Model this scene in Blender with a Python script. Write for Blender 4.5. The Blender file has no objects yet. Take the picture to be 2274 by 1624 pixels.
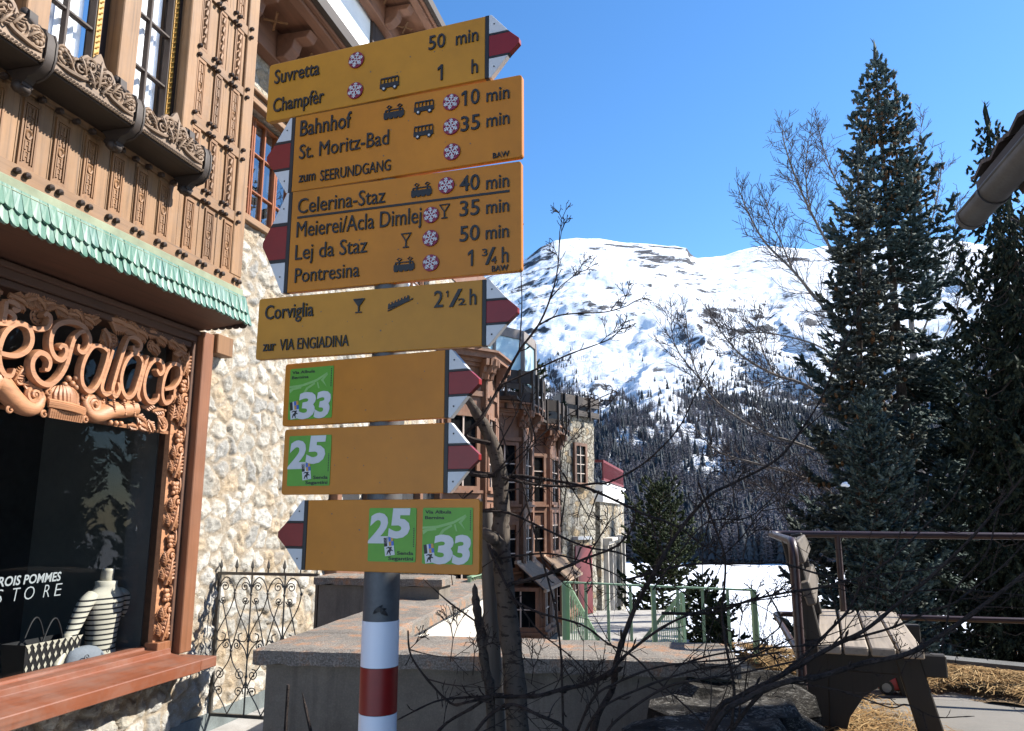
import bpy, bmesh, math, random
import numpy as np
from mathutils import Vector, Matrix, noise as mnoise
R = math.radians
random.seed(7); rng = np.random.default_rng(11)
scene = bpy.context.scene
col = scene.collection

# ------------------------------------------------------------------ camera
PITCH = R(11.0); FPX = 1708.0; EYE = 1.6
cam_d = bpy.data.cameras.new("camera"); cam = bpy.data.objects.new("camera", cam_d); col.objects.link(cam)
cam.location = (0, 0, EYE); cam.rotation_euler = (R(90) + PITCH, 0, 0)
cam_d.sensor_width = 36.0; cam_d.lens = FPX / 2274.0 * 36.0
cam_d.clip_start = 0.05; cam_d.clip_end = 20000
scene.camera = cam

# ------------------------------------------------------------------ light
SUN_AZ = R(80.0); SUN_EL = R(38.0)          # azimuth clockwise from +Y (the view direction)
sdir = Vector((math.sin(SUN_AZ) * math.cos(SUN_EL), math.cos(SUN_AZ) * math.cos(SUN_EL), math.sin(SUN_EL)))
world = bpy.data.worlds.new("World"); scene.world = world; world.use_nodes = True
wn = world.node_tree; wn.nodes.clear()
wo = wn.nodes.new("ShaderNodeOutputWorld"); bg = wn.nodes.new("ShaderNodeBackground"); sk = wn.nodes.new("ShaderNodeTexSky")
sk.sky_type = 'NISHITA'; sk.sun_disc = False; sk.sun_elevation = SUN_EL; sk.sun_rotation = SUN_AZ
sk.altitude = 600; sk.air_density = 1.0; sk.dust_density = 0.2; sk.ozone_density = 4.0
hs_ = wn.nodes.new("ShaderNodeHueSaturation"); hs_.inputs['Saturation'].default_value = 1.18
wn.links.new(sk.outputs[0], hs_.inputs['Color']); wn.links.new(hs_.outputs[0], bg.inputs[0]); bg.inputs[1].default_value = 0.122
wn.links.new(bg.outputs[0], wo.inputs[0])
sun_d = bpy.data.lights.new("sun", 'SUN'); sun_d.energy = 5.0; sun_d.angle = R(0.5); sun_d.color = (1.0, 0.945, 0.86)
sun = bpy.data.objects.new("sun", sun_d); col.objects.link(sun)
sun.rotation_euler = sdir.to_track_quat('Z', 'Y').to_euler(); sun.location = (20, 0, 20)
scene.view_settings.view_transform = 'Standard'; scene.view_settings.look = 'None'
scene.view_settings.exposure = 1.15; scene.view_settings.gamma = 1.0
scene.render.engine = 'CYCLES'
scene.cycles.max_bounces = 8; scene.cycles.transparent_max_bounces = 12
scene.cycles.use_denoising = True

# ------------------------------------------------------------------ measuring helpers (camera calibration -> metres)
CP, SP_ = math.cos(PITCH), math.sin(PITCH)
def ray(u, v):
    x = (u - 1137) / FPX; y = (812 - v) / FPX
    return x, CP - y * SP_, SP_ + y * CP
def dep(u, v, Y):
    x, y, z = ray(u, v); t = Y / y
    return Vector((t * x, Y, EYE + t * z))
def hz(u, v, z0):
    x, y, z = ray(u, v); t = (z0 - EYE) / z
    return Vector((t * x, t * y, z0))
FA = R(13.67); fd = (math.sin(FA), math.cos(FA)); fn = (fd[1], -fd[0]); FW = 3.72
def fac(u, v, o=0.0):
    x, y, z = ray(u, v); t = -(FW - o) / (x * fn[0] + y * fn[1])
    return t * (x * fd[0] + y * fd[1]), EYE + t * z
FORG = Vector((-FW * fn[0], -FW * fn[1], 0)); FROT = R(90) - FA
def fworld(s, o, z):
    return Vector((FORG.x + s * fd[0] + o * fn[0], FORG.y + s * fd[1] + o * fn[1], z))

# ------------------------------------------------------------------ object helpers
def tag(o, label=None, cat=None, group=None, kind=None):
    if label: o["label"] = label
    if cat: o["category"] = cat
    if group: o["group"] = group
    if kind: o["kind"] = kind
    return o
def thing(name, label, cat, loc=(0, 0, 0), rz=0.0, group=None):
    o = bpy.data.objects.new(name, None); col.objects.link(o)
    o.location = loc; o.rotation_euler = (0, 0, rz); o.empty_display_size = 0.1
    return tag(o, label, cat, group)
class MB:
    def __init__(s): s.V = []; s.F = []; s.M = []; s.m = 0
    def add(s, vs, fs, xf=None):
        b = len(s.V)
        if xf is None: s.V.extend([tuple(v) for v in vs])
        else: s.V.extend([tuple(xf @ Vector(v)) for v in vs])
        for f in fs: s.F.append(tuple(i + b for i in f)); s.M.append(s.m)
        return s
    def box(s, x0, x1, y0, y1, z0, z1, xf=None):
        vs = [(x0,y0,z0),(x1,y0,z0),(x1,y1,z0),(x0,y1,z0),(x0,y0,z1),(x1,y0,z1),(x1,y1,z1),(x0,y1,z1)]
        return s.add(vs, [(3,2,1,0),(4,5,6,7),(0,1,5,4),(1,2,6,5),(2,3,7,6),(3,0,4,7)], xf)
    def fb(s, s0, s1, o0, o1, z0, z1):                   # box in facade coordinates (along, outwards, up)
        return s.box(s0, s1, -o1, -o0, z0, z1)
    def beam(s, a, b, w, h, up=(0, 0, 1)):               # rectangular bar from a to b
        a, b = Vector(a), Vector(b); d = (b - a); L = d.length; d.normalize(); up = Vector(up)
        x = d.cross(up)
        if x.length < 1e-4: x = d.cross(Vector((1, 0, 0)))
        x.normalize(); z = x.cross(d)
        M = Matrix((x, d, z)).transposed().to_4x4(); M.translation = a
        return s.box(-w/2, w/2, 0, L, -h/2, h/2, M)
    def prism(s, poly, z0, z1, xf=None):                 # polygon in xy extruded along z
        n = len(poly)
        vs = [(p[0], p[1], z0) for p in poly] + [(p[0], p[1], z1) for p in poly]
        fs = [tuple(range(n - 1, -1, -1)), tuple(range(n, 2 * n))] + [(i, (i + 1) % n, n + (i + 1) % n, n + i) for i in range(n)]
        return s.add(vs, fs, xf)
    def tube(s, pts, rad, n=6, cap=True, flat=1.0, fup=None):
        pts = [Vector(p) for p in pts]
        if not hasattr(rad, '__len__'): rad = [rad] * len(pts)
        m = len(pts); rings = []; prev = None
        for i in range(m):
            t = (pts[min(i + 1, m - 1)] - pts[max(i - 1, 0)])
            if t.length < 1e-9: t = Vector((0, 0, 1))
            t.normalize()
            if fup is not None:
                a = t.cross(Vector(fup))
                if a.length < 1e-5: a = t.orthogonal()
            elif prev is None: a = t.orthogonal()
            else:
                a = prev - t * prev.dot(t)
                if a.length < 1e-6: a = t.orthogonal()
            a.normalize(); prev = a; b = t.cross(a)
            rings.append([pts[i] + (a * math.cos(k * 2 * math.pi / n) + b * flat * math.sin(k * 2 * math.pi / n)) * rad[i] for k in range(n)])
        vs = [v for r in rings for v in r]; fs = []
        for i in range(m - 1):
            for k in range(n):
                fs.append((i*n + k, i*n + (k+1) % n, (i+1)*n + (k+1) % n, (i+1)*n + k))
        if cap: fs.append(tuple(range(n - 1, -1, -1))); fs.append(tuple((m-1)*n + k for k in range(n)))
        return s.add(vs, fs)
    def ball(s, c, r, sx=1, sy=1, sz=1, n=8, m=5):
        vs = [(c[0], c[1], c[2] - r*sz)]; fs = []
        for i in range(1, m):
            ph = -math.pi/2 + math.pi * i / m
            for k in range(n):
                th = 2*math.pi*k/n
                vs.append((c[0] + r*sx*math.cos(ph)*math.cos(th), c[1] + r*sy*math.cos(ph)*math.sin(th), c[2] + r*sz*math.sin(ph)))
        vs.append((c[0], c[1], c[2] + r*sz)); top = len(vs) - 1
        for k in range(n):
            fs.append((0, 1 + (k+1) % n, 1 + k)); fs.append((top, 1 + (m-2)*n + k, 1 + (m-2)*n + (k+1) % n))
        for i in range(m - 2):
            for k in range(n):
                fs.append((1 + i*n + k, 1 + i*n + (k+1) % n, 1 + (i+1)*n + (k+1) % n, 1 + (i+1)*n + k))
        return s.add(vs, fs)
    def build(s, name, mats, parent=None, smooth=False, bevel=0.0, angle=40):
        me = bpy.data.meshes.new(name); me.from_pydata(s.V, [], s.F)
        if not isinstance(mats, (list, tuple)): mats = [mats]
        for m in mats: me.materials.append(m)
        if len(mats) > 1: me.polygons.foreach_set("material_index", s.M)
        if smooth:
            me.polygons.foreach_set("use_smooth", [True] * len(s.F))
            try: me.set_sharp_from_angle(angle=R(angle))
            except Exception: pass
        me.update()
        o = bpy.data.objects.new(name, me); col.objects.link(o)
        if parent is not None: o.parent = parent
        if bevel > 0:
            b = o.modifiers.new("bevel", 'BEVEL'); b.width = bevel; b.segments = 1; b.limit_method = 'ANGLE'; b.angle_limit = R(40)
        return o
def np_mesh(name, V, T, mats, midx=None, parent=None, smooth=False):
    V = np.asarray(V, dtype=np.float32); T = np.asarray(T, dtype=np.int32); k = T.shape[1]
    me = bpy.data.meshes.new(name)
    me.vertices.add(len(V)); me.vertices.foreach_set("co", V.ravel())
    me.loops.add(T.size); me.loops.foreach_set("vertex_index", T.ravel())
    me.polygons.add(len(T)); me.polygons.foreach_set("loop_start", np.arange(0, T.size, k, dtype=np.int32))
    if not isinstance(mats, (list, tuple)): mats = [mats]
    for m in mats: me.materials.append(m)
    if midx is not None: me.polygons.foreach_set("material_index", np.asarray(midx, dtype=np.int32))
    if smooth: me.polygons.foreach_set("use_smooth", np.ones(len(T), dtype=bool))
    me.update(calc_edges=True); me.validate()
    o = bpy.data.objects.new(name, me); col.objects.link(o)
    if parent is not None: o.parent = parent
    return o
def smooth_path(pts, sub=5):
    P = [Vector(p) for p in pts]; out = []
    for i in range(len(P) - 1):
        p0 = P[max(i-1, 0)]; p1 = P[i]; p2 = P[i+1]; p3 = P[min(i+2, len(P)-1)]
        for k in range(sub):
            t = k / sub; t2 = t*t; t3 = t2*t
            out.append(0.5*((2*p1) + (p2-p0)*t + (2*p0-5*p1+4*p2-p3)*t2 + (3*p1-p0-3*p2+p3)*t3))
    out.append(P[-1]); return out

def fbm(x, y, seed=0, octv=5, gain=.5, lac=2.0):
    out = np.zeros_like(x); amp = 1.0; tot = 0
    r_ = np.random.default_rng(seed); perm = r_.random((256, 256))
    for o in range(octv):
        xi = np.floor(x).astype(int); yi = np.floor(y).astype(int); fx = x-xi; fy = y-yi
        fx = fx*fx*fx*(fx*(fx*6-15)+10); fy = fy*fy*fy*(fy*(fy*6-15)+10)
        g = lambda a, b: perm[a % 256, b % 256]
        v = (g(xi, yi)*(1-fx)+g(xi+1, yi)*fx)*(1-fy)+(g(xi, yi+1)*(1-fx)+g(xi+1, yi+1)*fx)*fy
        out += amp*(v*2-1); tot += amp; amp *= gain; x = x*lac+17.3; y = y*lac+9.1
    return out/tot

# ------------------------------------------------------------------ materials
def lin(h):
    h = h.lstrip('#'); c = [int(h[i:i+2], 16) / 255 for i in (0, 2, 4)]
    return tuple((x/12.92 if x <= .04045 else ((x+.055)/1.055)**2.4) for x in c)
class NT:
    def __init__(s, name):
        s.mat = bpy.data.materials.new(name); s.mat.use_nodes = True
        s.t = s.mat.node_tree; s.n = s.t.nodes; s.b = s.n["Principled BSDF"]; s.out = s.n["Material Output"]
    def new(s, typ, **kw):
        nd = s.n.new(typ)
        for k, v in kw.items(): setattr(nd, k, v)
        return nd
    def link(s, a, b): s.t.links.new(a, b)
    def coords(s, scale=(1, 1, 1), space='Object', rot=(0, 0, 0)):
        tc = s.new("ShaderNodeTexCoord"); mp = s.new("ShaderNodeMapping")
        mp.inputs['Scale'].default_value = scale; mp.inputs['Rotation'].default_value = rot
        s.link(tc.outputs[space], mp.inputs['Vector']); return mp.outputs[0]
    def noise(s, vec, scale=5, detail=4, rough=.55, dist=0.0):
        nd = s.new("ShaderNodeTexNoise"); nd.inputs['Scale'].default_value = scale
        nd.inputs['Detail'].default_value = detail; nd.inputs['Roughness'].default_value = rough
        nd.inputs['Distortion'].default_value = dist
        if vec is not None: s.link(vec, nd.inputs['Vector'])
        return nd
    def ramp(s, fac, stops, interp='LINEAR'):
        r = s.new("ShaderNodeValToRGB"); r.color_ramp.interpolation = interp; e = r.color_ramp.elements
        while len(e) < len(stops): e.new(0.5)
        for i, (p, c) in enumerate(stops):
            e[i].position = p; e[i].color = (c if hasattr(c, '__len__') else (c, c, c))[:3] + (1,)
        if fac is not None: s.link(fac, r.inputs[0])
        return r.outputs[0]
    def mix(s, fac, a, b, mode='MIX'):
        m = s.new("ShaderNodeMix", data_type='RGBA', blend_type=mode)
        for sock, val in ((0, fac), (6, a), (7, b)):
            if hasattr(val, 'links') or hasattr(val, 'is_linked'): s.link(val, m.inputs[sock])
            elif sock == 0: m.inputs[0].default_value = val
            else: m.inputs[sock].default_value = tuple(val)[:3] + (1,)
        return m.outputs[2]
    def math(s, op, a, b=0.5):
        m = s.new("ShaderNodeMath", operation=op)
        for i, v in ((0, a), (1, b)):
            if hasattr(v, 'is_linked'): s.link(v, m.inputs[i])
            else: m.inputs[i].default_value = v
        return m.outputs[0]
    def bump(s, h, strength=.3, dist=.02):
        b = s.new("ShaderNodeBump"); b.inputs['Strength'].default_value = strength; b.inputs['Distance'].default_value = dist
        s.link(h, b.inputs['Height']); s.link(b.outputs[0], s.b.inputs['Normal'])
    def rnd(s): return s.new("ShaderNodeObjectInfo").outputs['Random']
    def isl(s): return s.new("ShaderNodeNewGeometry").outputs['Random Per Island']
def plain(name, c, rough=.6, var=.18, scale=6, bump=.15, bd=.004, metal=0.0, spec=.5, detail=5):
    n = NT(name); v = n.coords()
    a = n.noise(v, scale, detail); b = n.noise(v, scale*9, 3)
    f = n.math('MULTIPLY_ADD', b.outputs[0], .35); n.link(a.outputs[0], f.node.inputs[2]); f.node.inputs[1].default_value = .4
    dark = tuple(x*(1-var*1.6) for x in c); light = tuple(min(1, x*(1+var)) for x in c)
    n.link(n.ramp(f, [(.35, dark), (.95, light)]), n.b.inputs['Base Color'])
    n.b.inputs['Roughness'].default_value = rough; n.b.inputs['Metallic'].default_value = metal
    n.b.inputs['Specular IOR Level'].default_value = spec
    if bump > 0: n.bump(f, bump, bd)
    return n.mat
def wood(name, c, axis='z', dark=.45, rough=.65, fine=40, pale=None, bump=.35, perobj=.12, weather=0.0):
    """sawn timber: grain stretched along one axis, knots and object to object variation"""
    n = NT(name); k = {'x': (1.2, fine, fine), 'y': (fine, 1.2, fine), 'z': (fine, fine, 1.2)}[axis]
    v = n.coords(k); g = n.noise(v, 1.0, 6, .6, .6); v2 = n.coords((3, 3, 3)); big = n.noise(v2, 1.0, 4, .6)
    d = tuple(x*dark for x in c); p = pale or tuple(min(1, x*1.25) for x in c)
    cc = n.ramp(g.outputs[0], [(.28, d), (.45, c), (.72, p)])
    cc = n.mix(n.ramp(big.outputs[0], [(.35, .0), (.75, .55)]), cc, tuple(x*.62 for x in c))
    if weather > 0:
        w = n.noise(n.coords((2, 2, 2)), 2.5, 5, .7)
        cc = n.mix(n.math('MULTIPLY', n.ramp(w.outputs[0], [(.42, 0.), (.6, 1.)]), weather), cc, (.27, .225, .19))
    hs = n.new("ShaderNodeHueSaturation"); n.link(cc, hs.inputs['Color'])
    r = n.rnd(); n.link(n.math('MULTIPLY_ADD', r, perobj*2), hs.inputs['Value']); hs.inputs['Value'].links[0].from_node.inputs[2].default_value = 1 - perobj
    n.link(hs.outputs[0], n.b.inputs['Base Color']); n.b.inputs['Roughness'].default_value = rough
    n.bump(g.outputs[0], bump, .004); return n.mat
def rubble(name, scale, mortar=(.36, .32, .27), cols=None, rough=.9, bdist=.05, bstr=1.0, mw=.055):
    """rubble masonry: irregular stones, recessed mortar, rough broken faces"""
    n = NT(name); v = n.coords(); wn_ = n.noise(v, 3.0, 5, .65)
    add = n.new("ShaderNodeVectorMath", operation='MULTIPLY_ADD'); n.link(wn_.outputs['Color'], add.inputs[0])
    add.inputs[1].default_value = (.30, .30, .30); n.link(v, add.inputs[2])
    mp = n.new("ShaderNodeMapping"); mp.inputs['Scale'].default_value = (1, 1, 1.28); n.link(add.outputs[0], mp.inputs[0]); vv = mp.outputs[0]
    ve = n.new("ShaderNodeTexVoronoi", feature='DISTANCE_TO_EDGE'); vc = n.new("ShaderNodeTexVoronoi", feature='F1')
    for q in (ve, vc): q.inputs['Scale'].default_value = scale; q.inputs['Randomness'].default_value = .95; n.link(vv, q.inputs['Vector'])
    sep = n.new("ShaderNodeSeparateColor"); n.link(vc.outputs['Color'], sep.inputs[0])
    cols = cols or [(.33, .30, .25), (.52, .47, .38), (.60, .56, .48), (.42, .39, .34), (.55, .43, .27), (.64, .61, .55), (.38, .36, .33)]
    st = [(i/len(cols), c) for i, c in enumerate(cols)]
    base = n.ramp(sep.outputs[0], st, 'CONSTANT')
    f1 = n.noise(v, 14, 8, .7); f2 = n.noise(n.coords((1, 1, 3)), 30, 6, .75, 1.2)
    base = n.mix(n.ramp(f1.outputs[0], [(.36, .75), (.56, 0.)]), base, tuple(x*.55 for x in mortar))
    base = n.mix(n.ramp(f2.outputs[0], [(.5, 0.), (.68, .55)]), base, (.70, .67, .60))
    edge = n.ramp(ve.outputs['Distance'], [(mw*.55, 0.), (mw*1.3, 1.)])
    mc = n.mix(f1.outputs[0], tuple(x*.7 for x in mortar), tuple(x*1.25 for x in mortar))
    n.link(n.mix(edge, mc, base), n.b.inputs['Base Color']); n.b.inputs['Roughness'].default_value = rough
    n.b.inputs['Specular IOR Level'].default_value = .25
    dome = n.ramp(ve.outputs['Distance'], [(0., 0.), (mw, .5), (.3, .85), (.6, 1.)])
    h = n.math('ADD', n.math('MULTIPLY', dome, .55), n.math('MULTIPLY', f1.outputs[0], 1.1))
    h = n.math('ADD', h, n.math('MULTIPLY', f2.outputs[0], .7))
    n.bump(h, bstr, bdist); return n.mat
def glass(name, refl=.35, tint=(1, 1, 1), rough=0.0, ior=1.5):
    n = NT(name); n.n.remove(n.b)
    tr = n.new("ShaderNodeBsdfTransparent"); gl = n.new("ShaderNodeBsdfGlossy"); mx = n.new("ShaderNodeMixShader")
    tr.inputs[0].default_value = tint + (1,); gl.inputs['Roughness'].default_value = rough
    lw = n.new("ShaderNodeLayerWeight"); lw.inputs[0].default_value = .5; fr = n.math('POWER', lw.outputs['Facing'], 4.0 if ior > 1.4 else 6.0).node
    w = n.noise(n.coords(), 1.7, 2); b = n.new("ShaderNodeBump"); b.inputs['Strength'].default_value = .05; b.inputs['Distance'].default_value = .05
    n.link(w.outputs[0], b.inputs['Height']); n.link(b.outputs[0], gl.inputs['Normal'])
    m = n.math('MULTIPLY_ADD', fr.outputs[0], 1.0); m.node.inputs[2].default_value = refl; m.node.use_clamp = True
    n.link(m, mx.inputs[0]); n.link(tr.outputs[0], mx.inputs[1]); n.link(gl.outputs[0], mx.inputs[2])
    n.link(mx.outputs[0], n.out.inputs[0]); return n.mat
def concrete(name, c, lichen=.0, rough=.9, speck=.5, bump=.5, stain=0.0):
    n = NT(name); v = n.coords(); a = n.noise(v, 2.5, 6, .65); s = n.noise(v, 120, 3, .8); m = n.noise(v, 18, 5, .7)
    base = n.ramp(a.outputs[0], [(.3, tuple(x*.6 for x in c)), (.7, tuple(min(1, x*1.2) for x in c))])
    base = n.mix(n.math('MULTIPLY', n.ramp(s.outputs[0], [(.42, 1.), (.56, 0.)]), speck), base, tuple(x*.35 for x in c))
    base = n.mix(n.math('MULTIPLY', n.ramp(s.outputs[0], [(.55, 0.), (.66, 1.)]), speck*.6), base, tuple(min(1, x*1.7) for x in c))
    if lichen > 0:
        l = n.noise(v, 5, 6, .75); base = n.mix(n.math('MULTIPLY', n.ramp(l.outputs[0], [(.5, 0.), (.64, 1.)]), lichen), base, (.42, .17, .05))
    if stain > 0:
        l = n.noise(n.coords((6, 6, .5)), 1.5, 5, .7); base = n.mix(n.math('MULTIPLY', n.ramp(l.outputs[0], [(.5, 0.), (.68, 1.)]), stain), base, (.045, .04, .035))
    n.link(base, n.b.inputs['Base Color']); n.b.inputs['Roughness'].default_value = rough; n.b.inputs['Specular IOR Level'].default_value = .2
    h = n.math('ADD', m.outputs[0], n.math('MULTIPLY', s.outputs[0], .5)); n.bump(h, bump, .008); return n.mat
def island(name, stops, rough=.8, noise_scale=0, bump=0, trans=0.0):
    n = NT(name); c = n.ramp(n.isl(), stops)
    if noise_scale:
        z = n.noise(n.coords(), noise_scale, 3); c = n.mix(n.ramp(z.outputs[0], [(.35, .55), (.65, 0.)]), c, tuple(x*.4 for x in stops[0][1]))
    n.link(c, n.b.inputs['Base Color']); n.b.inputs['Roughness'].default_value = rough; n.b.inputs['Specular IOR Level'].default_value = .06
    return n.mat
def bark(name, c, scale=14, rough=.95, lent=True):
    n = NT(name); v = n.coords((1, 1, .35)); a = n.noise(v, scale, 6, .7, .5); w = n.noise(n.coords((1, 1, 2.5)), scale*2, 3)
    b = n.ramp(a.outputs[0], [(.3, tuple(x*.35 for x in c)), (.5, c), (.75, tuple(min(1, x*1.6) for x in c))])
    b = n.mix(n.ramp(w.outputs[0], [(.36, .8), (.44, 0.)]), b, tuple(x*.25 for x in c))
    n.link(b, n.b.inputs['Base Color']); n.b.inputs['Roughness'].default_value = rough; n.b.inputs['Specular IOR Level'].default_value = .2
    n.bump(a.outputs[0], .8, .012); return n.mat

W_LARCH = wood('larch_boards', (.215, .113, .045), 'z', dark=.4, weather=.08)
W_LARCHX = wood('larch_rail', (.207, .108, .044), 'x', dark=.4, weather=.10)
W_PANEL = wood('carved_larch', (.21, .102, .038), 'z', dark=.5, perobj=.16, weather=.0)
W_CARVE = wood('carved_pine', (.345, .16, .075), 'x', dark=.55, rough=.55, fine=45, bump=.5)
W_GREY = wood('weathered_carving', (.20, .128, .075), 'x', dark=.5, fine=30, weather=.1)
W_DARK = wood('dark_oak', (.03, .018, .011), 'x', dark=.5, fine=30)
W_DARKV = wood('dark_oak_upright', (.036, .019, .011), 'z', dark=.5, fine=30)
W_FRAME = wood('frame_larch', (.215, .088, .04), 'z', dark=.7, rough=.45, weather=.05)
W_SILL = wood('red_stained_sill', (.20, .06, .025), 'x', dark=.6, rough=.5, fine=22, weather=.18)
W_HOTEL = wood('reddish_larch', (.185, .082, .040), 'z', dark=.5, fine=20, weather=.15)
W_HOTELX = wood('reddish_larch_rail', (.185, .082, .040), 'x', dark=.5, fine=20, weather=.15)
W_SOFFIT = wood('shaded_soffit', (.085, .038, .02), 'x', dark=.6, fine=18)  # darker wood: shade under the canopy put into the colour
W_BACK = wood('bench_back', (.11, .09, .07), 'y', dark=.5, fine=40)  # seat plank wood darkened, the backrest's shade put into its colour
W_EAVE = wood('eave_timber', (.21, .095, .05), 'x', dark=.5, fine=18)
W_BENCH = wood('bench_plank', (.30, .25, .195), 'y', dark=.45, fine=45, weather=.3, rough=.6)
W_BENCHD = wood('bench_frame', (.022, .017, .013), 'z', dark=.5, fine=30)
M_GILT = plain('gilt_moulding', (.45, .24, .04), .4, .15, 12, .2)
M_STONE = rubble('rubble_stone', 4.9, mortar=(.45, .39, .30), cols=[(.58, .52, .40), (.66, .59, .47), (.72, .66, .54), (.54, .49, .41), (.62, .48, .31), (.74, .69, .59), (.60, .55, .46)], bdist=.042, mw=.045)
M_STONE2 = rubble('rubble_stone_tower', 4.6, mortar=(.22, .19, .145), cols=[(.54, .47, .35), (.66, .60, .47), (.74, .68, .55), (.48, .44, .36), (.62, .46, .27), (.76, .71, .60), (.58, .53, .44)], bdist=.12, mw=.06)
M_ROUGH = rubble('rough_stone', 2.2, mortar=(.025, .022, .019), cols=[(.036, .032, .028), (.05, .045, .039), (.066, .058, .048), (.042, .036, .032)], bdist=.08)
M_PLINTH = concrete('plinth_paint', (.16, .185, .185), speck=.2, stain=.3)
M_WHITE = plain('white_render', (.86, .85, .82), .9, .04, 8, .1)
M_GLASS = glass('window_glass', .07)
M_GLASS2 = glass('sky_mirroring_glass', .30)
M_SHOPGLASS = glass('shop_glass', .01, (.88, .90, .90))
M_CURT = plain('white_curtain', (.82, .84, .86), .9, .05, 20, .05)
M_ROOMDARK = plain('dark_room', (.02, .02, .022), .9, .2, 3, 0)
M_COPING = concrete('coping_concrete', (.25, .225, .195), lichen=.55, speck=.7, bump=.8, stain=0.15)
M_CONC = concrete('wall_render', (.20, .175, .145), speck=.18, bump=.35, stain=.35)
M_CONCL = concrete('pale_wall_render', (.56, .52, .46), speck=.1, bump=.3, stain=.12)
M_IRON = plain('wrought_iron', (.10, .092, .08), .5, .3, 20, .2, metal=.6)
M_YEL2 = plain('sign_yellow_faded', (.46, .195, .010), .42, .13, 3.5, .06, spec=.4)
M_STEELP = plain('galvanised_pole', (.075, .08, .085), .5, .3, 10, .1)
M_YEL = plain('sign_yellow', (.47, .165, .006), .42, .13, 3.5, .06, spec=.4)
M_SWHITE = plain('sign_white', (.54, .535, .53), .4, .06, 14, .05)
M_SRED = plain('sign_red', (.20, .007, .0055), .4, .12, 14, .05)
M_SBLK = plain('sign_black', (.012, .012, .013), .5, .2, 14, .0)
M_SGRN = plain('sticker_green', (.095, .30, .02), .45, .1, 10, .0)
M_SGRN2 = plain('sticker_pale_green', (.22, .42, .12), .45, .1, 10, .0)
M_BADGE = plain('badge_crimson', (.20, .008, .03), .4, .12, 10, .0)
M_SBLUE = plain('emblem_blue', (.03, .10, .42), .4, .1, 10, 0)
M_BARK = bark('young_tree_bark', (.085, .07, .057))
M_TWIG = bark('dark_twig_bark', (.04, .031, .027), 40)
M_STAKE = wood('grey_stake', (.09, .075, .062), 'z', dark=.5, fine=30)
M_SNOW = None
# ================================================================== 1. the carved wooden shop house on the left
house = thing('shop_house', 'carved wooden shop house with green tiled canopy and rubble stone wall', 'building', FORG, FROT)
W0 = -1.6                                                # the frontage runs on to the left of the picture
# --- rubble wall with the opening of the upper corner window
mb = MB(); US0, US1, UZ0, UZ1 = 5.18, 6.62, 4.10, 5.19
mb.fb(5.0, 14.0, -.14, 0, -.95, UZ0); mb.fb(5.0, US0, -.45, 0, UZ0, UZ1); mb.fb(US1, 9.3, -.45, 0, UZ0, UZ1)
mb.fb(10.2, 14.0, -.45, 0, UZ0, UZ1)
mb.fb(5.0, 14.0, -.45, 0, UZ1, 5.9); mb.fb(W0, 5.0, -.45, .02, 0, .53)
mb.build('stone_wall', M_STONE, house)
mb = MB(); mb.fb(W0, 5.0, .0, .045, 0, .12); mb.fb(5.002, 9.0, .0, .03, 0, .13); mb.build('plinth', M_PLINTH, house)
mb = MB(); mb.fb(6.0, 14.0, -4, -.46, 0, 5.8); mb.build('inner_core', M_ROOMDARK, house)

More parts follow.
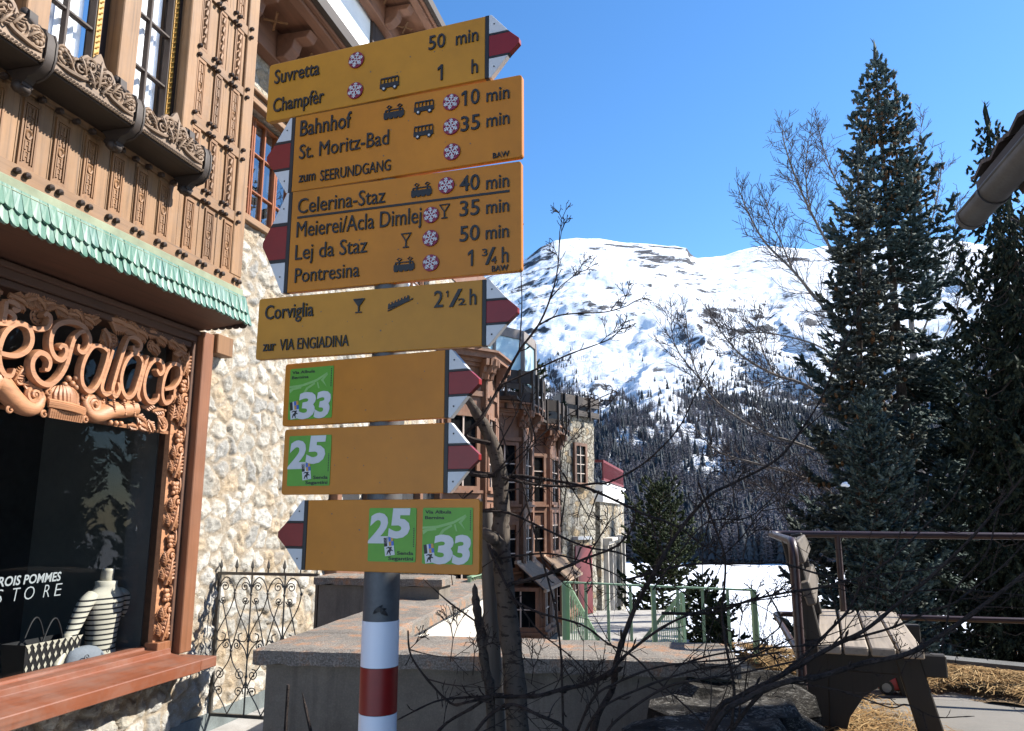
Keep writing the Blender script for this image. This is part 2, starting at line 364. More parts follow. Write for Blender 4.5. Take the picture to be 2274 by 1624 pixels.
# --- the rubble facing itself: every stone stands out of the mortar
def stone_relief(name, s0, s1, z0, z1, o0, res=.0125, seed=1):
    ns, nz = int((s1-s0)/res), int((z1-z0)/res); S, Zg = np.meshgrid(np.linspace(s0, s1, ns+1), np.linspace(z0, z1, nz+1)); r_ = np.random.default_rng(seed)
    cw, chh = .172, .130; gi, gj = np.arange(int(s0/cw)-3, int(s1/cw)+4), np.arange(int(z0/chh)-3, int(z1/chh)+4)
    wx = fbm(S*6, Zg*6, seed+5, 4)*.055; wz = fbm(S*6+50, Zg*6, seed+6, 4)*.05; X = S+wx; Zw = Zg+wz
    F1 = np.full(S.shape, 9.); F2 = np.full(S.shape, 9.); ID = np.zeros(S.shape, int); DX = np.zeros(S.shape); DZ = np.zeros(S.shape); k = 0
    for j in gj:
        for i in gi:
            if r_.random() < .16: k += 1; r_.random(4); continue
            px_, pz_ = (i+.5+.5*(j % 2)+r_.uniform(-.42, .42))*cw, (j+.5+r_.uniform(-.42, .42))*chh; sx_, sz_ = r_.uniform(.85, 1.3), r_.uniform(.95, 1.5)
            msk = (np.abs(X-px_) < .5) & (np.abs(Zw-pz_) < .45)
            if msk.any():
                dx, dz = (X-px_)[msk], (Zw-pz_)[msk]; dd = (np.abs(dx*sx_)**2.6+np.abs(dz*sz_)**2.6)**(1/2.6); f1 = F1[msk]; f2 = F2[msk]; near = dd < f1
                F2[msk] = np.where(near, f1, np.minimum(f2, dd)); F1[msk] = np.where(near, dd, f1); q = ID[msk]; q[near] = k; ID[msk] = q
                q = DX[msk]; q[near] = dx[near]; DX[msk] = q; q = DZ[msk]; q[near] = dz[near]; DZ[msk] = q
            k += 1
    rr_ = r_.random((k+1, 5)); ed = np.clip((F2-F1-.019-.014*fbm(S*18, Zg*18, seed+2, 3))/.034, 0, 1); ed = ed*ed*(3-2*ed)
    rug = fbm(S*16, Zg*16, seed+3, 5, .62); fine_ = fbm(S*60, Zg*45, seed+4, 3, .6); facet = np.abs(fbm(S*9, Zg*9, seed+9, 3))
    h = ed*(.004+.012*rr_[ID, 0]+DX*(rr_[ID, 1]-.5)*.18+DZ*(rr_[ID, 2]-.5)*.18+.020*rug+.018*facet)+.006*fine_+.008*rug; h = np.clip(h, -.004, .075)
    pal = np.array([(.52, .485, .41), (.62, .58, .50), (.68, .645, .565), (.46, .44, .39), (.58, .46, .32), (.70, .675, .61), (.54, .515, .455), (.64, .615, .56), (.40, .39, .36)])
    C = pal[(rr_[ID, 3]*len(pal)).astype(int)]*(1+.16*rug+.10*fine_)[..., None]; mort = np.array((.43, .36, .27))*(1+.25*rug+.15*fine_)[..., None]
    C = mort*(1-ed[..., None])+C*ed[..., None]; rust = np.clip((fbm(S*2.2, Zg*2.2, seed+8, 4)-.28)*3, 0, .35)[..., None]; C = np.clip((C*(1-rust)+np.array((.46, .33, .19))*rust)*.74, .03, .8)
    V = np.stack([S, -(o0+.006+h), Zg], -1).reshape(-1, 3); ii = np.arange(nz)[:, None]*(ns+1)+np.arange(ns)[None]; Q = np.stack([ii, ii+1, ii+ns+2, ii+ns+1], -1).reshape(-1, 4)
    o = np_mesh(name, V, Q, M_FACE, parent=house, smooth=False); at_ = o.data.color_attributes.new('stone', 'FLOAT_COLOR', 'POINT'); at_.data.foreach_set('color', np.c_[C.reshape(-1, 3), np.ones(len(V))].astype(np.float32).ravel()); return o
n = NT('rubble_facing'); at_ = n.new("ShaderNodeAttribute"); at_.attribute_name = 'stone'; q = n.noise(n.coords(), 70, 5, .75); q2 = n.noise(n.coords((1, 1, 2)), 26, 6, .7, 1.0)
cc = n.mix(n.ramp(q.outputs[0], [(.36, .5), (.52, 0.)]), at_.outputs['Color'], (.26, .22, .165)); cc = n.mix(n.ramp(q2.outputs[0], [(.55, 0.), (.72, .5)]), cc, (.80, .77, .70))
n.link(cc, n.b.inputs['Base Color']); n.b.inputs['Roughness'].default_value = .92; n.b.inputs['Specular IOR Level'].default_value = .2; n.bump(n.math('ADD', q.outputs[0], q2.outputs[0]), .9, .012); M_FACE = n.mat
stone_relief('rubble_facing', 5.0, 9.2, .13, 4.06, 0.0, .0125, 3); stone_relief('rubble_facing', 2.4, 5.0, .12, .528, .02, .0115, 17)

# --- stepped timber bay over the shop: boards, rails, pegs
BAYO = .40
mb = MB()
bx = W0; k = 0
mb.fb(W0, 4.93, .05, BAYO-.02, 3.22, 3.83); mb.fb(4.145, 4.93, .05, BAYO-.02, 3.83, 6.6)
for (a, b, z0, z1) in [(4.245, 4.80, 3.84, 4.265), (4.245, 4.80, 4.345, 4.785), (4.245, 4.80, 4.855, 5.30), (4.245, 4.80, 5.38, 5.95), (W0, 4.83, 3.35, 3.755)]:
    n_ = max(2, int(round((b-a)/.105))); w_ = (b-a)/n_
    for i in range(n_): mb.fb(a+i*w_+.0025, a+(i+1)*w_-.0025, BAYO-.02, BAYO-.004+random.uniform(-.002, .002), z0, z1)
bay = mb.build('timber_bay', W_LARCH, house)
mb = MB()                                                # horizontal rails
mb.fb(W0, 4.84, BAYO-.02, BAYO+.015, 3.262, 3.352); mb.fb(4.2, 4.80, BAYO-.02, BAYO+.012, 3.757, 3.838)
for z0, z1 in ((4.266, 4.345), (4.786, 4.855), (5.30, 5.38)): mb.fb(4.243, 4.80, BAYO-.02, BAYO+.012, z0, z1)
mb.fb(W0, 4.15, BAYO-.02, BAYO+.012, 3.757, 3.80)
mb.build('bay_rail', W_LARCHX, house, bevel=.003)
mb = MB(); mb.fb(4.801, 4.935, BAYO-.05, BAYO+.016, 3.353, 6.6); mb.fb(4.841, 4.935, BAYO-.05, BAYO+.016, 3.225, 3.353); mb.build('corner_post', W_LARCH, house, bevel=.006)
mb = MB(); mb.fb(4.135, 4.242, BAYO-.05, BAYO+.016, 3.80, 6.6); mb.build('bay_post', W_LARCH, house, bevel=.006)

def carved_panel(s0, s1, z0, z1, kind, o=BAYO):
    w, h = s1-s0, z1-z0; mb = MB(); y0 = o-.004; b = .012
    mb.fb(s0, s1, y0-.012, y0+.004, z0, z1)
    for a in ((s0, s0+b, z0, z1), (s1-b, s1, z0, z1), (s0+b, s1-b, z0, z0+b*1.8), (s0+b, s1-b, z1-b*1.8, z1)): mb.fb(a[0], a[1], y0+.004, y0+.012, a[2], a[3])
    for q in (.014,): 
        mb.fb(s0+b+q*.5, s0+b+q, y0+.004, y0+.012, z0+.03, z1-.03); mb.fb(s1-b-q, s1-b-q*.5, y0+.004, y0+.012, z0+.03, z1-.03)
    cx = (s0+s1)/2; hw = w*.20; z = z0+.035; H = h-.07
    if kind == 'letters':
        u = H/5.0
        for r, tp in enumerate('HHOHH'):
            zc = z + u*(r+.5)
            if tp == 'H':
                for sx in (-1, 1):
                    mb.tube([(cx+sx*hw*.62, -(y0+.003), zc-u*.40), (cx+sx*hw*.62, -(y0+.003), zc+u*.40)], .0085, 6)
                mb.tube([(cx-hw, -(y0+.003), zc), (cx+hw, -(y0+.003), zc)], .006, 5)
                mb.tube([(cx-hw, -(y0+.003), zc+u*.44), (cx+hw, -(y0+.003), zc+u*.44)], .005, 5)
            else:
                mb.tube([(cx+hw*.85*math.cos(t*.5236), -(y0+.003), zc+u*.38*math.sin(t*.5236)) for t in range(13)], .0085, 5, cap=False)
    else:
        n_ = max(5, int(H/.062)); u = H/n_
        for r in range(n_):
            zc = z + u*(r+.5)
            mb.tube([(cx-hw*.9, -(y0+.002), zc-u*.5), (cx-hw*.35, -(y0+.013), zc-u*.28), (cx+hw*.35, -(y0+.013), zc+u*.28), (cx+hw*.9, -(y0+.002), zc+u*.5)], [.004, .014, .014, .004], 6)
        for sx in (-1, 1): mb.tube([(cx+sx*hw*1.15, -(y0+.006), z), (cx+sx*hw*1.15, -(y0+.006), z+H)], .004, 4)
    return mb.build('carved_panel', W_PANEL, house, smooth=True, angle=35)
for i in range(9):                                       # lower row, under the flower boxes
    s = 2.949 + .2095*i + (.03 if i > 5 else 0) + (.012*(i-5) if i > 5 else 0)
    carved_panel(s, s+.103, 3.353, 3.73 if i < 6 else 3.735, 'letters')
for s in (2.53, 2.74): carved_panel(s, s+.103, 3.353, 3.73, 'letters')
for (z0, z1, kd) in ((3.842, 4.262, 'twist'), (4.348, 4.783, 'letters'), (4.858, 5.297, 'twist'), (5.383, 5.9, 'letters')):
    for (a, b) in ((4.250, 4.345), (4.456, 4.540), (4.655, 4.758)): carved_panel(a, b, z0, z1, kd)
# --- pegs
def peg(s, z, o=BAYO+.012, r=.0165):
    mb = MB(); pr = [(-r, -r*.7), (0, -r*1.0), (r, -r*.7), (r*1.05, r*.3), (r*.55, r*.95), (-r*.55, r*.95), (-r*1.05, r*.3)]
    n_ = len(pr); vs = [(s+p[0], -o+.004, z+p[1]) for p in pr] + [(s+p[0]*.95, -(o+.026), z+p[1]*.95) for p in pr] + [(s, -(o+.038), z)]
    fs = [(i, (i+1) % n_, n_+(i+1) % n_, n_+i) for i in range(n_)] + [(n_+i, n_+(i+1) % n_, 2*n_) for i in range(n_)]
    mb.add(vs, fs); return mb.build('wooden_peg', W_DARKV, house)
for i in range(11):
    s = 2.73 + .2105*i
    peg(s, 3.312); peg(s+.06, 3.311)
peg(4.885, 3.312)
for z in (3.835, 3.762, 4.345, 4.27, 4.855, 4.787, 5.378, 5.303):
    for s in (4.41, 4.46, 4.62, 4.67, 4.83): peg(s, z, r=.014)
    if z > 4: peg(4.24, z, r=.014)
for z in (3.48, 3.55, 3.85, 3.92, 4.03, 4.36, 4.42, 4.55, 4.86, 5.0, 5.35):      # peg ends on the return of the corner post
    mb = MB(); mb.tube([(4.93, -(BAYO-.02), z), (4.965, -(BAYO-.02), z), (4.975, -(BAYO-.02), z)], [.017, .017, .009], 6); mb.build('wooden_peg', W_HOTEL, house)

# --- bay windows with muntins and pleated curtains
def curtain(parent, s0, s1, o, z0, z1, amp=.018, pitch=.045):
    nn = int((s1-s0)/pitch*6); V = []; F = []
    for i in range(nn+1):
        s = s0+(s1-s0)*i/nn; a = math.sin(i/6*2*math.pi + .7*math.sin(i*.37))*amp*(.7+.3*math.sin(i*.9))
        V += [(s, -(o+a), z0), (s, -(o+a*.55), z1)]
    for i in range(nn): F.append((2*i, 2*i+2, 2*i+3, 2*i+1))
    m = MB(); m.add(V, F); return m.build('curtain', M_CURT, parent, smooth=True, angle=80)
def muntin_window(s0, s1, z0, z1, o, cols, rows, bar=.011, frame_mat=None, frame=.03, curt=True, parent=house, glassm=None):
    f = MB(); f.fb(s0-frame, s0, o-.04, o+.012, z0-frame, z1+frame); f.fb(s1, s1+frame, o-.04, o+.012, z0-frame, z1+frame)
    f.fb(s0, s1, o-.04, o+.012, z0-frame, z0); f.fb(s0, s1, o-.04, o+.012, z1, z1+frame)
    for s in cols: f.fb(s-bar, s+bar, o-.03, o+.008, z0, z1)
    cs = sorted([s0]+[c_ for c_ in cols]+[s1])
    for z in rows:
        for a, b in zip(cs[:-1], cs[1:]): f.fb(a + (bar if a != s0 else 0), b - (bar if b != s1 else 0), o-.03, o+.006, z-bar*.8, z+bar*.8)
    w = f.build('window', frame_mat or W_DARKV, parent, bevel=.003)
    p = MB(); p.add([(s0, -(o-.018), z0), (s1, -(o-.018), z0), (s1, -(o-.018), z1), (s0, -(o-.018), z1)], [(0, 1, 2, 3)]); p.build('pane', glassm or M_GLASS, w)
    if curt: curtain(w, s0+.02, s1-.02, o-.075, z0, z1-.02)
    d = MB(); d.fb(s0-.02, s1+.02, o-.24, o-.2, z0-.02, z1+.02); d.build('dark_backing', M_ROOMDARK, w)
    return w
for s0 in (2.40, 3.05, 3.70):
    s1 = s0+.375
    muntin_window(s0, s1, 3.96, 5.62, .30, [(s0+s1)/2], [4.09, 4.455, 4.825, 5.195], frame=.012)
    g = MB(); g.fb(s1+.013, s1+.05, .26, .318, 3.9, 5.66)
    for i in range(46):
        z = 3.92+i*.038
        g.tube([(s1+.018, -.322, z), (s1+.031, -.328, z+.013), (s1+.044, -.322, z+.026)], [.002, .0065, .002], 5)
    g.build('gilt_moulding', M_GILT, house)
    if s0 < 3.6:
        p = MB(); p.fb(s1+.115, s1+.262, .26, BAYO+.005, 3.83, 6.6); p.build('window_post', W_LARCH, house, bevel=.006)
        p = MB(); p.fb(s1+.052, s1+.113, .20, .30, 3.83, 6.6); p.build('window_reveal', W_DARKV, house)  # dark wood puts the shade on the post's near side into the strip
p = MB(); p.fb(4.076+.05, 4.144, .20, .33, 3.83, 6.6); p.build('window_reveal', W_DARKV, house)  # same dark strip, coloured for the bay post's shaded side
p = MB(); p.fb(W0, 4.145, .10, .33, 5.66, 6.6); p.build('bay_head', W_LARCH, house)
p = MB(); p.fb(W0, 2.38, .10, .33, 3.83, 5.66); p.build('bay_infill', W_LARCH, house)

# --- spiral ornament helpers (facade coordinates)
def spiral(mb, s, z, o, r, turns=1.6, th=.012, a0=0.0, ccw=1, n=6, rise=.0, flat=1.0):
    N = max(8, int(turns*14)); pts = []; rad = []
    for i in range(N+1):
        t = i/N; a = a0 + ccw*t*turns*2*math.pi; q = r*(1-t)**.8 + r*.10
        pts.append((s+q*math.cos(a), -(o+rise*t), z+q*math.sin(a))); rad.append(th*(1-.45*t))
    mb.tube(pts, rad, n); mb.ball((s, -(o+rise), z), r*.16+th*.3, n=6, m=4)
def leaf(mb, s, z, o, ang, L, w, curl=.02, lobes=4):
    ca, sa = math.cos(ang), math.sin(ang)
    def P(x, y, d): return (s+x*ca-y*sa, -(o+d), z+x*sa+y*ca)
    mb.tube([P(L*t, 0.1*L*math.sin(t*3), .006+curl*math.sin(t*2.6)) for t in (0, .3, .6, .85, 1)], [w*.30, w*.34, w*.26, w*.16, w*.04], 6)
    for i in range(lobes):
        t = .12+.75*i/lobes
        for sg in (-1, 1):
            l = w*(1.05-.6*t)
            mb.tube([P(L*t, 0, .008), P(L*t+l*.5, sg*l*.75, .012+curl*.6), P(L*t+l*1.05, sg*l*.95, .004)], [w*.22, w*.19, w*.03], 5)
def rosette(mb, s, z, o, r):
    for k in range(8):
        a = k*math.pi/4; mb.ball((s+r*.6*math.cos(a), -(o+.004), z+r*.6*math.sin(a)), r*.3, 1, .6, 1, 6, 4)
    mb.ball((s, -(o+.006), z), r*.28, 1, .7, 1, 6, 4)
    mb.tube([(s+r*math.cos(t*.5236), -o, z+r*math.sin(t*.5236)) for t in range(13)], r*.12, 5, cap=False)

# --- flower boxes below the bay windows
BX0, BX1 = BAYO+.0, .625
def scroll_profile(zb, zt):
    # side board seen from the end: (outward, height)
    return [(BAYO, zb+.10), (BAYO+.03, zb+.085), (BAYO+.055, zb+.045), (BAYO+.05, zb+.005), (BAYO+.075, zb-.02), (BAYO+.105, zb-.015), (BAYO+.125, zb+.02), (BAYO+.15, zb+.045),
            (BAYO+.20, zb+.06), (BX1+.012, zb+.095), (BX1+.024, zb+.15), (BX1+.024, zb+.235), (BX1+.004, zb+.285), (BAYO+.16, zb+.32), (BAYO+.115, zb+.37),
            (BAYO+.11, zb+.425), (BAYO+.075, zb+.45), (BAYO+.04, zb+.43), (BAYO+.0, zb+.43)]
edges = [2.205, 2.845, 3.485, 4.125]
for bi, (s0, s1) in enumerate(zip(edges[:-1], edges[1:])):
    m = MB(); zb = 3.795
    m.fb(s0+.03, s1-.03, BX0, BX1, zb, zb+.022); m.fb(s0+.03, s1-.03, BX1-.024, BX1, zb+.022, zb+.13)
    m.fb(s0+.03, s1-.03, BX0, BX0+.02, zb+.022, zb+.12)
    fbx = m.build('flower_box', W_DARK, house, bevel=.004)
    c = MB(); c.fb(s0+.035, s1-.035, BX1+.001, BX1+.012, zb+.012, zb+.125)      # carved front
    cx = (s0+s1)/2; W = (s1-s0)/2-.04
    for k in range(26):
        sx = s0+.045+k*(s1-s0-.09)/25; c.tube([(sx-.006, -(BX1+.013), zb+.006), (sx+.004, -(BX1+.022), zb+.018), (sx+.012, -(BX1+.013), zb+.030)], [.003, .008, .003], 5)
    poly = []                                            # cresting board with a shaped top
    for k in range(33):
        t = -1+2*k/32; hgt = .135+.10*math.exp(-(t*2.4)**2)+.045*math.cos(t*9)**2*(1-abs(t))+.05*math.exp(-((abs(t)-.86)/.10)**2)
        poly.append((cx+t*W, zb+hgt))
    vs = []; n_ = len(poly)
    for p in poly: vs += [(p[0], -(BX1+.012), zb+.11), (p[0], -(BX1+.012), p[1]), (p[0], -(BX1-.010), p[1]), (p[0], -(BX1-.010), zb+.11)]
    fs = []
    for k in range(n_-1):
        for q in range(4): fs.append((4*k+q, 4*(k+1)+q, 4*(k+1)+(q+1) % 4, 4*k+(q+1) % 4))
    fs += [(0, 1, 2, 3), (4*n_-1, 4*n_-2, 4*n_-3, 4*n_-4)]
    c.add(vs, fs)
    oo = BX1+.014
    for sg in (-1, 1):
        rosette(c, cx+sg*W*.84, zb+.118, oo, .052)
        spiral(c, cx+sg*W*.50, zb+.115, oo, .050, 1.7, .011, a0=R(200 if sg > 0 else -20), ccw=sg, rise=.012)
        spiral(c, cx+sg*W*.22, zb+.165, oo, .042, 1.6, .010, a0=R(20), ccw=-sg, rise=.012)
        leaf(c, cx+sg*W*.34, zb+.10, oo, R(90-sg*35), .09, .032, lobes=3)
        leaf(c, cx+sg*W*.66, zb+.09, oo, R(90-sg*50), .08, .028, lobes=3)
        c.tube([(cx+sg*W*.98, -oo, zb+.06), (cx+sg*W*.7, -(oo+.008), zb+.055), (cx+sg*W*.4, -(oo+.01), zb+.065), (cx+sg*W*.1, -oo, zb+.10)], [.006, .012, .012, .006], 6)
    leaf(c, cx, zb+.08, oo, R(90), .15, .04, lobes=4); leaf(c, cx-.03, zb+.06, oo, R(125), .09, .03, lobes=3); leaf(c, cx+.03, zb+.06, oo, R(55), .09, .03, lobes=3)
    c.build('carved_front', W_GREY, fbx, smooth=True, angle=50)
for s in edges:
    m = MB(); pr = scroll_profile(3.70, 4.13)
    vs = [(s-.026, -p[0], p[1]) for p in pr] + [(s+.026, -p[0], p[1]) for p in pr]; n_ = len(pr)
    m.add(vs, [tuple(range(n_)), tuple(range(2*n_-1, n_-1, -1))] + [(i, n_+i, n_+(i+1) % n_, (i+1) % n_) for i in range(n_)])
    for sx in (-.028, .028):                             # rounded edge strips and volutes
        m.tube([(s+sx, -p[0], p[1]) for p in pr[7:15]], .008, 5)
        m.ball((s+sx*.6, -(BAYO+.09), 3.70+.005), .033, 1.1, 1, 1, 8, 5); m.ball((s+sx*.6, -(BAYO+.075), 3.70+.415), .030, 1.1, 1, 1, 8, 5)
    m.ball((s, -(BAYO+.115), 3.695), .02, 1.6, 1, 1, 8, 5); m.tube([(s-.03, -(BAYO+.118), 3.715), (s, -(BAYO+.127), 3.71), (s+.03, -(BAYO+.118), 3.715)], .012, 6)
    m.build('scroll_bracket', W_GREY if False else W_DARK, house, smooth=True, angle=40)
for i in range(12):                                      # dark pegs in the rail behind the boxes
    s = 2.80 + .1175*i
    if s < 4.12: peg(s, 3.757)

# --- canopy of green glazed tiles
CS1 = 5.02
m = MB(); m.fb(W0, CS1-.06, .30, .425, 3.205, 3.268); m.fb(W0, CS1-.05, .30, .436, 3.195, 3.2045)
fas = m.build('canopy_fascia', concrete('pale_green_fascia', (.25, .28, .19), speck=.05, bump=.15, stain=.1), house, bevel=.004)
n = NT('green_glazed_tile'); c = n.ramp(n.isl(), [(0., (.048, .130, .082)), (.3, (.085, .175, .12)), (.55, (.055, .142, .10)), (.8, (.14, .22, .165)), (1., (.045, .132, .10))])
z_ = n.noise(n.coords((40, 6, 6)), 1.0, 4, .7); c = n.mix(n.ramp(z_.outputs[0], [(.5, 0.), (.75, .6)]), c, (.32, .39, .35))
n.link(c, n.b.inputs['Base Color']); n.b.inputs['Roughness'].default_value = .38; n.bump(z_.outputs[0], .25, .004)
TILE = n.mat
def tile(mb, s, w, top, bot, th=.015):
    """one round-ended shingle from top (o,z) to bottom (o,z)"""
    N = 7; vs = []; do, dz = bot[0]-top[0], bot[1]-top[1]; L = math.hypot(do, dz); nx, nz = -dz/L, do/L   # outward normal
    prof = [(0, -w/2), (0, w/2)] + [(1-.20*(1-math.cos(a)) if True else 1, w/2*math.cos(b)) for a, b in []]
    out = [(0.0, -w/2), (.76, -w/2)] + [(.76+.24*math.sin(math.pi*k/N), -w/2*math.cos(math.pi*k/N)) for k in range(1, N)] + [(.76, w/2), (0.0, w/2)]
    for lift in (0, th):
        for t, x in out:
            bow = .007*(1-(2*x/w)**2)
            vs.append((s+x, -(top[0]+do*t+nx*(lift+bow)), top[1]+dz*t+nz*(lift+bow)))
    k = len(out)
    mb.add(vs, [tuple(range(k-1, -1, -1)), tuple(range(k, 2*k))] + [(i, (i+1) % k, k+(i+1) % k, k+i) for i in range(k)])
m = MB(); nt = int((CS1-W0)/.056)
for row, (top, bot) in enumerate((((.405, 3.18), (.470, 2.992)), ((.412, 3.215), (.458, 3.075)))):
    for i in range(nt):
        s = CS1-.03-(i+.5*row)*.056
        tile(m, s+random.uniform(-.002, .002), .0535, (top[0]+random.uniform(0, .003), top[1]), (bot[0]+random.uniform(-.004, .004), bot[1]+random.uniform(-.008, .008)))
for k in range(4): tile(m, CS1-.002+k*.006, .03, (.38-.05*k, 3.20), (.44-.05*k, 3.01))
can = m.build('tiled_canopy', TILE, house)
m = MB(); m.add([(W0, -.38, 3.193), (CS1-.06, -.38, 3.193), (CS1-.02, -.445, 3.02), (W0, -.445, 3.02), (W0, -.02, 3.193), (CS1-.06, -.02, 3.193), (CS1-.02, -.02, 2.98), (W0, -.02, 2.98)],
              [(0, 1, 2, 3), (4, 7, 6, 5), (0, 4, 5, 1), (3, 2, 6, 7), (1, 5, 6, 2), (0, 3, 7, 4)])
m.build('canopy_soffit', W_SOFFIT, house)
m = MB()
for k in range(6): m.ball((CS1-.01, -(.41-.06*k), 3.005), .034, .5, 1, .7, 8, 5)
m.fb(CS1-.03, CS1+.0, .1, .43, 3.012, 3.045); m.build('scalloped_edging', W_DARK, house)

# --- shop window: frame, sill, carved tracery, glass
m = MB(); m.fb(4.985, 5.115, -.10, .10, .64, 2.972); m.build('frame_post', W_FRAME, house, bevel=.006)
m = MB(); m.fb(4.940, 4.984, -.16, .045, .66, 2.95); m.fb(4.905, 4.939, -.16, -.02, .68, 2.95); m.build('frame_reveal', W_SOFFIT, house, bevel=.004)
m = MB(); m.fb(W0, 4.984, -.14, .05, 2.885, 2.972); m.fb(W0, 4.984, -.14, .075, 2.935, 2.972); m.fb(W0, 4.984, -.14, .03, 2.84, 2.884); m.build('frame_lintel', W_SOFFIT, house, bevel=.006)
m = MB(); m.fb(5.116, 5.32, -.02, .13, 2.83, 2.985); m.build('corbel_block', W_PANEL, house, bevel=.006)
m = MB()
vs = []; pr = [(-.13, .53), (.30, .535), (.30, .612), (.055, .650), (.05, .685), (-.04, .690), (-.045, .705), (-.13, .705)]
vs = [(W0, -p[0], p[1]) for p in pr] + [(4.955, -p[0], p[1]) for p in pr]; k = len(pr)
m.add(vs, [tuple(range(k)), tuple(range(2*k-1, k-1, -1))] + [(i, k+i, k+(i+1) % k, (i+1) % k) for i in range(k)])
m.fb(4.9555, 5.14, .0, .296, .54, .611)
sill = m.build('window_sill', W_SILL, house, bevel=.005)
m = MB(); m.add([(W0, .112, .70), (4.905, .112, .70), (4.905, .112, 2.86), (W0, .112, 2.86)], [(0, 1, 2, 3)]); m.build('pane', M_SHOPGLASS, house)
m = MB(); m.fb(4.815, 4.965, -.06, .045, .652, .735); m.build('tracery_foot', W_FRAME, house, bevel=.004)

ZC = 800/1624*.564
def zc(x, y, o=0.0): s, z = fac(x*ZC, 564+y*ZC, o); return s, z
def stroke(mb, pts, w, o, depth=.042, taper=(1, 1), sub=5):
    """carved letter stroke: flat-topped ribbon with rounded shoulders"""
    P = [Vector((p[0], p[1], 0)) for p in pts]; P = smooth_path(P, sub); m_ = len(P); rings = []
    for i, p in enumerate(P):
        t = (P[min(i+1, m_-1)]-P[max(i-1, 0)]); t.normalize(); nx = Vector((-t.y, t.x, 0)); u = i/(m_-1)
        ww = w*min(1, (taper[0]+(1-taper[0])*min(1, u*5)))*min(1, (taper[1]+(1-taper[1])*min(1, (1-u)*5)))
        r = []
        for (a, d) in ((-1, 0), (-1, .62), (-.72, 1), (.72, 1), (1, .62), (1, 0)):
            q = p+nx*(a*ww/2); r.append((q.x, -(o+depth*d), q.y))
        rings.append(r)
    vs = [v for r in rings for v in r]; fs = []
    for i in range(m_-1):
        for k in range(6): fs.append((i*6+k, i*6+(k+1) % 6, (i+1)*6+(k+1) % 6, (i+1)*6+k))
    fs += [tuple(range(5, -1, -1)), tuple((m_-1)*6+k for k in range(6))]
    mb.add(vs, fs)
LET = {
 'Lcurl': ([(-30,560),(60,555),(95,510),(60,470),(30,465)],[(35,380),(95,395),(130,440),(100,455),(80,430)],[(30,380),(20,470),(5,560)]),
 'e': ([(-60,760),(0,800),(110,815),(200,770),(235,690),(215,600),(150,560),(80,575),(10,650),(-30,780),(-20,900),(20,970),(70,975),(95,920)],),
 'L': ([(-330,330),(-290,290),(-240,330),(-280,460),(-350,640),(-420,760),(-470,740),(-440,700),(-380,730),(-300,790),(-200,800),(-130,740)],),
 'ear': ([(235,590),(290,605),(360,590),(385,520),(355,480),(330,500)],),
 'P': ([(455,760),(475,735),(505,745),(510,800),(470,850),(415,820),(385,740),(395,640),(440,570),(520,545),(610,560),(670,610),(700,690),(680,760),(640,790),(605,765),(610,725)],
       [(690,625),(630,625),(575,680),(545,770),(515,880),(460,980),(380,1045),(300,1025),(245,950),(240,860),(290,795),(350,810),(380,865),(365,925),(335,925)]),
 'a': ([(850,790),(800,745),(730,740),(670,820),(635,930),(640,1040),(690,1100),(740,1075),(790,990),(825,890),(845,800),(850,760)],[(885,770),(850,880),(810,1000),(795,1080),(830,1125),(885,1100)]),
 'l': ([(1010,670),(975,760),(935,880),(900,1000),(880,1090),(905,1140),(935,1090),(925,1030)],[(1000,675),(1060,672),(1110,720),(1095,770),(1055,765),(1050,735)]),
 'a2': ([(1125,870),(1095,810),(1035,805),(980,880),(950,990),(960,1090),(1000,1150),(1050,1120),(1085,1030),(1110,940),(1125,850)],[(1165,815),(1130,930),(1100,1050),(1085,1130),(1105,1175)]),
 'c': ([(1235,925),(1260,965),(1290,930),(1275,865),(1220,850),(1165,920),(1135,1040),(1145,1140),(1190,1190),(1240,1165),(1250,1120)],),
 'e2': ([(1300,1085),(1375,1065),(1425,990),(1425,905),(1375,880),(1325,920),(1290,1020),(1280,1130),(1305,1195),(1350,1175),(1358,1130)],),
}
m = MB(); m2 = MB()
for nm, strokes in LET.items():
    for st in strokes:
        stroke(m, [zc(p[0], p[1], .05) for p in st], (.037 if nm not in ('P', 'e') else .041), .03, .042, (.7, .55))
lett = m.build('carved_lettering', W_CARVE, house, smooth=True, angle=35)
# carved band: horns, basket, scrolls below the lettering; swags and leaves above; leaf pilaster at the side
m = MB()
def horn(mb, p, rad, o=.0, flat=.8):
    Q = smooth_path([(zc(*q)[0], -(o+.012), zc(*q)[1]) for q in p], 5); n_ = len(Q)
    rr = np.interp(np.linspace(0, 1, n_), np.linspace(0, 1, len(rad)), rad); mb.tube(Q, list(rr), 10, flat=flat)
    for k in range(2, n_-2, 3): 
        if k % 2 == 0: mb.tube([Q[k]+Vector((0, -rr[k]*.75, 0))+Vector((math.cos(a), -.3*math.sin(abs(a)), math.sin(a)))*rr[k]*.0 for a in (0,)]*1 + [Q[k]+Vector((0.001, -rr[k]*.8, 0))], .003, 4)
def at(x, y): return zc(x, y)
horn(m, [(-60,1000),(0,1060),(60,1130),(150,1210),(240,1230),(300,1170),(290,1090)], [.075, .075, .07, .062, .05, .036, .02])
s, z = at(235, 1130); spiral(m, s, z, .02, .055, 1.9, .020, a0=R(-60), ccw=1, rise=.02)
horn(m, [(1050,1230),(960,1240),(860,1250),(760,1290),(690,1270),(660,1190),(700,1140)], [.066, .066, .062, .055, .048, .036, .02])
s, z = at(720, 1205); spiral(m, s, z, .02, .052, 1.9, .020, a0=R(-120), ccw=-1, rise=.02)
for (x, y) in ((850,1200),(935,1225),(1010,1235)):        # beaded rings on the horn
    for k in range(7):
        s, z = at(x-8+k*2, y-48+k*18); m.ball((s, -.062, z), .010, n=6, m=4)
s0, z0 = at(470, 1190)                                  # shell shaped basket
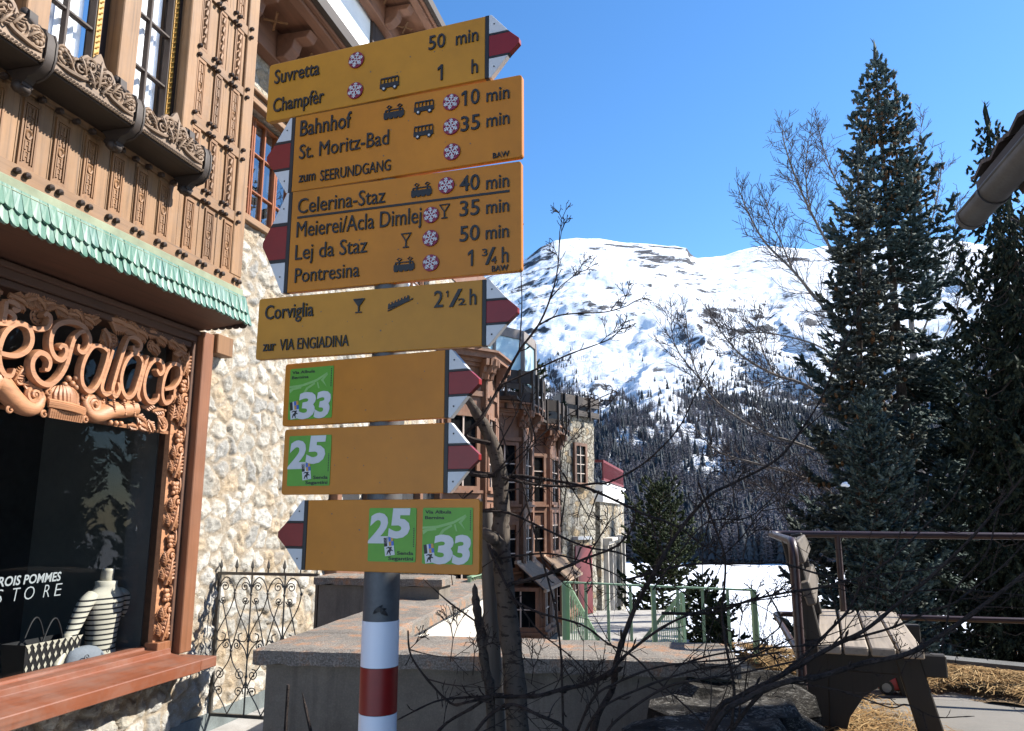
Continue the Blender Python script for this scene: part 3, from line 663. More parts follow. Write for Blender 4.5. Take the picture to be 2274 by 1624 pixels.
for k in range(11):
    t = -1+2*k/10; x = 470+t*135
    Q = [at(470+t*60, 1050+20*abs(t)), at(x, 1120), at(x*.98+9, 1200+t*20), at(x, 1215+t*28)]
    m.tube(smooth_path([(q[0], -(.01+.05*(1-t*t)*h_), q[1]) for q, h_ in zip(Q, (.6, 1, 1, .9))], 3), [.010, .014, .016, .016, .016, .016, .017, .017, .016, .015][:10], 6)
for dy, rr in ((0, .014), (38, .012), (14, .016)):
    m.tube(smooth_path([(at(330+k*36, 1175+dy+k*9)[0], -(.05+.03*math.sin(k/8*math.pi)), at(330+k*36, 1175+dy+k*9)[1]) for k in range(9)], 2), rr, 6)
for k in range(15):
    x = 345+k*18; a, b = at(x, 1238+k*3.6), at(x-2, 1310+k*3.0); m.tube([(a[0], -.055, a[1]), (b[0], -.045, b[1])], [.012, .010], 6)
for (x, y) in ((305,1285),(640,1330),(345,1110),(630,1150),(30,1250)): s, z = at(x, y); spiral(m, s, z, .03, .022, 1.2, .010, rise=.02)
for (x, y) in ((470,1050),(530,1040),(560,1000),(500,1000),(560,1070)): s, z = at(x, y); m.ball((s, -.04, z), .02, n=8, m=5)
for (x, y, a, L, w) in ((1060,1290,-30,.13,.045),(1120,1230,20,.12,.04),(1160,1330,-60,.10,.04),(1200,1260,10,.11,.035),(1080,1360,-20,.09,.035),(1240,1300,-50,.08,.03),(1000,1370,-10,.08,.03),(1345,1330,80,.12,.035),(90,1010,60,.10,.035),(150,1040,-10,.09,.03)):
    s, z = at(x, y); leaf(m, s, z, .012, R(a), L, w)
for (x, y, r) in ((1280,1370,.048),(1420,1230,.032),(1270,1280,.03),(140,1010,.028),(800,1170,.03)): s, z = at(x, y); spiral(m, s, z, .012, r, 1.7, .013, a0=random.uniform(0, 6), ccw=random.choice((-1, 1)), rise=.014)
for k in range(9): s, z = at(1090+k*26, 1215+k*5); m.ball((s, -.02, z), .011, n=6, m=4)
for (x, y) in ((860,1350),(905,1355),(945,1358),(1060,1395),(1090,1385),(1200,1390),(1190,1410)): s, z = at(x, y); m.ball((s, -.02, z), .018, n=8, m=5)
m.fb(W0, 4.83, -.05, -.025, 2.175, 2.20)
# upper swags (in the canopy's shade)
for (x, y, a, L, w) in ((60,330,-20,.13,.06),(160,380,20,.12,.06),(250,330,-40,.12,.06),(310,400,10,.11,.05),(420,420,-20,.12,.05),(500,480,0,.12,.05),(560,430,-40,.12,.05),(640,500,-20,.11,.05),(700,540,30,.09,.045),(820,600,-70,.14,.06),(860,520,-10,.16,.08),(960,560,-15,.16,.08),(1060,600,-20,.14,.06),(1150,620,0,.12,.05),(1230,650,-20,.13,.05),(1320,680,-20,.13,.05),(1400,720,-25,.12,.05),(1450,780,-60,.10,.045),(1380,800,20,.10,.04),(1200,720,-40,.10,.045)):
    s, z = at(x, y); leaf(m, s, z, .0, R(a), L, w, lobes=5)
for (x, y, r) in ((690,490,.045),(460,390,.042),(350,350,.04),(1200,740,.04),(890,700,.045),(1140,590,.034),(290,500,.05)): s, z = at(x, y); rosette(m, s, z, .01, r)
# leaf pilaster
zz = .745; sc = 4.895; k = 0
while zz < 2.72:
    sw = .010*math.sin(zz*9)+.018
    if k % 3 == 0:
        leaf(m, sc+sw-.02, zz, .005, R(78), .19, .055, lobes=5, curl=.03); leaf(m, sc+sw+.03, zz, .005, R(112), .15, .045, lobes=5, curl=.03); leaf(m, sc+sw-.045, zz+.03, .005, R(118), .10, .035); zz += .135
    elif k % 3 == 1:
        spiral(m, sc+sw+.005, zz+.055, .012, .050, 1.8, .016, a0=R(-70), ccw=1, rise=.022); leaf(m, sc+sw-.04, zz, .01, R(110), .10, .035); zz += .125
    else:
        for q in range(9): m.ball((sc+sw-.02+.022*(q % 3)+random.uniform(-.008, .008), -.012, zz+.03*(q//3)+random.uniform(0, .012)), random.uniform(.016, .023), 1, .9, 1, 7, 5)
        leaf(m, sc+sw+.045, zz-.02, .006, R(96), .15, .035, lobes=5); zz += .115
    k += 1
m.fb(4.835, 4.955, -.05, -.012, .73, 2.86)
trc = m.build('carved_tracery', W_CARVE, house, smooth=True, angle=50)
tr2 = trc.copy(); col.objects.link(tr2); tr2.parent = house; tr2.scale = (-1, 1, 1); tr2.location = (2*3.335, 0, 0)

# --- interior behind the shop window
m = MB(); m.fb(W0, 5.9, -2.2, -2.15, .45, 2.9); m.fb(W0, 5.9, -2.14, -.12, .44, .50); m.fb(W0, 5.9, -2.14, -.16, 2.86, 2.90); m.fb(W0-.05, W0, -2.14, -.14, .45, 2.9)
m.build('display_room', plain('display_room_dark', (.055, .055, .057), .8, .3, 2, 0), house)
m = MB(); m.fb(4.906, 4.95, -.37, -.165, .51, 2.85); m.fb(5.85, 5.9, -2.14, -.46, .51, 2.85); m.build('display_partition', plain('partition_grey', (.11, .112, .105), .8, .15, 2, 0), house)

# --- upper corner window on the stone wall
muntin_window(US0+.02, 5.69, UZ0+.06, UZ1-.05, -.09, [5.40, 5.545], [4.47, 4.83], frame=.02, frame_mat=plain('orange_stained_frame', (.26, .085, .024), .4, .2, 10, .1), curt=False, glassm=M_GLASS2)
muntin_window(5.745, 6.09, UZ0+.06, UZ1-.05, -.09, [5.91], [4.47, 4.83], frame=.024, frame_mat=bpy.data.materials['orange_stained_frame'], curt=False, glassm=M_GLASS2)
muntin_window(6.145, 6.58, UZ0+.06, UZ1-.05, -.09, [6.36], [4.47, 4.83], frame=.024, frame_mat=bpy.data.materials['orange_stained_frame'], curt=False, glassm=M_GLASS2)
m = MB(); m.fb(US0-.05, US1+.05, -.12, .06, UZ0-.035, UZ0+.03); m.build('window_sill', W_LARCHX, house, bevel=.006)
m = MB(); m.fb(US0-.05, US1+.05, -.02, .05, UZ1-.02, UZ1+.06); m.fb(US0-.06, US1+.06, -.02, .09, UZ1+.061, UZ1+.09)
m.build('window_head', W_LARCHX, house, bevel=.006)
# window further along the wall
muntin_window(9.36, 10.14, UZ0+.06, UZ1-.05, -.09, [9.75], [4.47, 4.83], frame=.05, frame_mat=W_HOTEL)
# lower timber window band beyond the gate
m = MB(); m.fb(7.3, 10.6, .0, .14, .92, 1.06); m.fb(7.3, 10.6, .0, .14, 1.98, 2.12)
for s in (7.3, 8.1, 8.9, 9.7, 10.5): m.fb(s, s+.1, .0, .12, 1.06, 1.98)
m.build('window_band', W_HOTELX, house, bevel=.006)
m = MB(); m.fb(7.3, 10.6, .0, .03, 1.06, 1.98); m.build('band_pane', M_ROOMDARK, house)

# --- eaves, white attic storey, upper eaves
def eave(s0, s1, z, o1, th=.16):
    e = MB(); e.fb(s0, s1, .0, o1, z, z+.03); e.fb(s0, s1, o1-.10, o1, z-.05, z-.0005); e.fb(s0, s1, o1, o1+.05, z-.02, z+.10)
    e.fb(s0, s1, .0, .12, z-.30, z-.001)
    ev = e.build('eave', W_EAVE, house, bevel=.006)
    e = MB(); e.fb(s0-.02, s1+.02, o1+.051, o1+.11, z+.0, z+.12); e.fb(s0, s1, .0, o1+.05, z+.101, z+.16); e.build('eave_edge', W_DARK, ev)
    k = 0; s = s0+.12
    while s < s1-.05:
        b = MB(); pr = [(0.12, z-.28), (.20, z-.28), (.28, z-.20), (.30, z-.12), (.42, z-.12), (.46, z-.05), (.12, z-.001-.05)]
        pr = [(min(p[0], o1-.1), p[1]) for p in pr]
        vs = [(s-.07, -p[0], p[1]) for p in pr] + [(s+.07, -p[0], p[1]) for p in pr]; n_ = len(pr)
        b.add(vs, [tuple(range(n_)), tuple(range(2*n_-1, n_-1, -1))] + [(i, n_+i, n_+(i+1) % n_, (i+1) % n_) for i in range(n_)])
        b.build('eave_bracket', W_EAVE, ev, bevel=.006)
        l = MB(); l.beam((s+.25, -.16, z-.10), (s+.42, -.30, z-.06), .02, .012); l.beam((s+.42, -.16, z-.10), (s+.25, -.30, z-.06), .02, .012); l.build('carved_cross', W_PANEL, ev)
        s += .62; k += 1
eave(5.0, 7.25, 5.985, .565)
m = MB(); m.fb(4.95, 9.9, -.5, -.02, 5.901, 8.1); m.build('white_attic_wall', M_WHITE, house)
m = MB(); m.fb(7.92, 8.34, -.02, .02, 7.0, 7.85); m.fb(7.98, 8.28, .021, .024, 7.05, 7.8); m.build('attic_window', W_DARKV, house)
eave(5.5, 10.2, 7.93, .56)
m = MB(); m.fb(10.0, 14.0, -.46, .02, 5.3, 5.9); m.fb(9.9, 10.2, -.46, .02, 5.9, 8.0); m.build('attic_timber', W_HOTEL, house)
# ================================================================== 2. things in the shop window
def skin_body(name, pts, edges_, rads, mat, parent, sub=2):
    me = bpy.data.meshes.new(name); me.from_pydata(pts, edges_, []); me.materials.append(mat)
    o = bpy.data.objects.new(name, me); col.objects.link(o); o.parent = parent
    sk_ = o.modifiers.new("skin", 'SKIN'); sk_.use_smooth_shade = True; sk_.branch_smoothing = .6
    if not me.skin_vertices: me.attributes.new("skin", 'FLOAT', 'POINT') if False else None
    return o, me
def lathe_body(mb, secs, n=20):
    """stack of elliptical sections (cx, cy, z, rx, ry, tilt) joined into one surface"""
    vs = []; fs = []
    for (cx, cy, z, rx, ry) in secs:
        for k in range(n): a = 2*math.pi*k/n; vs.append((cx+rx*math.cos(a), cy+ry*math.sin(a), z))
    m_ = len(secs)
    for i in range(m_-1):
        for k in range(n): fs.append((i*n+k, i*n+(k+1) % n, (i+1)*n+(k+1) % n, (i+1)*n+k))
    fs += [tuple(range(n-1, -1, -1)), tuple((m_-1)*n+k for k in range(n))]
    mb.add(vs, fs)
MQ = fworld(4.715, -.33, .53)
man = thing('mannequin', 'headless shop mannequin in a black and white striped jumper behind the glass', 'mannequin', MQ, FROT); man.scale = (.93, .93, .93)
n = NT('striped_knit'); tc = n.new("ShaderNodeTexCoord"); sp = n.new("ShaderNodeSeparateXYZ"); n.link(tc.outputs['Object'], sp.inputs[0])
fr = n.math('FRACT', n.math('MULTIPLY', sp.outputs[2], 1/.036)); st = n.math('LESS_THAN', fr, .34); lo = n.math('LESS_THAN', sp.outputs[2], .565)
n.link(n.mix(n.math('MULTIPLY', st, lo), (.46, .43, .35), (.012, .012, .014)), n.b.inputs['Base Color']); n.b.inputs['Roughness'].default_value = .9
KNIT = n.mat; MSKIN = plain('mannequin_ivory', (.45, .41, .32), .45, .05, 8, .02)
m = MB(); lathe_body(m, [(0, 0, 0, .145, .10), (0, 0, .10, .14, .10), (0, 0, .20, .118, .085), (0, 0, .32, .13, .09), (0, 0, .42, .15, .10), (0, 0, .50, .165, .10), (0, 0, .555, .175, .085), (0, 0, .585, .15, .075), (0, 0, .61, .10, .075), (0, 0, .635, .078, .072), (0, 0, .665, .082, .075), (0, 0, .67, .06, .06)])
def limb(mb, pts, rr, n=12):
    Q = smooth_path(pts, 5); r_ = np.interp(np.linspace(0, 1, len(Q)), np.linspace(0, 1, len(rr)), rr); mb.tube(Q, list(r_), n)
limb(m, [(.13, 0, .565), (.20, .0, .525), (.245, .0, .42), (.262, -.01, .32), (.262, -.02, .26)], [.05, .055, .05, .045, .046])
limb(m, [(-.13, 0, .565), (-.20, -.01, .52), (-.265, -.02, .43), (-.33, -.04, .35), (-.365, -.05, .31)], [.05, .055, .05, .044, .045])
m.build('striped_jumper', KNIT, man, smooth=True, angle=180)
m = MB(); lathe_body(m, [(0, 0, .64, .05, .05), (0, 0, .70, .043, .045), (0.0, -.004, .735, .042, .045), (0, -.006, .752, .040, .043), (0, -.006, .758, .030, .034)], 16)
limb(m, [(.262, -.02, .27), (.262, -.03, .12), (.255, -.05, .0)], [.04, .033, .026]); limb(m, [(-.365, -.05, .32), (-.45, -.09, .23), (-.54, -.13, .15)], [.04, .032, .024])
for k in range(4):
    limb(m, [(.24+.012*k, -.05, .01), (.24+.012*k, -.06, -.03)], [.009, .006], 6)
    limb(m, [(-.535, -.12-.01*k, .155), (-.575, -.135-.01*k, .125-.004*k)], [.009, .006], 6)
limb(m, [(.20, -.06, .03), (.195, -.075, .0)], [.01, .007], 6); limb(m, [(-.53, -.15, .16), (-.55, -.17, .13)], [.01, .007], 6)
m.build('body', MSKIN, man, smooth=True, angle=180)
BG = fworld(4.19, -.30, .57)
bag = thing('handbag', 'black and white lozenge woven handbag with two thin handles in the shop window', 'handbag', BG, FROT)
m = MB(); V = []
m.add([(-.19, -.07, 0), (.19, -.07, 0), (.19, .07, 0), (-.19, .07, 0), (-.22, -.09, .27), (.22, -.09, .27), (.22, .09, .27), (-.22, .09, .27)], [(3, 2, 1, 0), (0, 1, 5, 4), (1, 2, 6, 5), (2, 3, 7, 6), (3, 0, 4, 7)])
m.build('body', plain('bag_black', (.012, .012, .013), .5, .2, 20, .2), bag)
m = MB()
for r in range(5):
    for c in range(9):
        x = -.19+.046*c+(.023 if r % 2 else 0); z = .03+.052*r; h = .021; w = .011
        if x > .21: continue
        y = -.0745-.02*z/.27; m.add([(x, y, z-h), (x+w, y, z), (x, y, z+h), (x-w, y, z)], [(0, 1, 2, 3)])
for c in range(9):
    x = -.20+.05*c; m.add([(x-.022, -.093, .272), (x+.022, -.093, .272), (x, -.0925, .245)], [(0, 2, 1)])
m.build('lozenge', plain('bag_ivory', (.42, .39, .31), .6, .08, 20, .1), bag)
for y in (-.07, .07):
    m = MB(); m.tube([(-.08+.16*t/10, y, .26+.14*math.sin(math.pi*t/10)) for t in range(11)], .006, 6); m.build('handle', bpy.data.materials['bag_black'], bag, smooth=True)
GR = fworld(4.47, -.22, .60)
gar = thing('folded_garment', 'pale folded garment with a dark scroll print standing by the handbag', 'garment', GR, FROT)
m = MB(); lathe_body(m, [(0, 0, 0, .19, .07), (0, 0, .05, .18, .072), (-.02, 0, .11, .15, .06), (-.035, 0, .15, .11, .045), (-.045, 0, .165, .06, .02)], 16)
m.build('cloth', plain('garment_cloth', (.17, .19, .22), .85, .1, 6, .3, .02), gar, smooth=True, angle=180)
m = MB()
P_v = smooth_path([(-.15, -.075, .03), (-.09, -.078, .08), (-.02, -.078, .06), (.05, -.078, .10), (.12, -.075, .07)], 5); m.tube(P_v, .003, 5)
for (x, z, r, cw_) in ((-.085, .105, .022, 1), (.045, .062, .024, -1), (.10, .12, .018, 1)):
    m.tube([(x+r*(1-t/18)*math.cos(cw_*t*.55), -.078, z+r*(1-t/18)*math.sin(cw_*t*.55)) for t in range(17)], .0028, 5)
m.build('print', bpy.data.materials['bag_black'], gar)

# ---- lettering helper
_txt = {}
def text_geo(s, bold=0.0, res=3):
    key = (s, bold)
    if key in _txt: return _txt[key]
    c = bpy.data.curves.new("t", 'FONT'); c.body = s; c.size = 1.0; c.resolution_u = res; c.offset = bold
    o = bpy.data.objects.new("t", c); col.objects.link(o); bpy.context.view_layer.update()
    dg = bpy.context.evaluated_depsgraph_get(); me = bpy.data.meshes.new_from_object(o.evaluated_get(dg))
    vs = [tuple(v.co) for v in me.vertices]; fs = [tuple(p.vertices) for p in me.polygons]
    bpy.data.objects.remove(o); bpy.data.curves.remove(c); bpy.data.meshes.remove(me)
    _txt[key] = (vs, fs); return vs, fs
CAPH = max(v[1] for v in text_geo("H")[0])
def put_text(mb, s, x0, y0, x1, cap, depth=0.0, lift=0.0, bold=0.0, skew=0.0, yslope=0.0, axes=None, squeeze=None):
    """lay text on a plane: x0..x1 across, baseline y0, capital height cap; axes(x, y, d) -> point"""
    vs, fs = text_geo(s, bold); xs = [v[0] for v in vs]; a, b = min(xs), max(xs)
    sx = (x1-x0)/(b-a) if x1 is not None else cap/CAPH*(squeeze or 1); sy = cap/CAPH
    if x1 is None: b = a
    def P(v, d):
        x = x0+(v[0]-a)*sx+v[1]*sy*skew; y = y0+v[1]*sy+(v[0]-a)*sx*yslope; return axes(x, y, d)
    n_ = len(vs)
    if depth > 0:
        from collections import Counter
        cnt = Counter()
        for f in fs:
            for i in range(len(f)): cnt[(f[i], f[(i+1) % len(f)])] += 1
        side = [(i, j) for (i, j) in cnt if (j, i) not in cnt]
        top = [P(v, lift+depth) for v in vs]; bot = [P(v, lift) for v in vs]
        mb.add(top+bot, list(fs)+[(j, i, n_+i, n_+j) for (i, j) in side])
    else: mb.add([P(v, lift) for v in vs], fs)
m = MB(); ax = lambda x, y, d: (x, -(-.108+d), y)
def shopx(u, v): return fac(u/1.749*.564, 1184.4+v/1.749*.564, -.11)
a = shopx(415, 300); b_ = shopx(0, 345)
put_text(m, "TROIS POMMES", 3.585, 1.208, a[0], .050, axes=ax, bold=.022, skew=.12)
x = 3.60
for ch, u0, u1 in (('S', -40, 10), ('T', 70, 125), ('O', 155, 228), ('R', 290, 335), ('E', 372, 412)):
    p0 = shopx(u0, 470 if ch != 'E' else 410); p1 = shopx(u1, 440)
    put_text(m, ch, p0[0], 1.118, p1[0], .074, axes=ax, bold=-.012, skew=.12)
ds = m.build('display_lettering', plain('display_lettering_grey', (.22, .25, .255), .6, .05, 5, 0), house)
# ================================================================== 3. the signpost with seven yellow arrows
PP = dep(845, 1400, 1.8); PX, PY = PP.x, 1.8
post = thing('signpost', 'signpost with seven yellow hiking arrows on a banded round pole', 'signpost', (PX, PY, 0))
def band(z0, z1, r, mat, nm, cap=True):
    m = MB(); m.tube([(0, 0, z0), (0, 0, z1)], r, 24, cap=cap); o = m.build(nm, mat, post, smooth=True, angle=60); return o
zp = lambda v: dep(845, v, 1.8).z
POLER = .0405
band(0.0, 2.62, POLER, M_STEELP, 'pole')
n = NT('chipped_white_paint'); ch = n.noise(n.coords((1, 1, .6)), 30, 2, .5)
n.link(n.mix(n.ramp(ch.outputs[0], [(.685, 0.), (.70, 1.)]), (.70, .72, .78), (.05, .05, .055)), n.b.inputs['Base Color']); n.b.inputs['Roughness'].default_value = .35
PWHITE = n.mat
for z0, z1, mat in ((zp(1478), zp(1376), PWHITE), (zp(1581), zp(1478), M_SRED), (zp(1581)-.125, zp(1581), PWHITE), (zp(1581)-.24, zp(1581)-.125, M_SRED)):
    band(z0+.0006, z1-.0006, POLER+.0012, mat, 'painted_band')
m = MB(); c0 = math.pi*1.22                               # scuffs on the bare metal
for (a_, z_, l, t) in ((-.25, 1.40, .05, .6), (.05, 1.405, .045, -.5), (-.05, 1.37, .03, .2)):
    Q = [(1.03*POLER*math.sin(a_+k*.16), -1.03*POLER*math.cos(a_+k*.16), zp(1350)+.03*(a_)+l*t*k*.2) for k in range(4)]; m.tube(Q, [.002, .006, .005, .001], 4)
m.build('scuff', M_SBLK, post)

SIGNS = {   # corners measured on each arrow's own vertical plane: turn in degrees, left, right, bottom, top, tip, tip side
 1: (19.5, -.365, .2687, 2.6228, 2.789, .3493, 1), 2: (18.75, -.280, .350, 2.4096, 2.6173, -.3558, -1), 3: (17.0, -.2716, .3435, 2.140, 2.4044, -.3445, -1),
 4: (16.0, -.3365, .258, 1.9735, 2.1282, .3359, 1), 5: (22.5, -.2677, .1842, 1.811, 1.9646, .2622, 1), 6: (19.25, -.2502, .1778, 1.6468, 1.8011, .2548, 1), 7: (20.75, -.1868, .258, 1.4761, 1.634, -.2609, -1)}
LABS = {1: 'topmost arrow pointing right, Suvretta and Champfèr', 2: 'second arrow pointing left, Bahnhof and St. Moritz-Bad', 3: 'largest arrow pointing left, Celerina-Staz to Pontresina', 4: 'arrow pointing right, Corviglia', 5: 'arrow pointing right with one green 33 sticker', 6: 'arrow pointing right with one green 25 sticker', 7: 'lowest arrow pointing left with two green stickers'}
def sgn(k):
    th = R(SIGNS[k][0]); e = (math.cos(th), -math.sin(th)); nn = (-math.sin(th), -math.cos(th)); off = .045
    def loc(u, v):
        x, y, z = ray(u, v); px, py = PX+nn[0]*off, PY+nn[1]*off
        t = (px*nn[0]+py*nn[1])/(x*nn[0]+y*nn[1]); return (t*x-px)*e[0]+(t*y-py)*e[1], EYE+t*z
    def axes(a, z, d): return (e[0]*a+nn[0]*(off+d), e[1]*a+nn[1]*(off+d), z)
    return loc, axes
def plate(mb, poly, axes, d0, d1, bev=.0015):
    n_ = len(poly); A = sum(poly[i][0]*poly[(i+1) % n_][1]-poly[(i+1) % n_][0]*poly[i][1] for i in range(n_))
    if A < 0: poly = poly[::-1]
    vs = [axes(p[0], p[1], d0) for p in poly]+[axes(p[0], p[1], d1) for p in poly]
    mb.add(vs, [tuple(range(n_-1, -1, -1)), tuple(range(n_, 2*n_))]+[(i, (i+1) % n_, n_+(i+1) % n_, n_+i) for i in range(n_)])
def rrect(x0, x1, z0, z1, r, left=True, right=True, n=4):
    P = []
    for (cx, cz, a0, on) in ((x1-r, z0+r, -90, right), (x1-r, z1-r, 0, right), (x0+r, z1-r, 90, left), (x0+r, z0+r, 180, left)):
        if on: P += [(cx+r*math.cos(R(a0+90*i/n)), cz+r*math.sin(R(a0+90*i/n))) for i in range(n+1)]
        else: P.append((x1 if cx > (x0+x1)/2 else x0, z0 if cz < (z0+z1)/2 else z1))
    return P
def snow_badge(k, axes, a, z, r, parent):
    m = MB(); m.m = 0
    plate(m, [(a+r*math.cos(t*math.pi/14), z+r*math.sin(t*math.pi/14)) for t in range(28)], axes, .001, .0042)
    m.m = 1; w = r*.062
    def bar(a0, z0, a1, z1, w, d=.0052):
        L = math.hypot(a1-a0, z1-z0); px, pz = -(z1-z0)/L*w, (a1-a0)/L*w
        plate(m, [(a0+px, z0+pz), (a0-px, z0-pz), (a1-px, z1-pz), (a1+px, z1+pz)], axes, .0043, d)
    for q in range(6):
        an = R(60*q+8+k*7); c, s_ = math.cos(an), math.sin(an)
        bar(a+c*r*.10, z+s_*r*.10, a+c*r*.92, z+s_*r*.92, w, .0052+.0001*q)
        for f, l in ((.42, .30), (.66, .24)):
            for sg in (-1, 1):
                a2 = an+sg*R(55); bar(a+c*r*f, z+s_*r*f, a+c*r*f+math.cos(a2)*r*l, z+s_*r*f+math.sin(a2)*r*l, w*.85, .0058+.0001*q)
    m.build('snowflake_badge', [M_BADGE, M_SWHITE], parent)
def pict(kind, axes, a, z, w, h, parent):
    m = MB(); d0, d1 = .001, .0035
    X = lambda t: a+(t-.5)*w; Z = lambda t: z+(t-.5)*h
    pl = lambda P, e=0: plate(m, [(X(p[0]), Z(p[1])) for p in P], axes, d0, d1+e)
    circ = lambda cx, cz, r, e=0: plate(m, [(X(cx)+r*h*math.cos(t*math.pi/8), Z(cz)+r*h*math.sin(t*math.pi/8)) for t in range(16)], axes, d0, d1+e)
    nm = 'bus_pictogram'
    if kind == 'bus':
        pl([(0, .22), (1, .22), (1, .56), (0, .56)]); pl([(.02, .90), (.98, .90), (.95, 1), (.06, 1)], .0001)
        for i in range(6): t = .02+.186*i; pl([(t, .561), (t+.035, .561), (t+.04, .899), (t+.005, .899)], .0002)
        circ(.22, .17, .17, .0004); circ(.80, .17, .17, .0004); m.m = 1; circ(.22, .17, .085, .0008); circ(.80, .17, .085, .0008)
    elif kind == 'tram':
        nm = 'train_pictogram'; pl([(0, .18), (1, .18), (1, .52), (0, .52)]); pl([(.04, .521), (.10, .521), (.12, .64), (.06, .64)]); pl([(.90, .521), (.96, .521), (.94, .64), (.88, .64)])
        pl([(.06, .641), (.94, .641), (.92, .70), (.08, .70)], .0001)
        for t in (.10, .34, .58, .82): pl([(t-.06, .08), (t+.09, .08), (t+.12, .179), (t-.09, .179)], .0001)
        for cx in (.26, .78):
            pl([(cx-.03, .52), (cx+.03, .52), (cx+.03, .80), (cx-.03, .80)], .0003)
            for p, q in (((-.11, .87), (0, .76)), ((0, .76), (.11, .87)), ((.11, .87), (0, .98)), ((0, .98), (-.11, .87))):
                L = .025; pl([(cx+p[0]-L, p[1]), (cx+p[0]+L, p[1]), (cx+q[0]+L, q[1]), (cx+q[0]-L, q[1])], .0004)
    elif kind in ('glass', 'glassf'):
        nm = 'glass_pictogram'; pl([(0, .93), (1, .93), (1, 1), (0, 1)]); pl([(.0, .93), (.12, .93), (.56, .45), (.44, .45)], .0001); pl([(1, .93), (.88, .93), (.44, .45), (.56, .45)], .0002)
        pl([(.44, .08), (.56, .08), (.56, .46), (.44, .46)], .0003); pl([(.22, 0), (.78, 0), (.78, .08), (.22, .08)], .0004)
        if kind == 'glassf': pl([(.12, .90), (.88, .90), (.5, .48)], .0005)
    elif kind == 'funi':
        nm = 'funicular_pictogram'; pl([(.0, .14), (.02, .50), (.10, .58), (.78, .98), (.84, .96), (.86, .66)]); pl([(0, 0), (1, .70), (1, .78), (0, .07)], .0002)
        m.m = 2
        for i in range(6): x = .09+.125*i; y = .44+.075*i; pl([(x, y), (x+.06, y+.035), (x+.06, y+.15), (x, y+.115)], .0006)
    m.build(nm, [M_SBLK, M_SWHITE, M_YEL], parent)
def emblem(m, axes, a, z, s):
    c, s_ = math.cos(R(8)), math.sin(R(8))
    def q(P, mi, d):
        m.m = mi; plate(m, [(a+(x*c-y*s_)*s, z+(x*s_+y*c)*s) for x, y in P], axes, .0016, d)
    q([(-.5, 0), (-.17, 0), (-.17, .8), (-.5, .8)], 2, .0022); q([(-.17, 0), (0, 0), (0, .8), (-.17, .8)], 1, .0022)
    q([(0, .4), (.25, .4), (.25, .8), (0, .8)], 4, .0022); q([(.25, 0), (.5, 0), (.5, .4), (.25, .4)], 4, .00222); q([(.25, .4), (.5, .4), (.5, .8), (.25, .8)], 5, .00221); q([(0, 0), (.25, 0), (.25, .4), (0, .4)], 5, .00223)
    q([(-.5, -.85), (.5, -.85), (.5, 0), (-.5, 0)], 1, .0023)
    q([(-.34, -.78), (-.22, -.70), (-.12, -.52), (-.02, -.62), (.02, -.80), (.10, -.80), (.08, -.55), (.18, -.42), (.34, -.50), (.36, -.42), (.20, -.30), (.28, -.18), (.22, -.06), (.10, -.12), (-.05, -.05), (-.28, -.12), (-.34, -.2), (-.10, -.17), (.02, -.26), (-.20, -.40), (-.30, -.62)], 2, .0028)
def sticker(kind, axes, x0, x1, z0, z1, parent):
    m = MB(); w, h = x1-x0, z1-z0; m.m = 0; plate(m, rrect(x0, x1, z0, z1, w*.03), axes, .0006, .0014)
    X = lambda t: x0+t*w; Z = lambda t: z0+t*h; T = lambda *k, **q: put_text(m, *k, axes=axes, depth=.0, **q)
    if kind == 33:
        m.m = 3                                            # pale viaduct
        for P in ([(0, .66), (.30, .68), (.62, .76), (.86, .88), (.86, .84), (.62, .71), (.30, .635), (0, .62)], [(.0, .60), (.02, .52), (.10, .58), (.28, .60), (.28, .635), (.08, .62)], [(.32, .50), (.38, .50), (.44, .58), (.60, .67), (.58, .70), (.40, .61)], [(.63, .70), (.66, .71), (.70, .58), (.67, .58)], [(.72, .74), (.74, .72), (.84, .62), (.86, .60), (.78, .73), (.88, .84), (.86, .86)]):
            plate(m, [(X(p[0]), Z(p[1])) for p in P], axes, .0015, .0019)
        m.m = 2; T("Via Albula", X(.05), Z(.895), X(.58), h*.055, lift=.0022, bold=.022); T("Bernina", X(.05), Z(.795), X(.44), h*.055, lift=.0022, bold=.022)
        m.m = 1; T("3", X(.19), Z(.035), X(.60), h*.45, lift=.0022, bold=.045, skew=.13); T("3", X(.60), Z(.035), X(1.0)-w*.065, h*.45, lift=.00225, bold=.045, skew=.13)
        emblem(m, axes, X(.15), Z(.19), w*.20)
        m.m = 2
        for i in range(11): plate(m, [(X(.945), Z(.60+.033*i)), (X(.965), Z(.60+.033*i)), (X(.965), Z(.62+.033*i)), (X(.945), Z(.62+.033*i))], axes, .0015, .0018)
    else:
        m.m = 1; T("2", X(.0), Z(.37), X(.42), h*.50, lift=.0022, bold=.045, skew=.10); T("5", X(.42), Z(.47), X(.86), h*.49, lift=.00225, bold=.045, skew=.10)
        m.m = 2; T("Senda", X(.62), Z(.135), X(.955), h*.062, lift=.0022, bold=.022); T("Segantini", X(.44), Z(.035), X(.955), h*.062, lift=.0022, bold=.022)
        emblem(m, axes, X(.45), Z(.29), w*.20)
        m.m = 2
        for i in range(11): plate(m, [(X(.945), Z(.28+.033*i)), (X(.965), Z(.28+.033*i)), (X(.965), Z(.30+.033*i)), (X(.945), Z(.30+.033*i))], axes, .0015, .0018)
    m.build('route_sticker', [M_SGRN, M_SWHITE, M_SBLK, M_SGRN2, M_SBLUE, M_GILT], parent)
U1 = lambda x, y: ((950+x/1.895)*.564, y/1.895*.564)
U2 = lambda x, y: ((950+x/1.895)*.564, (600+y/1.895)*.564)
U3 = lambda x, y: ((950+x/1.895)*.564, (1100+y/1.895)*.564)
U4 = lambda x, y: ((950+x/1.577)*.564, (1850+y/1.577)*.564)
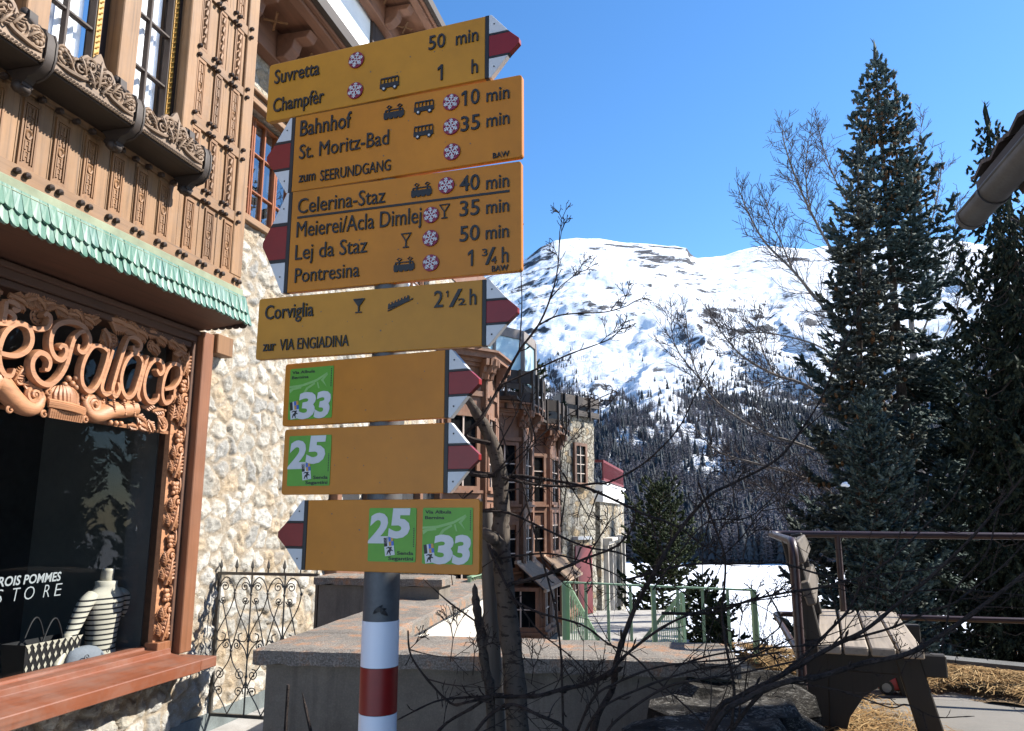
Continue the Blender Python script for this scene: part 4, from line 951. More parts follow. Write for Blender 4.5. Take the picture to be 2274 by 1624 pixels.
TX = {1: (U1, [("Suvretta", 250, 628, 585, 562, 98), ("Champfèr", 240, 838, 618, 772, 98), ("50", 1400, 378, 1525, 352, 100), ("min", 1604, 340, 1770, 308, 96), ("1", 1490, 602, None, 595, 112), ("h", 1720, 552, 1768, 545, 102)]),
      2: (U1, [("Bahnhof", 442, 1018, 822, 955, 112), ("St. Moritz-Bad", 435, 1187, 1103, 1085, 104), ("10", 1668, 790, 1780, 775, 108), ("min", 1832, 762, 2003, 738, 96), ("35", 1640, 985, 1782, 965, 108), ("min", 1832, 950, 2003, 928, 96), ("BAW", 1880, 1184, 2002, 1168, 38)]),
      3: (U2, [("Celerina-Staz", 425, 455, 1075, 385, 108), ("Meierei/Acla Dimlej", 415, 632, 1345, 535, 113), ("Lej da Staz", 405, 803, 940, 753, 110), ("Pontresina", 402, 975, 882, 930, 105), ("40", 1632, 297, 1780, 277, 112), ("min", 1830, 278, 2000, 260, 100), ("35", 1632, 482, 1780, 466, 112), ("min", 1830, 460, 2000, 444, 100), ("50", 1632, 670, 1780, 655, 112), ("min", 1826, 652, 1998, 634, 100),
               ("1", 1716, 850, None, 846, 118), ("3", 1800, 778, 1838, 774, 52), ("/", 1822, 842, 1898, 830, 120), ("4", 1868, 834, 1906, 830, 52), ("h", 1946, 826, 1996, 822, 116), ("BAW", 1872, 893, 1995, 882, 42)]),
      4: (U3, [("Corviglia", 180, 303, 540, 275, 102), ("zur", 165, 540, 258, 532, 76), ("VIA ENGIADINA", 290, 530, 803, 503, 82), ("2", 1440, 214, 1508, 209, 122), ("1", 1540, 136, None, 134, 48), ("/", 1552, 208, 1650, 200, 124), ("2", 1620, 196, 1675, 193, 48), ("h", 1706, 192, 1756, 190, 118)])}
TX2 = {2: (U2, [("zum", 432, 226, 555, 212, 74), ("SEERUNDGANG", 592, 205, 1116, 150, 78)])}
PIC = {1: (U1, [('bus', 1108, 628, 140, 96)]), 2: (U1, [('tram', 1142, 840, 150, 112), ('bus', 1366, 805, 146, 96), ('bus', 1362, 988, 146, 96)]), 3: (U2, [('tram', 1348, 285, 152, 115), ('tram', 1218, 842, 154, 115), ('glass', 1519, 443, 78, 108), ('glass', 1232, 660, 76, 110)]),
       4: (U3, [('glassf', 880, 200, 82, 106), ('funi', 1190, 180, 185, 110)])}
SNO = {1: (U1, [(862, 454, 56), (854, 681, 57)]), 2: (U1, [(1569, 767, 60), (1570, 949, 60), (1575, 1138, 61)]), 3: (U2, [(1532, 251, 60), (1419, 471, 58), (1415, 644, 59), (1417, 828, 60)])}
STK = {5: (33, [(U3(370, 672), U3(676, 1033))]), 6: (25, [(U3(362, 1172), U4(549, 99))]), 7: (25, [(U4(797, 238), U4(1083, 576))])}
for k, (tdeg, x0, x1, z0, z1, tip, sd) in SIGNS.items():
    loc, axes = sgn(k); bs = .010
    m = MB(); m.m = 0; T_ = .016                           # folded sheet: 16 mm deep
    bx0, bx1 = (x0+bs*(sd < 0), x1-bs*(sd > 0))
    plate(m, rrect(bx0, bx1, z0, z1, .007, left=sd > 0, right=sd < 0), axes, -T_, 0)
    sg = m.build('direction_sign', [M_YEL2 if k in (1, 4) else M_YEL], post, bevel=.0012); sg['label'] = LABS[k]
    zc_ = (z0+z1)/2; H = z1-z0; th_ = H/3
    m = MB()                                               # arrow head: white, red, white with black rules
    e0 = x1 if sd > 0 else x0; tl = abs(tip-e0)
    def hx(z): return e0+sd*tl*(1-abs(z-zc_)/(H/2))*1.0
    def hz_(t): return hx(t)
    m.m = 0; be = x1-bs if sd > 0 else x0+bs
    plate(m, [(be, z0), (e0, z0), (e0, z1), (be, z1)], axes, -T_, .0006)
    zr0, zr1 = zc_-H*.165, zc_+H*.165; bl = H*.035
    for (a0, a1, mi) in ((zr0, zr1, 2), (zr1, zr1+bl, 0), (zr0-bl, zr0, 0)):
        m.m = mi
        if mi == 2: plate(m, [(e0, a0), (hx(a0), a0), (hx(zc_)-sd*.004, zc_-.006), (hx(zc_)-sd*.004, zc_+.006), (hx(a1), a1), (e0, a1)], axes, -T_, .0)
        else: plate(m, [(e0, a0), (hx(a0), a0), (hx(a1), a1), (e0, a1)], axes, -T_, .0004)
    m.m = 1; plate(m, [(e0, zr1+bl), (hx(zr1+bl), zr1+bl), (e0+sd*.006, z1), (e0, z1)], axes, -T_, 0); plate(m, [(e0, z0), (e0+sd*.006, z0), (hx(zr0-bl), zr0-bl), (e0, zr0-bl)], axes, -T_, 0)
    for (fx, fz) in ((.28, .84), (.28, .16)):
        m.m = 0; xx, zz = e0+sd*tl*fx*.6, z0+H*fz; plate(m, [(xx+.0022*math.cos(t*math.pi/4), zz+.0022*math.sin(t*math.pi/4)) for t in range(8)], axes, .0002, .0015)
    m.build('arrow_tip', [M_SBLK, M_SWHITE, M_SRED], sg, bevel=.0008)
    for src in (TX, TX2):
        if k in src:
            f, L = src[k]
            for (s_, xa, ya, xb, yb, cap) in L:
                m = MB()
                a0, za = loc(*f(xa, ya)); a1, zb = loc(*f(xb, yb)) if xb else (None, za); a2, zt = loc(*f(xa, ya-cap))
                bd = .0 if 'M' in s_ or len(s_) > 9 else .006
                put_text(m, s_, a0, (za+zb)/2, a1, zt-za, depth=.003, lift=.0008, axes=axes, bold=bd, squeeze=.8)
                if s_[0] == '1':
                    H_ = zt-za; plate(m, [(a0+.02*H_, zt), (a0+.02*H_, zt-.19*H_), (a0-.20*H_, zt-.33*H_), (a0-.20*H_, zt-.17*H_)], axes, .0008, .0037)
                m.build('lettering', M_SBLK, sg)
    if k == 3:
        m = MB(); a0, za = loc(*U2(420, 490)); a1, zb = loc(*U2(2003, 290)); zm = (za+zb)/2
        plate(m, [(a0, zm-.0028), (a1, zm-.0028), (a1, zm+.0028), (a0, zm+.0028)], axes, .0005, .002); m.build('dividing_rule', M_SBLK, sg)
    if k in PIC:
        f, L = PIC[k]
        for (kd, cx, cy, w, h) in L:
            a, z = loc(*f(cx, cy)); aw = loc(*f(cx+w/2, cy))[0]-loc(*f(cx-w/2, cy))[0]; zh = loc(*f(cx, cy-h/2))[1]-loc(*f(cx, cy+h/2))[1]; pict(kd, axes, a, z, aw, zh, sg)
    if k in SNO:
        f, L = SNO[k]
        for i, (cx, cy, r) in enumerate(L):
            a, z = loc(*f(cx, cy)); rr = (loc(*f(cx+r, cy))[0]-loc(*f(cx-r, cy))[0])/2; snow_badge(i+k, axes, a, z, rr, sg)
    if k in STK:
        kd, L = STK[k]
        for (p, q) in L:
            a0, za = loc(*p); a1, zb = loc(*q); sticker(kd, axes, a0, a1, zb, za, sg)
    if k == 7:
        a0, za = loc(*U4(1130, 236)); a1, zb = loc(*U4(1437, 592)); sticker(33, axes, a0, a1, zb, za, sg)
    m = MB(); m.tube([(0, 0, zc_-.02), (0, 0, zc_+.02)], POLER+.004, 20); a = axes(0, zc_, -.017)
    m.beam((0, 0, zc_), a, .05, .03); m.build('clamp', M_STEELP, sg, smooth=True, angle=40)
    # wear: scratches and specks
    m = MB()
    for i in range(9):
        a, z = random.uniform(x0+.04, x1-.04), random.uniform(z0+.02, z1-.02); r = random.uniform(.0008, .0022)
        plate(m, [(a+r*random.uniform(.6, 1.2)*math.cos(t*math.pi/4), z+r*random.uniform(.6, 1.3)*math.sin(t*math.pi/4)) for t in range(8)], axes, .0002, .0006)
    m.build('paint_chip', M_STEELP, sg)
# ================================================================== 4. wrought iron gate between the house and the pier
G0 = fworld(5.50, 0.02, .0)
gate = thing('iron_gate', 'wrought iron garden gate with heart scrolls and spear tips', 'gate', G0, -FA)
GW, GB, GT = .86, .11, 1.165
m = MB()
m.fb(0.0, .022, -.012, .012, GB, GT); m.fb(GW-.02, GW, -.012, .012, GB, GT); m.fb(.0221, GW-.0201, -.012, .012, GT-.022, GT); m.fb(.0221, GW-.0201, -.012, .012, GB, GB+.022)
m.fb(-.05, .0, -.014, .014, .78, .82); m.fb(-.05, .0, -.014, .014, .14, .18)
m.build('gate_frame', M_IRON, gate)
m = MB(); B = .006
def arc(cx, cz, r, a0, a1, th=B, y=0):
    N = 12; m.tube([(cx+r*math.cos(R(a0+(a1-a0)*t/N)), y, cz+r*math.sin(R(a0+(a1-a0)*t/N))) for t in range(N+1)], th, 5)
def scr(cx, cz, r, a0, ccw, turns=1.35):
    N = 18; m.tube([(cx+r*(1-.72*t/N)*math.cos(R(a0)+ccw*turns*2*math.pi*t/N), 0, cz+r*(1-.72*t/N)*math.sin(R(a0)+ccw*turns*2*math.pi*t/N)) for t in range(N+1)], B*.9, 5); m.ball((cx+r*.28*math.cos(R(a0)+ccw*turns*2*math.pi), 0, cz+r*.28*math.sin(R(a0)+ccw*turns*2*math.pi)), .009, n=6, m=4)
def sc(pts): m.tube(smooth_path([(p[0], 0, p[1]) for p in pts], 6), B, 5)
P_ = .284; B = .0048
for c in range(3):
    x0 = .011+P_*c; xm = x0+P_/2; x1 = x0+P_
    if c > 0: m.tube([(x0, 0, GB+.02), (x0, 0, GT-.02)], .0065, 5)
    for sg, xa in ((1, x0), (-1, x1)):
        if xa > GW: continue
        # top arch and lyre running down to the middle
        sc([(xa, .98), (xa+sg*.012, 1.07), (xa+sg*.055, 1.125), (xa+sg*.105, 1.10), (xm-sg*.002, 1.01), (xa+sg*.115, .90), (xa+sg*.05, .78), (xa+sg*.012, .70), (xa+sg*.03, .655), (xa+sg*.075, .66), (xa+sg*.085, .70), (xa+sg*.055, .715)])
        scr(xa+sg*.055, 1.055, .038, 180 if sg > 0 else 0, -sg)
        scr(xa+sg*.045, .955, .030, 180 if sg > 0 else 0, sg)
        # middle hearts
        sc([(xa, .52), (xa+sg*.03, .60), (xm-sg*.045, .665), (xm-sg*.015, .64), (xm, .585), (xm-sg*.02, .50), (xa+sg*.05, .40), (xa+sg*.01, .32)])
        scr(xm-sg*.045, .625, .032, 90, sg)
        scr(xa+sg*.052, .415, .042, 100, -sg); scr(xa+sg*.058, .29, .040, 200 if sg > 0 else -20, -sg)
        sc([(xm, .585), (xm-sg*.03, .70), (xm-sg*.075, .86), (xa+sg*.03, .97)])
        sc([(xm, GB+.02), (xm-sg*.04, .20), (xa+sg*.03, .30), (xa+sg*.005, .36)])
    for zz in (1.0, .66, .40): m.ball((x0, 0, zz), .014, n=6, m=4)
    for zz in (1.01, .585): m.ball((xm, 0, zz), .013, n=6, m=4)
m.build('scrollwork', M_IRON, gate, smooth=True, angle=70)
for i in range(7):
    m = MB(); x = .02+.137*i; m.tube([(x, 0, GT), (x, 0, GT+.025), (x, 0, GT+.04), (x, 0, GT+.06), (x, 0, GT+.10)], [.006, .006, .0135, .011, .001], 6); m.build('spear_tip', M_IRON, gate)

# ================================================================== 5. garden walls
A9 = R(9.0); we = Vector((math.cos(A9), -math.sin(A9), 0)); wb = Vector((math.sin(A9), math.cos(A9), 0))   # along, back
WO = Vector((-1.19, 3.72, 0))
wall = thing('garden_wall', 'rendered garden wall with a broad lichened concrete coping running right and back', 'wall', WO, -A9)
def coping(mb, poly, z0, z1):
    mb.prism(poly, z0, z1)
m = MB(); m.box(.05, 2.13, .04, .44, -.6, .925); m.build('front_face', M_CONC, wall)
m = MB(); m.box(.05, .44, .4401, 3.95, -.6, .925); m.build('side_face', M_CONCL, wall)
cg = MB()
def top_grid(mb, x0, x1, y0, y1, z0, z1, nx, ny, jit=.004):
    vs = []; fs = []
    for j in range(ny+1):
        for i in range(nx+1):
            x = x0+(x1-x0)*i/nx; y = y0+(y1-y0)*j/ny; ed = i in (0, nx) or j in (0, ny)
            q = mnoise.noise(Vector((x*7, y*7, 1)))*jit+mnoise.noise(Vector((x*23, y*23, 4)))*jit*.6
            vs.append((x+q*.9, y+q*.9, z1+q-(.010 if ed else 0)))
    for j in range(ny):
        for i in range(nx): a = j*(nx+1)+i; fs.append((a, a+1, a+nx+2, a+nx+1))
    base = len(vs); per = [i for i in range(nx+1)]+[j*(nx+1)+nx for j in range(1, ny+1)]+[ny*(nx+1)+i for i in range(nx-1, -1, -1)]+[j*(nx+1) for j in range(ny-1, 0, -1)]
    for k, i in enumerate(per):
        q = mnoise.noise(Vector((vs[i][0]*12, vs[i][1]*12, 9)))*.008; vs.append((vs[i][0]+q, vs[i][1]+q, z0+q))
    n_ = len(per)
    for k in range(n_): fs.append((base+k, base+(k+1) % n_, per[(k+1) % n_], per[k]))
    fs.append(tuple(base+n_-1-k for k in range(n_)))
    mb.add(vs, fs)
top_grid(cg, 0, 2.17, 0, .49, .930, 1.0, 90, 18); cp = cg.build('coping', M_COPING, wall)
cg = MB(); top_grid(cg, 0, .49, .4905, 4.0, .930, 1.0, 18, 100); cg.build('coping', M_COPING, wall)
m = MB()
pier = thing('garden_pier', 'dark rendered wall pier with a low concrete cap beyond the iron gate', 'wall', hz(718, 1290, .98)*1.0, -A9-R(4))
pier.location = (-1.49, 5.98, 0)
m.box(.03, .98, .03, .30, 0, 1.085); m.build('rendered_face', M_CONC, pier)
cg = MB(); top_grid(cg, 0, 1.01, 0, .34, 1.09, 1.15, 50, 12); cg.build('cap', M_COPING, pier)

# street level paving between the wall and the house
M_SLAB = concrete('pale_paving', (.50, .49, .47), speck=.25, bump=.2)
def paving(name, poly, z, mat, kind='structure', th=.06):
    m = MB(); m.prism(poly, z-th, z); return tag(m.build(name, mat), kind=kind)
n = NT('slab_paving'); v = n.coords((1, 1, 1), rot=(0, 0, R(12))); br = n.new("ShaderNodeTexBrick"); n.link(v, br.inputs[0]); br.offset = .0
br.inputs['Scale'].default_value = 1.0; br.inputs['Brick Width'].default_value = .62; br.inputs['Row Height'].default_value = .62; br.inputs['Mortar Size'].default_value = .008; br.inputs['Mortar Smooth'].default_value = .3
br.inputs['Color1'].default_value = (.38, .365, .34, 1); br.inputs['Color2'].default_value = (.46, .445, .42, 1); br.inputs['Mortar'].default_value = (.08, .075, .07, 1)
a_ = n.noise(v, 4, 6, .7); s_ = n.noise(v, 90, 3, .7); c = n.mix(n.ramp(a_.outputs[0], [(.35, .6), (.7, 0.)]), br.outputs[0], (.22, .20, .175)); c = n.mix(n.ramp(s_.outputs[0], [(.35, .5), (.5, 0.)]), c, (.2, .19, .17))
n.link(c, n.b.inputs['Base Color']); n.b.inputs['Roughness'].default_value = .9; n.bump(n.math('ADD', n.math('MULTIPLY', br.outputs['Fac'], -1.), n.math('MULTIPLY', s_.outputs[0], .3)), .5, .006)
SLAB = n.mat; PATIO = n.mat.copy(); PATIO.name = 'patio_slabs'
for nd in PATIO.node_tree.nodes:
    if nd.bl_idname == 'ShaderNodeTexBrick': nd.inputs['Color1'].default_value = (.135, .128, .115, 1); nd.inputs['Color2'].default_value = (.17, .16, .142, 1); nd.inputs['Mortar'].default_value = (.05, .045, .04, 1); nd.inputs['Brick Width'].default_value = .9; nd.inputs['Row Height'].default_value = .75
w0, w1 = fworld(-3, .0, 0), fworld(9.6, .0, 0)
paving('street_paving', [(w0.x, w0.y), (3.2, -6), (3.2, 2.2), (.98, 3.3), (.9, 3.9), (-.45, 4.2), (-.2, 7.6), (-.3, 8.2), (w1.x, w1.y)], 0.0, SLAB)

# ================================================================== 6. raised patio with bench, straw, railing at the right
PZ = .53
paving('patio_paving', [(.68, 2.0), (6.5, .5), (6.5, 4.9), (1.65, 6.35), (1.15, 5.6), (1.22, 3.7)], PZ, PATIO, th=.5)
m = MB(); rw = [(.70, 2.1), (1.02, 2.0), (1.16, 3.7), (.86, 3.75)]
vs = []; fs = []
def stone_block(mb, c, sx, sy, sz, seed, e=.45):
    r_ = random.Random(seed); n1, n2 = 10, 6; vs = []; fs = []
    for i in range(1, n2):
        ph = -math.pi/2+math.pi*i/n2
        for k in range(n1):
            th = 2*math.pi*k/n1
            cx = math.copysign(abs(math.cos(ph))**e*abs(math.cos(th))**e, math.cos(th)); cy = math.copysign(abs(math.cos(ph))**e*abs(math.sin(th))**e, math.sin(th)); cz = math.copysign(abs(math.sin(ph))**e, math.sin(ph))
            j = 1+r_.uniform(-.14, .14); vs.append((c[0]+cx*sx*j, c[1]+cy*sy*j, c[2]+cz*sz*j))
    for i in range(n2-2):
        for k in range(n1): fs.append((i*n1+k, i*n1+(k+1) % n1, (i+1)*n1+(k+1) % n1, (i+1)*n1+k))
    fs += [tuple(range(n1-1, -1, -1)), tuple((n2-2)*n1+k for k in range(n1))]; mb.add(vs, fs)
q = 0
for row in range(5):
    for k in range(6):
        stone_block(m, (.362*(2.2+.29*k)-.30+.03*math.sin(q*2.1), 2.2+.29*k+(.13 if row % 2 else 0), .06+.190*row), .31, .155, .104, q, .62); q += 1
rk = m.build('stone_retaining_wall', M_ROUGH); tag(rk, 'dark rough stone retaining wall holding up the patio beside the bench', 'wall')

KERB = concrete('kerb_concrete', (.15, .15, .145), speck=.3)
ka, kb = hz(1790, 1431, PZ+.1), hz(2420, 1490, PZ+.1); ka.z = kb.z = PZ; m = MB(); m.beam(ka+Vector((0, 0, .03)), kb+Vector((0, 0, .03)), .16, .14); m2 = tag(m.build('patio_kerb', KERB), kind='structure')

# railing of round steel pipe
M_PIPE = plain('oxide_red_pipe', (.034, .016, .017), .4, .25, 20, .1)
rl = thing('pipe_railing', 'dark red pipe railing with a bent corner around the patio', 'railing', (1.335, 3.75, PZ))
O = Vector((1.335, 3.75, PZ))
def rp(*P): return [Vector(p)-O for p in P]
c0 = Vector((1.335, 3.75, 1.475)); c1 = Vector((1.75, 5.32, 1.475)); c2 = c1+Vector((fn[0], fn[1], 0))*4.2+Vector((0, 0, -.02))
m = MB()
def bent(mb, P, r, br=.10, n=10):
    P = [Vector(p) for p in P]; out = [P[0]]
    for i in range(1, len(P)-1):
        a, b, c = P[i-1], P[i], P[i+1]; d0 = (a-b).normalized(); d1 = (c-b).normalized(); k = min(br, (a-b).length*.45, (c-b).length*.45)
        for t in np.linspace(0, 1, 7): out.append((1-t)**2*(b+d0*k)+2*t*(1-t)*b+t*t*(b+d1*k))
    out.append(P[-1]); mb.tube(out, r, n)
bent(m, rp((1.335, 3.75, PZ-.02), c0, c1, c2), .0225, .09); m.build('top_rail', M_PIPE, rl, smooth=True, angle=70)
m = MB(); l1 = Vector((1.75, 5.34, .955)); bent(m, rp((1.35, 3.80, .955), l1, l1+Vector((fn[0], fn[1], 0))*4.2), .018, .07); m.build('lower_rail', M_PIPE, rl, smooth=True, angle=70)
for t in (.42, 2.3, 4.1):
    p = c1+Vector((fn[0], fn[1], 0))*t; m = MB(); m.tube(rp((p.x, p.y+.0, PZ-.02), (p.x, p.y, 1.47)), .02, 10); m.build('rail_post', M_PIPE, rl, smooth=True, angle=70)

# bench
BZ = PZ+.45; SN, SF = 3.50, 4.98
bl, br_ = hz(1812, 1434, BZ), hz(2052, 1442, BZ); fl, fr_ = hz(1817, 1354, BZ), hz(1957, 1361, BZ)
be = Vector((fl.x-bl.x, fl.y-bl.y, 0)).normalized(); ang = math.atan2(be.x, be.y)
bench = thing('park_bench', 'weathered plank bench with dark timber frame on the patio, seen end on', 'bench', (bl.x, bl.y, PZ), -ang)
Lb = (fl-bl).length; Wb = (Vector((br_.x, br_.y, 0))-Vector((bl.x, bl.y, 0))).dot(Vector((be.y, -be.x, 0)))
pw = Wb/4
m = MB()
for i in range(4):
    x0 = i*pw+.006; x1 = (i+1)*pw-.006
    m2_ = MB(); m2_.box(x0, x1, 0, Lb, .415, .455); m2_.build('seat_plank', W_BENCH, bench, bevel=.006)
for y in (.20, Lb-.25):
    m = MB()
    m.beam((-.03, y, .0), (-.01, y, .45), .075, .13); m.beam((-.01, y, .45), (-.10, y, .95), .075, .075); m.build('back_leg', W_BENCHD, bench, bevel=.006)
    m = MB(); m.beam((Wb+.02, y, .0), (Wb-.07, y, .40), .09, .11, up=(1, 0, 0)); m.build('front_leg', W_BENCHD, bench, bevel=.006)
    m = MB(); m.box(-.08, Wb+.10, y-.035, y+.035, .31, .413); m.box(-.06, Wb+.05, y-.0345, y+.0345, .20, .31) if False else None; m.build('seat_bearer', W_BENCHD, bench, bevel=.006)
    m = MB(); pr = [(-.05, .0), (.10, .0), (.13, .10), (.20, .20), (.30, .27), (Wb-.10, .312), (-.06, .312)]
    vs = [(p[0], y-.03, p[1]) for p in pr]+[(p[0], y+.03, p[1]) for p in pr]; k = len(pr)
    m.add(vs, [tuple(range(k-1, -1, -1)), tuple(range(k, 2*k))]+[(i, (i+1) % k, k+(i+1) % k, k+i)[::-1] for i in range(k)]); m.build('frame_gusset', W_BENCHD, bench)
for (zz, xx) in ((.885, -.085), (.69, -.048)):
    m = MB(); m.beam((xx+.03, .0, zz), (xx+.03, Lb, zz), .045, .11 if zz > .6 else .0, up=(-.28, 0, 1)) if zz > .6 else None
    if zz > .6: m.build('back_plank', W_BACK, bench, bevel=.006)

# straw
ST = island('straw', [(0., (.20, .11, .045)), (.4, (.30, .19, .085)), (.8, (.44, .31, .16)), (1., (.15, .085, .035))], .85)
def straw_field(n_, region, zfun, seed):
    r_ = np.random.default_rng(seed); V = []; 
    P = np.array([region(r_) for _ in range(n_)]); a = r_.uniform(0, 2*np.pi, n_); L = r_.uniform(.03, .10, n_); w = r_.uniform(.0012, .0028, n_); t = r_.uniform(-.5, .5, n_)
    base = np.array([zfun(*p) for p in P]); d = np.stack([np.cos(a), np.sin(a)], 1); p0 = np.stack([-np.sin(a), np.cos(a)], 1)
    lift = r_.uniform(.0, .025, n_); A = np.c_[P-d*L[:, None], base+lift+.01-t*L*.35]; C = np.c_[P+d*L[:, None], base+lift+.01+t*L*.35]; M_ = (A+C)/2; M_[:, 2] += L*.18
    pw_ = np.c_[p0*w[:, None], np.zeros(n_)]
    V = np.stack([A-pw_, A+pw_, M_-pw_, M_+pw_+[0, 0, .001], C-pw_, C+pw_], 1).reshape(-1, 3); b = np.arange(n_)[:, None]*6
    T = np.concatenate([b+[0, 2, 3, 1], b+[2, 4, 5, 3]], 0); return V, T
def KY(x): return ka.y+(kb.y-ka.y)*(x-ka.x)/(kb.x-ka.x)
def sz(x, y):
    d = (y-(KY(x)-.08))                              # distance to the kerb (negative inside)
    return PZ+max(0, .06-.10*abs(d+.42))*1.0+.02*mnoise.noise(Vector((x*3, y*3, 0)))+.008
def reg(r_):
    while True:
        x = r_.uniform(1.75, 5.4); y = r_.uniform(4.4, 6.6); d = y-(KY(x)-.08); lim = .95+.25*mnoise.noise(Vector((x*2, 3, 0)))
        if -lim < d < -.02 and r_.random() < 1-max(0, (-d-.6))*2: return (x, y)
def reg2(r_):
    while True:
        x = r_.normal(1.72, .24); y = r_.normal(3.95, .5)
        if 1.1 < x < 2.15 and 3.2 < y < 5.2: return (x, y)
V1, T1 = straw_field(12000, reg, sz, 3); V2, T2 = straw_field(3800, reg2, lambda x, y: PZ+.006+.02*max(0, mnoise.noise(Vector((x*4, y*4, 2)))), 4)
tag(np_mesh('straw', np.concatenate([V1, V2]), np.concatenate([T1, T2+len(V1)]), ST), 'golden straw strewn over the patio slabs', 'straw', kind='stuff')
gm = []; N_ = 60; vs = []; fs = []
for j in range(N_//2+1):
    for i in range(N_+1):
        x = 1.72+3.7*i/N_; y0 = KY(x)-.08; y = y0-1.0+1.0*j/(N_//2); d = y-y0; e = .12+.25*mnoise.noise(Vector((x*2, 3, 0)))
        vs.append((x, y, PZ-.01+max(-.01, (.045*math.sin(math.pi*min(1, max(0, (d+1.0-e)/(1.0-e))))+.045*mnoise.noise(Vector((x*5, y*5, 1)))+.02*mnoise.noise(Vector((x*14, y*14, 1)))))))
for j in range(N_//2):
    for i in range(N_): a = j*(N_+1)+i; fs.append((a, a+1, a+N_+2, a+N_+1))
m = MB(); m.add(vs, fs); tag(m.build('straw_bank', plain('matted_straw', (.16, .10, .045), .95, .5, 18, 1.0, .03), smooth=True), 'matted bank of brown straw along the patio kerb', 'straw', kind='stuff')
# red toy car, half hidden by the bench leg
tp = hz(2002, 1541, PZ); toy = thing('toy_car', 'small red toy car on the straw behind the bench leg', 'toy', (tp.x, tp.y, PZ), R(-20))
m = MB(); secs = [(-.13, .05, .09), (-.08, .05, .125), (.02, .05, .13), (.08, .05, .095), (.14, .05, .085)]
vs = []
for (x, a, b) in secs: vs += [(x, -.045, .03), (x, -.05, a+.02), (x, -.035, b), (x, .035, b), (x, .05, a+.02), (x, .045, .03)]
fs = []
for i in range(4):
    for k in range(6): fs.append((i*6+k, (i+1)*6+k, (i+1)*6+(k+1) % 6, i*6+(k+1) % 6))
fs += [(0, 1, 2, 3, 4, 5), (29, 28, 27, 26, 25, 24)]; m.add(vs, fs); m.build('body', plain('toy_red', (.55, .015, .02), .3, .1, 10, 0), toy, smooth=True, angle=40)
for x in (-.085, .085):
    for y in (-.055, .055):
        m = MB(); m.tube([(x, y-.014, .042), (x, y+.014, .042)], .042, 14); w = m.build('wheel', M_SBLK, toy, smooth=True, angle=40)
        m = MB(); sy = -1 if y < 0 else 1; m.tube([(x, y+sy*.0142, .042), (x, y+sy*.018, .042)], .027, 12); m.build('hub', plain('toy_grey', (.3, .31, .33), .4, .1, 10, 0) if 'toy_grey' not in bpy.data.materials else bpy.data.materials['toy_grey'], w)

# ================================================================== 7. roof of the neighbouring house, top right
GE = dep(2158, 478, 3.55); gz = GE.z
nb = thing('neighbour_house', 'neighbouring house with a half round gutter under its tiled eaves, top right', 'house', (GE.x, GE.y, 0), FROT)
# local x runs along the eaves (away), local y to the left: house body lies at negative y
GUT = plain('grey_gutter', (.062, .06, .06), .55, .3, 8, .3, metal=.2)
def half_pipe(mb, xa, xb, cy, cz, r, th=.004, a0=175, a1=365, n=14):
    vs = []; fs = []
    for x in (xa, xb):
        for rr in (r, r-th):
            for k in range(n+1): a = R(a0+(a1-a0)*k/n); vs.append((x, cy+rr*math.cos(a), cz+rr*math.sin(a)))
    q = n+1
    for k in range(n): fs += [(k, k+1, 2*q+k+1, 2*q+k), (q+k+1, q+k, 3*q+k, 3*q+k+1), (k, q+k, q+k+1, k+1), (2*q+k, 2*q+k+1, 3*q+k+1, 3*q+k)]
    fs += [(0, 2*q, 3*q, q), (n, q+n, 3*q+n, 2*q+n)]; mb.add(vs, fs)
m = MB(); half_pipe(m, -5.5, 0.03, 0, gz, .066); m.tube([(-5.5, .062, gz+.006), (.0, .062, gz+.006)], .009, 8); gut = m.build('gutter', GUT, nb, smooth=True, angle=60)
m = MB()                                                  # rounded outlet at the end
for x0, x1, r in ((-.02, .0, .070),): half_pipe(m, x0, x1, 0, gz, r)
m.build('gutter_collar', GUT, gut, smooth=True, angle=60)
for x in (-.30, -.98, -1.66, -2.34, -3.0, -3.7):
    m = MB(); half_pipe(m, x-.014, x+.014, 0, gz, .073, .006); m.build('gutter_strap', plain('dark_strap', (.04, .038, .038), .5, .2, 8, .1) if 'dark_strap' not in bpy.data.materials else bpy.data.materials['dark_strap'], gut)
pit = R(21); RT = []
NR = 26; m = MB(); XE = -.26
for j in range(14):
    y0 = -.02-.28*j; z0 = gz+.10+.28*j*math.tan(pit)
    for i in range(NR):
        x = XE-.21*i; w = .205; jit = random.uniform(-.004, .004)
        vs = []
        for (yy, dz) in ((y0+.06, 0.0), (y0-.28, 0.28*math.tan(pit)+.06*math.tan(pit))):
            for (xx, h) in ((x-w/2, .016), (x-w/4, .030), (x, .016), (x+w/4, .002), (x+w/2, .016)): vs.append((xx, yy, z0+dz+h+jit+.018))
        vs += [(a, b, c_-.018) for a, b, c_ in vs]
        fs = [(i_, i_+1, 6+i_, 5+i_)[::-1] for i_ in range(4)]+[(10+i_, 11+i_, 16+i_, 15+i_) for i_ in range(4)]+[(i_, 10+i_, 11+i_, i_+1)[::-1] for i_ in range(4)]+[(0, 5, 15, 10), (4, 14, 19, 9)]
        m.add(vs, fs)
m.build('roof', plain('dark_roof_tile', (.07, .055, .05), .8, .35, 4, .4), nb)
m = MB(); vs = [(XE+.07, .03, gz+.03), (XE+.07, -3.9, gz+.03+3.9*math.tan(pit)), (-5.6, -3.9, gz+.03+3.9*math.tan(pit)), (-5.6, .03, gz+.03)]; vs += [(a, b, c_+.06) for a, b, c_ in vs]
m.add(vs, [(0, 1, 2, 3)[::-1], (4, 5, 6, 7), (0, 1, 5, 4), (1, 2, 6, 5), (2, 3, 7, 6), (3, 0, 4, 7)]); m.build('roof_boarding', W_DARK, nb)
m = MB()
